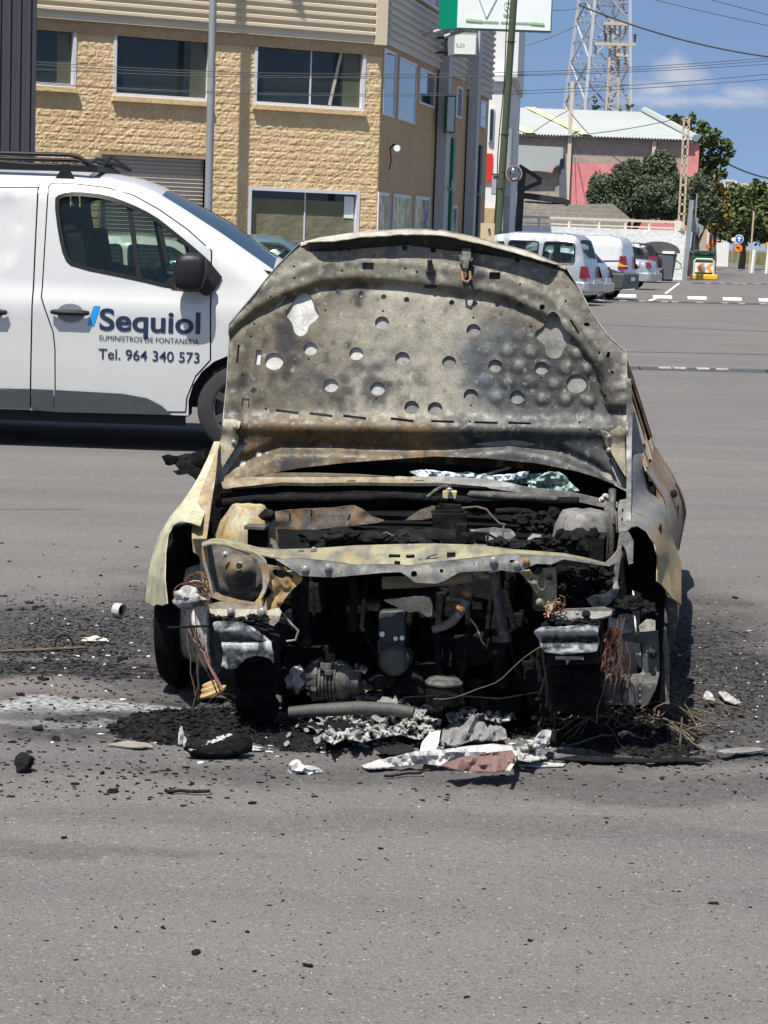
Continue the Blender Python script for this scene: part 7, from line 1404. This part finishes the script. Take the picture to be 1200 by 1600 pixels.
pxsheet('arch_strip', [(1008, 958), (1020, 962), (1028, 975), (1040, 985), (1046, 1010), (1046, 1100), (1040, 1100), (1038, 1020), (1030, 990), (1015, 975)], -.12, cpal(((.10, .09, .07), (.16, .15, .12), (.05, .05, .05)), 20, 170), step=6); pxsheet('arch_strip', [(1030, 920), (1048, 936), (1062, 946), (1058, 985), (1050, 1015), (1046, 1005), (1042, 960)], -.05, cpal(((.03, .03, .03), (.06, .055, .045)), 20, 171), step=6)
# rim barrel of the left wheel, ash whitened to look sunlit, facing the viewer
# ================================================================ ASH, RUBBLE AND LOOSE PIECES ON THE ROAD
def GP(px, py, h=0): return G(px, py, h)
def gsheet(name, outl, hfn, mt, label, cat, colf=None, step=5, solid=.004, group=None, smooth=30):
    v, f = cdt(dens(outl, 4), (), step); g = MB(); g.add([GP(x, y, hfn(x, y)) for x, y in v], f); o = g.build(name, mt, None, smooth=smooth, col=[colf(x, y) for x, y in v] if colf else None, solid=solid); return tag(o, label, cat, group)
M_flake = mat('white_flake', [(.30, .30, .29), (.38, .38, .37), (.27, .265, .26)], scale=24, rough=.8, bump=.003, bscale=60, fine=.2, fscale=150)
M_alu = mat('crumpled_alu', [(.17, .17, .165), (.29, .29, .28), (.42, .42, .405)], scale=26, rough=.55, bump=.004, bscale=70, fine=.2, fscale=140, lo=.3, hi=.6)
M_pinkm = mat('scorched_pink', [(.10, .058, .05), (.16, .09, .08), (.07, .055, .05)], scale=24, rough=.85, fine=.25, fscale=130)
M_chip = mat('char_chip', [(.007, .007, .0075), (.02, .02, .02)], scale=40, rough=.9, spec=.15, bump=.003, bscale=90)
gsheet('burnt_panel_flake', [(565, 1197), (590, 1188), (622, 1181), (650, 1174), (690, 1172), (735, 1166), (770, 1163), (800, 1166), (803, 1173), (770, 1176), (735, 1181), (700, 1190), (688, 1197), (660, 1193), (630, 1197), (600, 1200), (570, 1201)], lambda x, y: .012 + .05 * sm(1202, 1170, y) * sm(560, 640, x) + .012 * fb(x, y, 24, 200), M_flake, 'long white curled flake lying at the front of the debris', 'debris')
gsheet('burnt_panel_flake', [(690, 1196), (720, 1184), (760, 1177), (800, 1173), (806, 1182), (798, 1200), (775, 1207), (745, 1206), (715, 1204)], lambda x, y: .085 - .0012 * (y - 1172) + .014 * fb(x, y, 26, 201), M_pinkm, 'pinkish scorched panel piece propped above the road', 'debris')
gsheet('yellowish_scrap', [(798, 1172), (808, 1174), (806, 1190), (798, 1204), (790, 1205), (800, 1190)], lambda x, y: .06 + .012 * fb(x, y, 10, 202), mat('scrap_yellow', [(.36, .35, .22), (.5, .5, .42)], scale=30, rough=.7), 'small yellowish curled edge beside the pinkish panel', 'debris')
gsheet('fibre_slab', [(688, 1165), (692, 1140), (705, 1128), (740, 1118), (770, 1126), (790, 1140), (792, 1155), (770, 1158), (740, 1156), (715, 1166)], lambda x, y: .05 + .03 * fb(x, y, 26, 203) + .006 * math.sin((y * 1.7 + x * .3)), mat('grey_fibre', [(.07, .07, .07), (.19, .19, .19), (.30, .30, .30)], scale=60, rough=.7, stretch=(.3, 3, 1), bump=.004, bscale=60), 'grey fibrous slab with streaks in the middle of the debris', 'debris', step=4)
gsheet('white_plate_piece', [(655, 1178), (660, 1160), (672, 1146), (688, 1142), (686, 1160), (678, 1178)], lambda x, y: .05 + .001 * (1178 - y) + .008 * fb(x, y, 12, 204), mat('cream_white', [(.55, .53, .46), (.66, .65, .60)], scale=20, rough=.6), 'cream white upright plate piece left of the fibrous slab', 'debris')
gsheet('silver_scrap', [(800, 1185), (806, 1168), (830, 1160), (848, 1140), (862, 1142), (858, 1162), (845, 1178), (855, 1185), (830, 1190)], lambda x, y: .03 + .05 * sm(1185, 1145, y) + .025 * fb(x, y, 16, 205), M_alu, 'crumpled silver sheet standing right of the fibrous slab', 'debris', step=4)
gsheet('torn_strip', [(862, 1187), (900, 1181), (960, 1184), (1010, 1186), (1060, 1183), (1100, 1186), (1112, 1190), (1060, 1190), (1000, 1192), (920, 1190)], lambda x, y: .012 + .012 * fb(x, y, 20, 206), M_char, 'long black torn strip lying along the front right of the debris', 'debris')
gsheet('torn_strip', [(1118, 1174), (1150, 1169), (1185, 1168), (1199, 1172), (1170, 1176), (1135, 1178)], lambda x, y: .022 + .012 * fb(x, y, 20, 207), mat('strip_grey', [(.10, .098, .09), (.20, .19, .17)], scale=20, rough=.8), 'grey torn strip at the right end, near the picture edge', 'debris')
gsheet('grey_shard', [(585, 1170), (600, 1164), (635, 1164), (648, 1172), (630, 1180), (600, 1178)], lambda x, y: .02 + .01 * fb(x, y, 15, 208), M_chip, 'dark grey flat shard behind the long white flake', 'debris')
gsheet('pale_strip', [(810, 1196), (850, 1192), (884, 1194), (880, 1197), (840, 1198)], lambda x, y: .006, M_flake, 'thin flat pale strip right of the pinkish panel', 'debris')
gsheet('tan_strip', [(166, 1164), (200, 1158), (232, 1162), (240, 1168), (205, 1168)], lambda x, y: .008 + .004 * fb(x, y, 20, 209), mat('strip_tan', [(.16, .15, .12), (.24, .22, .18)], scale=20, rough=.8), 'thin tan strip lying at the left end of the ash heap', 'debris')
gsheet('foil_heap', [(503, 1152), (518, 1126), (540, 1116), (560, 1110), (600, 1108), (640, 1112), (668, 1118), (690, 1124), (684, 1146), (655, 1156), (625, 1148), (600, 1152), (566, 1160), (540, 1154), (520, 1164)], lambda x, y: .045 + .035 * fb(x, y, 15, 220) + .02 * fb(x, y, 6, 221), M_alu, 'heap of crumpled bright foil lying under the engine', 'debris', step=3, solid=.003, smooth=20)
gsheet('foil_heap', [(696, 1116), (712, 1108), (745, 1104), (775, 1106), (803, 1114), (806, 1124), (780, 1130), (752, 1122), (722, 1124), (704, 1130)], lambda x, y: .05 + .03 * fb(x, y, 13, 222) + .02 * fb(x, y, 6, 223), M_alu, 'smaller crumpled foil heap behind the grey fibrous slab', 'debris', step=3, solid=.003, smooth=20)
# charred block with white edge and other single lumps
def lumpobj(name, px, py, d, mt, label, seed, amp=.4, sub=3, cat='debris', fr=1.6):
    p = GP(px, py); g = MB(); g.lump((0, 0, d[2] * .75), d, amp, fr, sub, seed); o = g.build(name, mt, None, smooth=45); o.location = p; return tag(o, label, cat)
bl_ = empty('charred_block', GP(340, 1184), 'dark charred slab with a white molten top edge', 'debris', rz=R(14)); g = MB(); g.lump((0, 0, .028), (.09, .036, .034), .22, 1.3, 4, 12); g.lump((.05, .0, .04), (.05, .035, .035), .25, 1.4, 3, 13); g.build('slab', M_char, bl_, smooth=50)
g = MB()
for i in range(9): t = i / 8; g.lump(Vector((-.082, -.012, .034)).lerp(Vector((.03, .0, .068)), t), (.012, .014, .006), .5, 2, 2, i)
g.lump((.085, .01, .035), (.012, .018, .025), .5, 2, 2, 33); g.build('molten_edge', M_flake, bl_, smooth=60)
lumpobj('charred_lump', 38, 1206, (.028, .026, .032), M_chip, 'square black charred lump alone on the road at far left', 71, .3)
lumpobj('foil_lump', 462, 1208, (.022, .02, .018), M_alu, 'left crumpled silver foil lump in front of the ash', 72, .5); lumpobj('foil_lump', 484, 1208, (.026, .02, .012), M_alu, 'right crumpled silver foil lump, flatter, beside the other foil', 73, .5)
lumpobj('white_spike', 283, 1165, (.008, .008, .034), M_flake, 'upright white spike of molten metal in the left ash heap', 74, .4); lumpobj('white_spike', 288.5, 1168, (.006, .006, .02), M_flake, 'shorter white spike right beside the tall one', 75, .4)
lumpobj('bone_scrap', 148, 1004, (.045, .016, .014), mat('bone_tan', [(.36, .33, .26), (.5, .48, .42)], scale=30, rough=.7), 'tan white elongated scrap left of the front wheel', 76, .5); lumpobj('white_disc', 652, 1126, (.026, .022, .012), M_flake, 'smooth white oval piece on top of the crumpled foil', 77, .15)
lumpobj('pale_crumb', 395, 1174, (.028, .014, .01), M_alu, 'pale crumbled metal right of the charred slab', 78, .5); lumpobj('black_lump', 858, 1165, (.036, .03, .03), M_char, 'rounded black lump right of the silver sheet', 79, .4); lumpobj('black_lump', 530, 1160, (.05, .04, .035), M_char, 'rounded black lump left of the crumpled foil heap', 80, .45); lumpobj('hanging_bag', 540, 1122, (.03, .03, .05), M_char, 'drooping black melted bag under the bottom pipe, left one', 81, .3); lumpobj('melted_hose_end', 585, 1130, (.045, .035, .035), M_char, 'dark rounded hose end under the bottom pipe, right one', 82, .25)
rg = empty('collar_ring', GP(186, 965), 'upright pale collar ring on the road left of the car', 'debris', rz=R(60)); g = MB(); g.lathe([(.026, -.018), (.03, -.018), (.03, .018), (.026, .018), (.026, -.018)], (0, 0, .03), 'y', 22); g.build('ring', M_flake, rg); g = MB(); g.box((0, 0, .03), (.02, .02, .03)); g.build('inner_clip', M_chip, rg, smooth=0)
rc = empty('rusty_cap', GP(338, 1096), 'rusty tan flanged cap on the ash beside the left wheel', 'debris'); g = MB(); g.lathe([(0, 0), (.05, 0), (.052, .008), (.036, .014), (.034, .026), (.026, .03), (.024, .04), (0, .042)], (0, 0, .03), 'z', 24); g.xf(Matrix.Rotation(R(-24), 4, 'Y')); g.build('cap', mat('cap_tan', [(.30, .18, .07), (.40, .28, .14)], scale=30, rough=.7), rc)
for (x0, y0, x1, y1, r_, lb, mt) in ((258, 1236, 328, 1236, .005, 'straight thin dark stick on the road in front of the heap', M_chip), (0, 1018, 130, 1012, .006, 'long thin dark rod on the ash at far left', M_brownw), (518, 1155, 330, 1130, .004, 'thin black rod across the left ash heap', M_chip), (600, 1213, 660, 1207, .004, 'short thin stick just under the long white flake', M_chip)):
    g = MB(); a, b = GP(x0, y0, .008), GP(x1, y1, .012); random.seed(int(x0)); g.tube([a.lerp(b, t / 6) + Vector((0, random.uniform(-.008, .008), 0)) for t in range(7)], r_, 6); tag(g.build('stick', mt), lb, 'debris')
g = MB(); a = GP(100, 1010, .0); g.tube([a + Vector((math.cos(t) * .035, 0, math.sin(t) * .045)) for t in [i * math.pi / 10 for i in range(11)]], .004, 6); tag(g.build('wire_arch', M_chip), 'small black wire arch standing on the left ash', 'debris')
# silver strips right of the wreck
gsheet('silver_strip', [(1098, 1092), (1104, 1078), (1112, 1084), (1118, 1096)], lambda x, y: .03 + .001 * (1096 - y) + .01 * fb(x, y, 9, 210), M_alu, 'upright curved silver strip on the road right of the wheel', 'debris'); gsheet('silver_strip', [(1122, 1082), (1130, 1079), (1158, 1098), (1150, 1101), (1132, 1094)], lambda x, y: .02 + .01 * fb(x, y, 9, 211), M_alu, 'slanting silver strip at the far right of the wreck', 'debris')
# countable bits: crumpled aluminium, char fragments
random.seed(77)
proto = []
for k in range(5):
    g = MB(); v, f = cdt(circ(0, 0, 1, 14), (), .3); rr = lambda x, y: 1 + .35 * nz(x, y, .6, k + 300); g.add([(x * rr(x, y), y * rr(x, y), .55 * fb(x, y, .55, k + 310) + .35) for x, y in v], f); me = g.build('foil_scrap', M_alu, smooth=30, solid=.05); proto.append(me)
first = True; ml = 'crumpled bright aluminium scrap in the foil heap before the engine'
spots = []
for _ in range(120): spots.append((random.gauss(585, 40), random.gauss(1131, 13), random.uniform(.018, .042)))
for _ in range(56): spots.append((random.gauss(715, 48), random.gauss(1117, 9), random.uniform(.012, .028)))
for _ in range(16): spots.append((random.gauss(560, 26), random.gauss(1172, 6), random.uniform(.010, .022)))
for _ in range(18): spots.append((random.uniform(430, 540), random.uniform(1120, 1172), random.uniform(.008, .02)))
for i, (px, py, s) in enumerate(spots):
    o = proto[i % 5] if i < 5 else proto[i % 5].copy()
    if i >= 5: COL.objects.link(o)
    o.location = GP(px, py) + Vector((0, 0, random.uniform(.04, .09) * math.exp(-((px - 610) / 120) ** 2) + .006)); o.scale = (s, s * random.uniform(.6, 1), s * random.uniform(.5, 1.1)); o.rotation_euler = (random.uniform(-.7, .7), random.uniform(-.7, .7), random.uniform(0, 6.28)); tag(o, ml, 'scrap', 'aluminium scraps before the engine')
proto = []
for k in range(5): g = MB(); g.lump((0, 0, .25), (1, .7, .45), .55, 1.5, 2, k + 400); proto.append(g.build('char_fragment', M_chip, smooth=30))
spots = []
for _ in range(60): spots.append((random.gauss(130, 90), random.gauss(1010, 40), random.uniform(.006, .02)))
for _ in range(46): spots.append((random.uniform(0, 430), random.uniform(1085, 1260), random.uniform(.004, .014)))
for _ in range(24): spots.append((random.uniform(0, 700), random.uniform(1225, 1560), random.uniform(.003, .008)))
for _ in range(40): spots.append((random.uniform(1070, 1200), random.uniform(960, 1180), random.uniform(.004, .014)))
for _ in range(16): spots.append((random.uniform(700, 1200), random.uniform(1200, 1560), random.uniform(.003, .007)))
for _ in range(20): spots.append((random.uniform(0, 230), random.uniform(840, 950), random.uniform(.006, .016)))
for a in ((1148, 935, .018), (67, 1062, .022), (60, 1140, .03), (78, 1125, .016), (88, 1156, .02), (290, 1200, .012), (300, 1225, .012), (100, 1310, .012), (178, 1238, .018), (306, 1490, .014), (480, 1510, .013), (1115, 1412, .012), (828, 1470, .010)): spots.append(a)
for i, (px, py, s) in enumerate(spots):
    if py < 700: continue
    o = proto[i % 5] if i < 5 else proto[i % 5].copy()
    if i >= 5: COL.objects.link(o)
    o.location = GP(px, py); o.scale = (s, s * random.uniform(.6, 1), s * random.uniform(.4, .9)); o.rotation_euler = (0, 0, random.uniform(0, 6.28)); tag(o, 'black charred fragment scattered on the road round the wreck', 'fragment', 'charred fragments on the road')
# uncountable ash and rubble
def mound(cx, cy, rx, ry, h, n, seed, name, mt):
    random.seed(seed); g = MB(); c = GP(cx, cy); a = GP(cx - rx, cy); b = GP(cx + rx, cy); fx = (b.x - a.x) / 2; t = GP(cx, cy - ry); u = GP(cx, cy + ry); fy = (t.y - u.y) / 2
    hf = lambda x, y: max(0, h * (1 - (x / fx) ** 2 - (y / fy) ** 2)) * (1 + .8 * noise.noise(Vector((x * 14, y * 14, seed)))) + .016 * noise.noise(Vector((x * 45, y * 45, seed))) - .004
    nx = max(10, int(fx * 2 / .011)); ny = max(8, int(fy * 2 / .012)); g.grid(lambda i, j: (c.x + (i * 2 - 1) * fx, c.y + (j * 2 - 1) * fy, hf((i * 2 - 1) * fx, (j * 2 - 1) * fy) if (i * 2 - 1) ** 2 + (j * 2 - 1) ** 2 < 1 else -.01), nx, ny)
    for _ in range(int(n * 1.7)):
        r_, t_ = random.random() ** .6, random.uniform(0, 6.283); x, y = r_ * math.cos(t_) * fx, r_ * math.sin(t_) * fy; s = random.uniform(.003, .0095); g.lump((c.x + x, c.y + y, max(0, hf(x, y)) + s * .2), (s * random.uniform(.7, 1.6), s, s * random.uniform(.4, .9)), .5, 1.5, 1, random.randint(0, 999))
    return g.build(name, mt, None, smooth=30)
M_rub = mat('ash_rubble', [(.005, .005, .0055), (.012, .012, .0125), (.026, .026, .026), (.12, .12, .118)], scale=38, rough=.95, fine=.4, fscale=160, lo=.35, hi=.9, spec=.1)
for a in ((300, 1140, 135, 26, .045, 700, 1), (965, 1145, 125, 30, .05, 800, 2), (700, 1130, 190, 26, .012, 400, 3), (480, 1150, 90, 26, .02, 300, 4), (1010, 1170, 90, 14, .02, 200, 5)): tag(mound(*a, 'ash_rubble', M_rub), kind='stuff')
random.seed(9); g = MB()
def sc(n, fx, fy, s0, s1):
    for _ in range(n):
        px, py = fx(), fy()
        if py < 760: continue
        p = GP(px, py); s = random.uniform(s0, s1); g.lump(p + Vector((0, 0, s * .3)), (s * random.uniform(.8, 2), s, s * random.uniform(.3, .8)), .5, 1.5, 1, random.randint(0, 999))
sc(1500, lambda: random.gauss(110, 95), lambda: random.gauss(1020, 28), .0015, .0055); sc(900, lambda: random.gauss(120, 90), lambda: random.gauss(970, 22), .0015, .005); sc(1300, lambda: random.uniform(1040, 1200), lambda: random.gauss(1070, 60), .0014, .0045); sc(420, lambda: random.uniform(0, 1200), lambda: random.gauss(1195, 28), .002, .006); sc(300, lambda: random.uniform(0, 420), lambda: random.uniform(1060, 1260), .002, .006); sc(400, lambda: random.uniform(0, 1200), lambda: random.uniform(1220, 1600), .0012, .003)
tag(g.build('ash_litter', M_rub, smooth=0), kind='stuff')
g = MB(); M_glint = mat('pale_crumbs', [(.35, .36, .35), (.6, .6, .58)], scale=50, rough=.5)
sc(60, lambda: random.uniform(1050, 1200), lambda: random.gauss(1060, 50), .0015, .005); sc(50, lambda: random.gauss(120, 80), lambda: random.gauss(1010, 36), .002, .006); sc(420, lambda: random.gauss(640, 190), lambda: random.gauss(1150, 18), .002, .008); sc(260, lambda: random.uniform(0, 1200), lambda: random.uniform(1190, 1600), .0008, .0017)
tag(g.build('pale_crumbs', M_glint, smooth=0), kind='stuff')
# tangle of wires on the right
def tangle(name, n, cx, cy, sx, sy, L, r_, mt, label, seed, h=.05):
    random.seed(seed); g = MB()
    for i in range(n):
        px, py = random.gauss(cx, sx), random.gauss(cy, sy); p = GP(px, min(py, 1185)); a = random.gauss(.35, .7); l = L * random.uniform(.4, 1.2); d = Vector((math.cos(a), math.sin(a) * .8, 0)); k = Vector((-d.y, d.x, 0)) * random.gauss(0, .12) * l; top = h * random.uniform(.3, 1.4)
        g.tube([p + d * l * (t - .5) + k * math.sin(t * math.pi) + Vector((0, 0, .008 + top * math.sin(t * math.pi) ** 1.3 + .01 * noise.noise(Vector((i, t * 6, 0))))) for t in [j / 9 for j in range(10)]], r_ * random.uniform(.7, 1.3), 4)
    return tag(g.build(name, mt), label, 'wires')
tangle('wire_tangle', 150, 985, 1130, 46, 15, .34, .0026, mat('wire_tan', [(.04, .03, .02), (.13, .095, .06)], scale=20, rough=.8), 'large tangle of burnt brown wires on the ground under the right wheel', 91, .07); tangle('wire_tangle', 30, 935, 1118, 40, 8, .3, .002, mat('wire_olive', [(.10, .085, .045), (.18, .15, .08)], scale=20, rough=.7), 'olive brown wires fanned out below the right dark panel', 92, .08)
tangle('wire_tangle', 40, 745, 1096, 36, 10, .16, .002, M_brownw, 'small nest of reddish brown wires right of the filter can', 93, .05); tangle('wire_tangle', 14, 585, 1150, 30, 6, .12, .0025, mat('wire_red', [(.20, .06, .04), (.26, .10, .07)], scale=20, rough=.6), 'few reddish wire ends lying on the crumpled foil', 94, .03); tangle('wire_tangle', 26, 400, 1122, 60, 8, .22, .002, M_chip, 'thin black wires on the left ash heap', 95, .05)
# half-burnt post of wires between the can and right rail
pb_ = empty('wire_harness', GP(852, 1150), 'upright burnt cable harness standing left of the right rail', 'wires'); random.seed(96); g = MB()
for i in range(16): 
    a = Vector((random.gauss(0, .012), random.gauss(0, .012), 0)); q = [Vector(a)]; 
    for t in range(1, 9): q.append(q[-1] + Vector((random.gauss(0, .006), random.gauss(0, .004), .036)))
    g.tube(q, .0045, 5)
g.build('strands', M_brownw, pb_); g = MB()
for i in range(14): g.lump((random.gauss(0, .02), random.gauss(0, .015), i * .021), (.018, .015, .014), .5, 2, 2, i + 500)
g.build('charred_sheath', M_char, pb_, smooth=60)
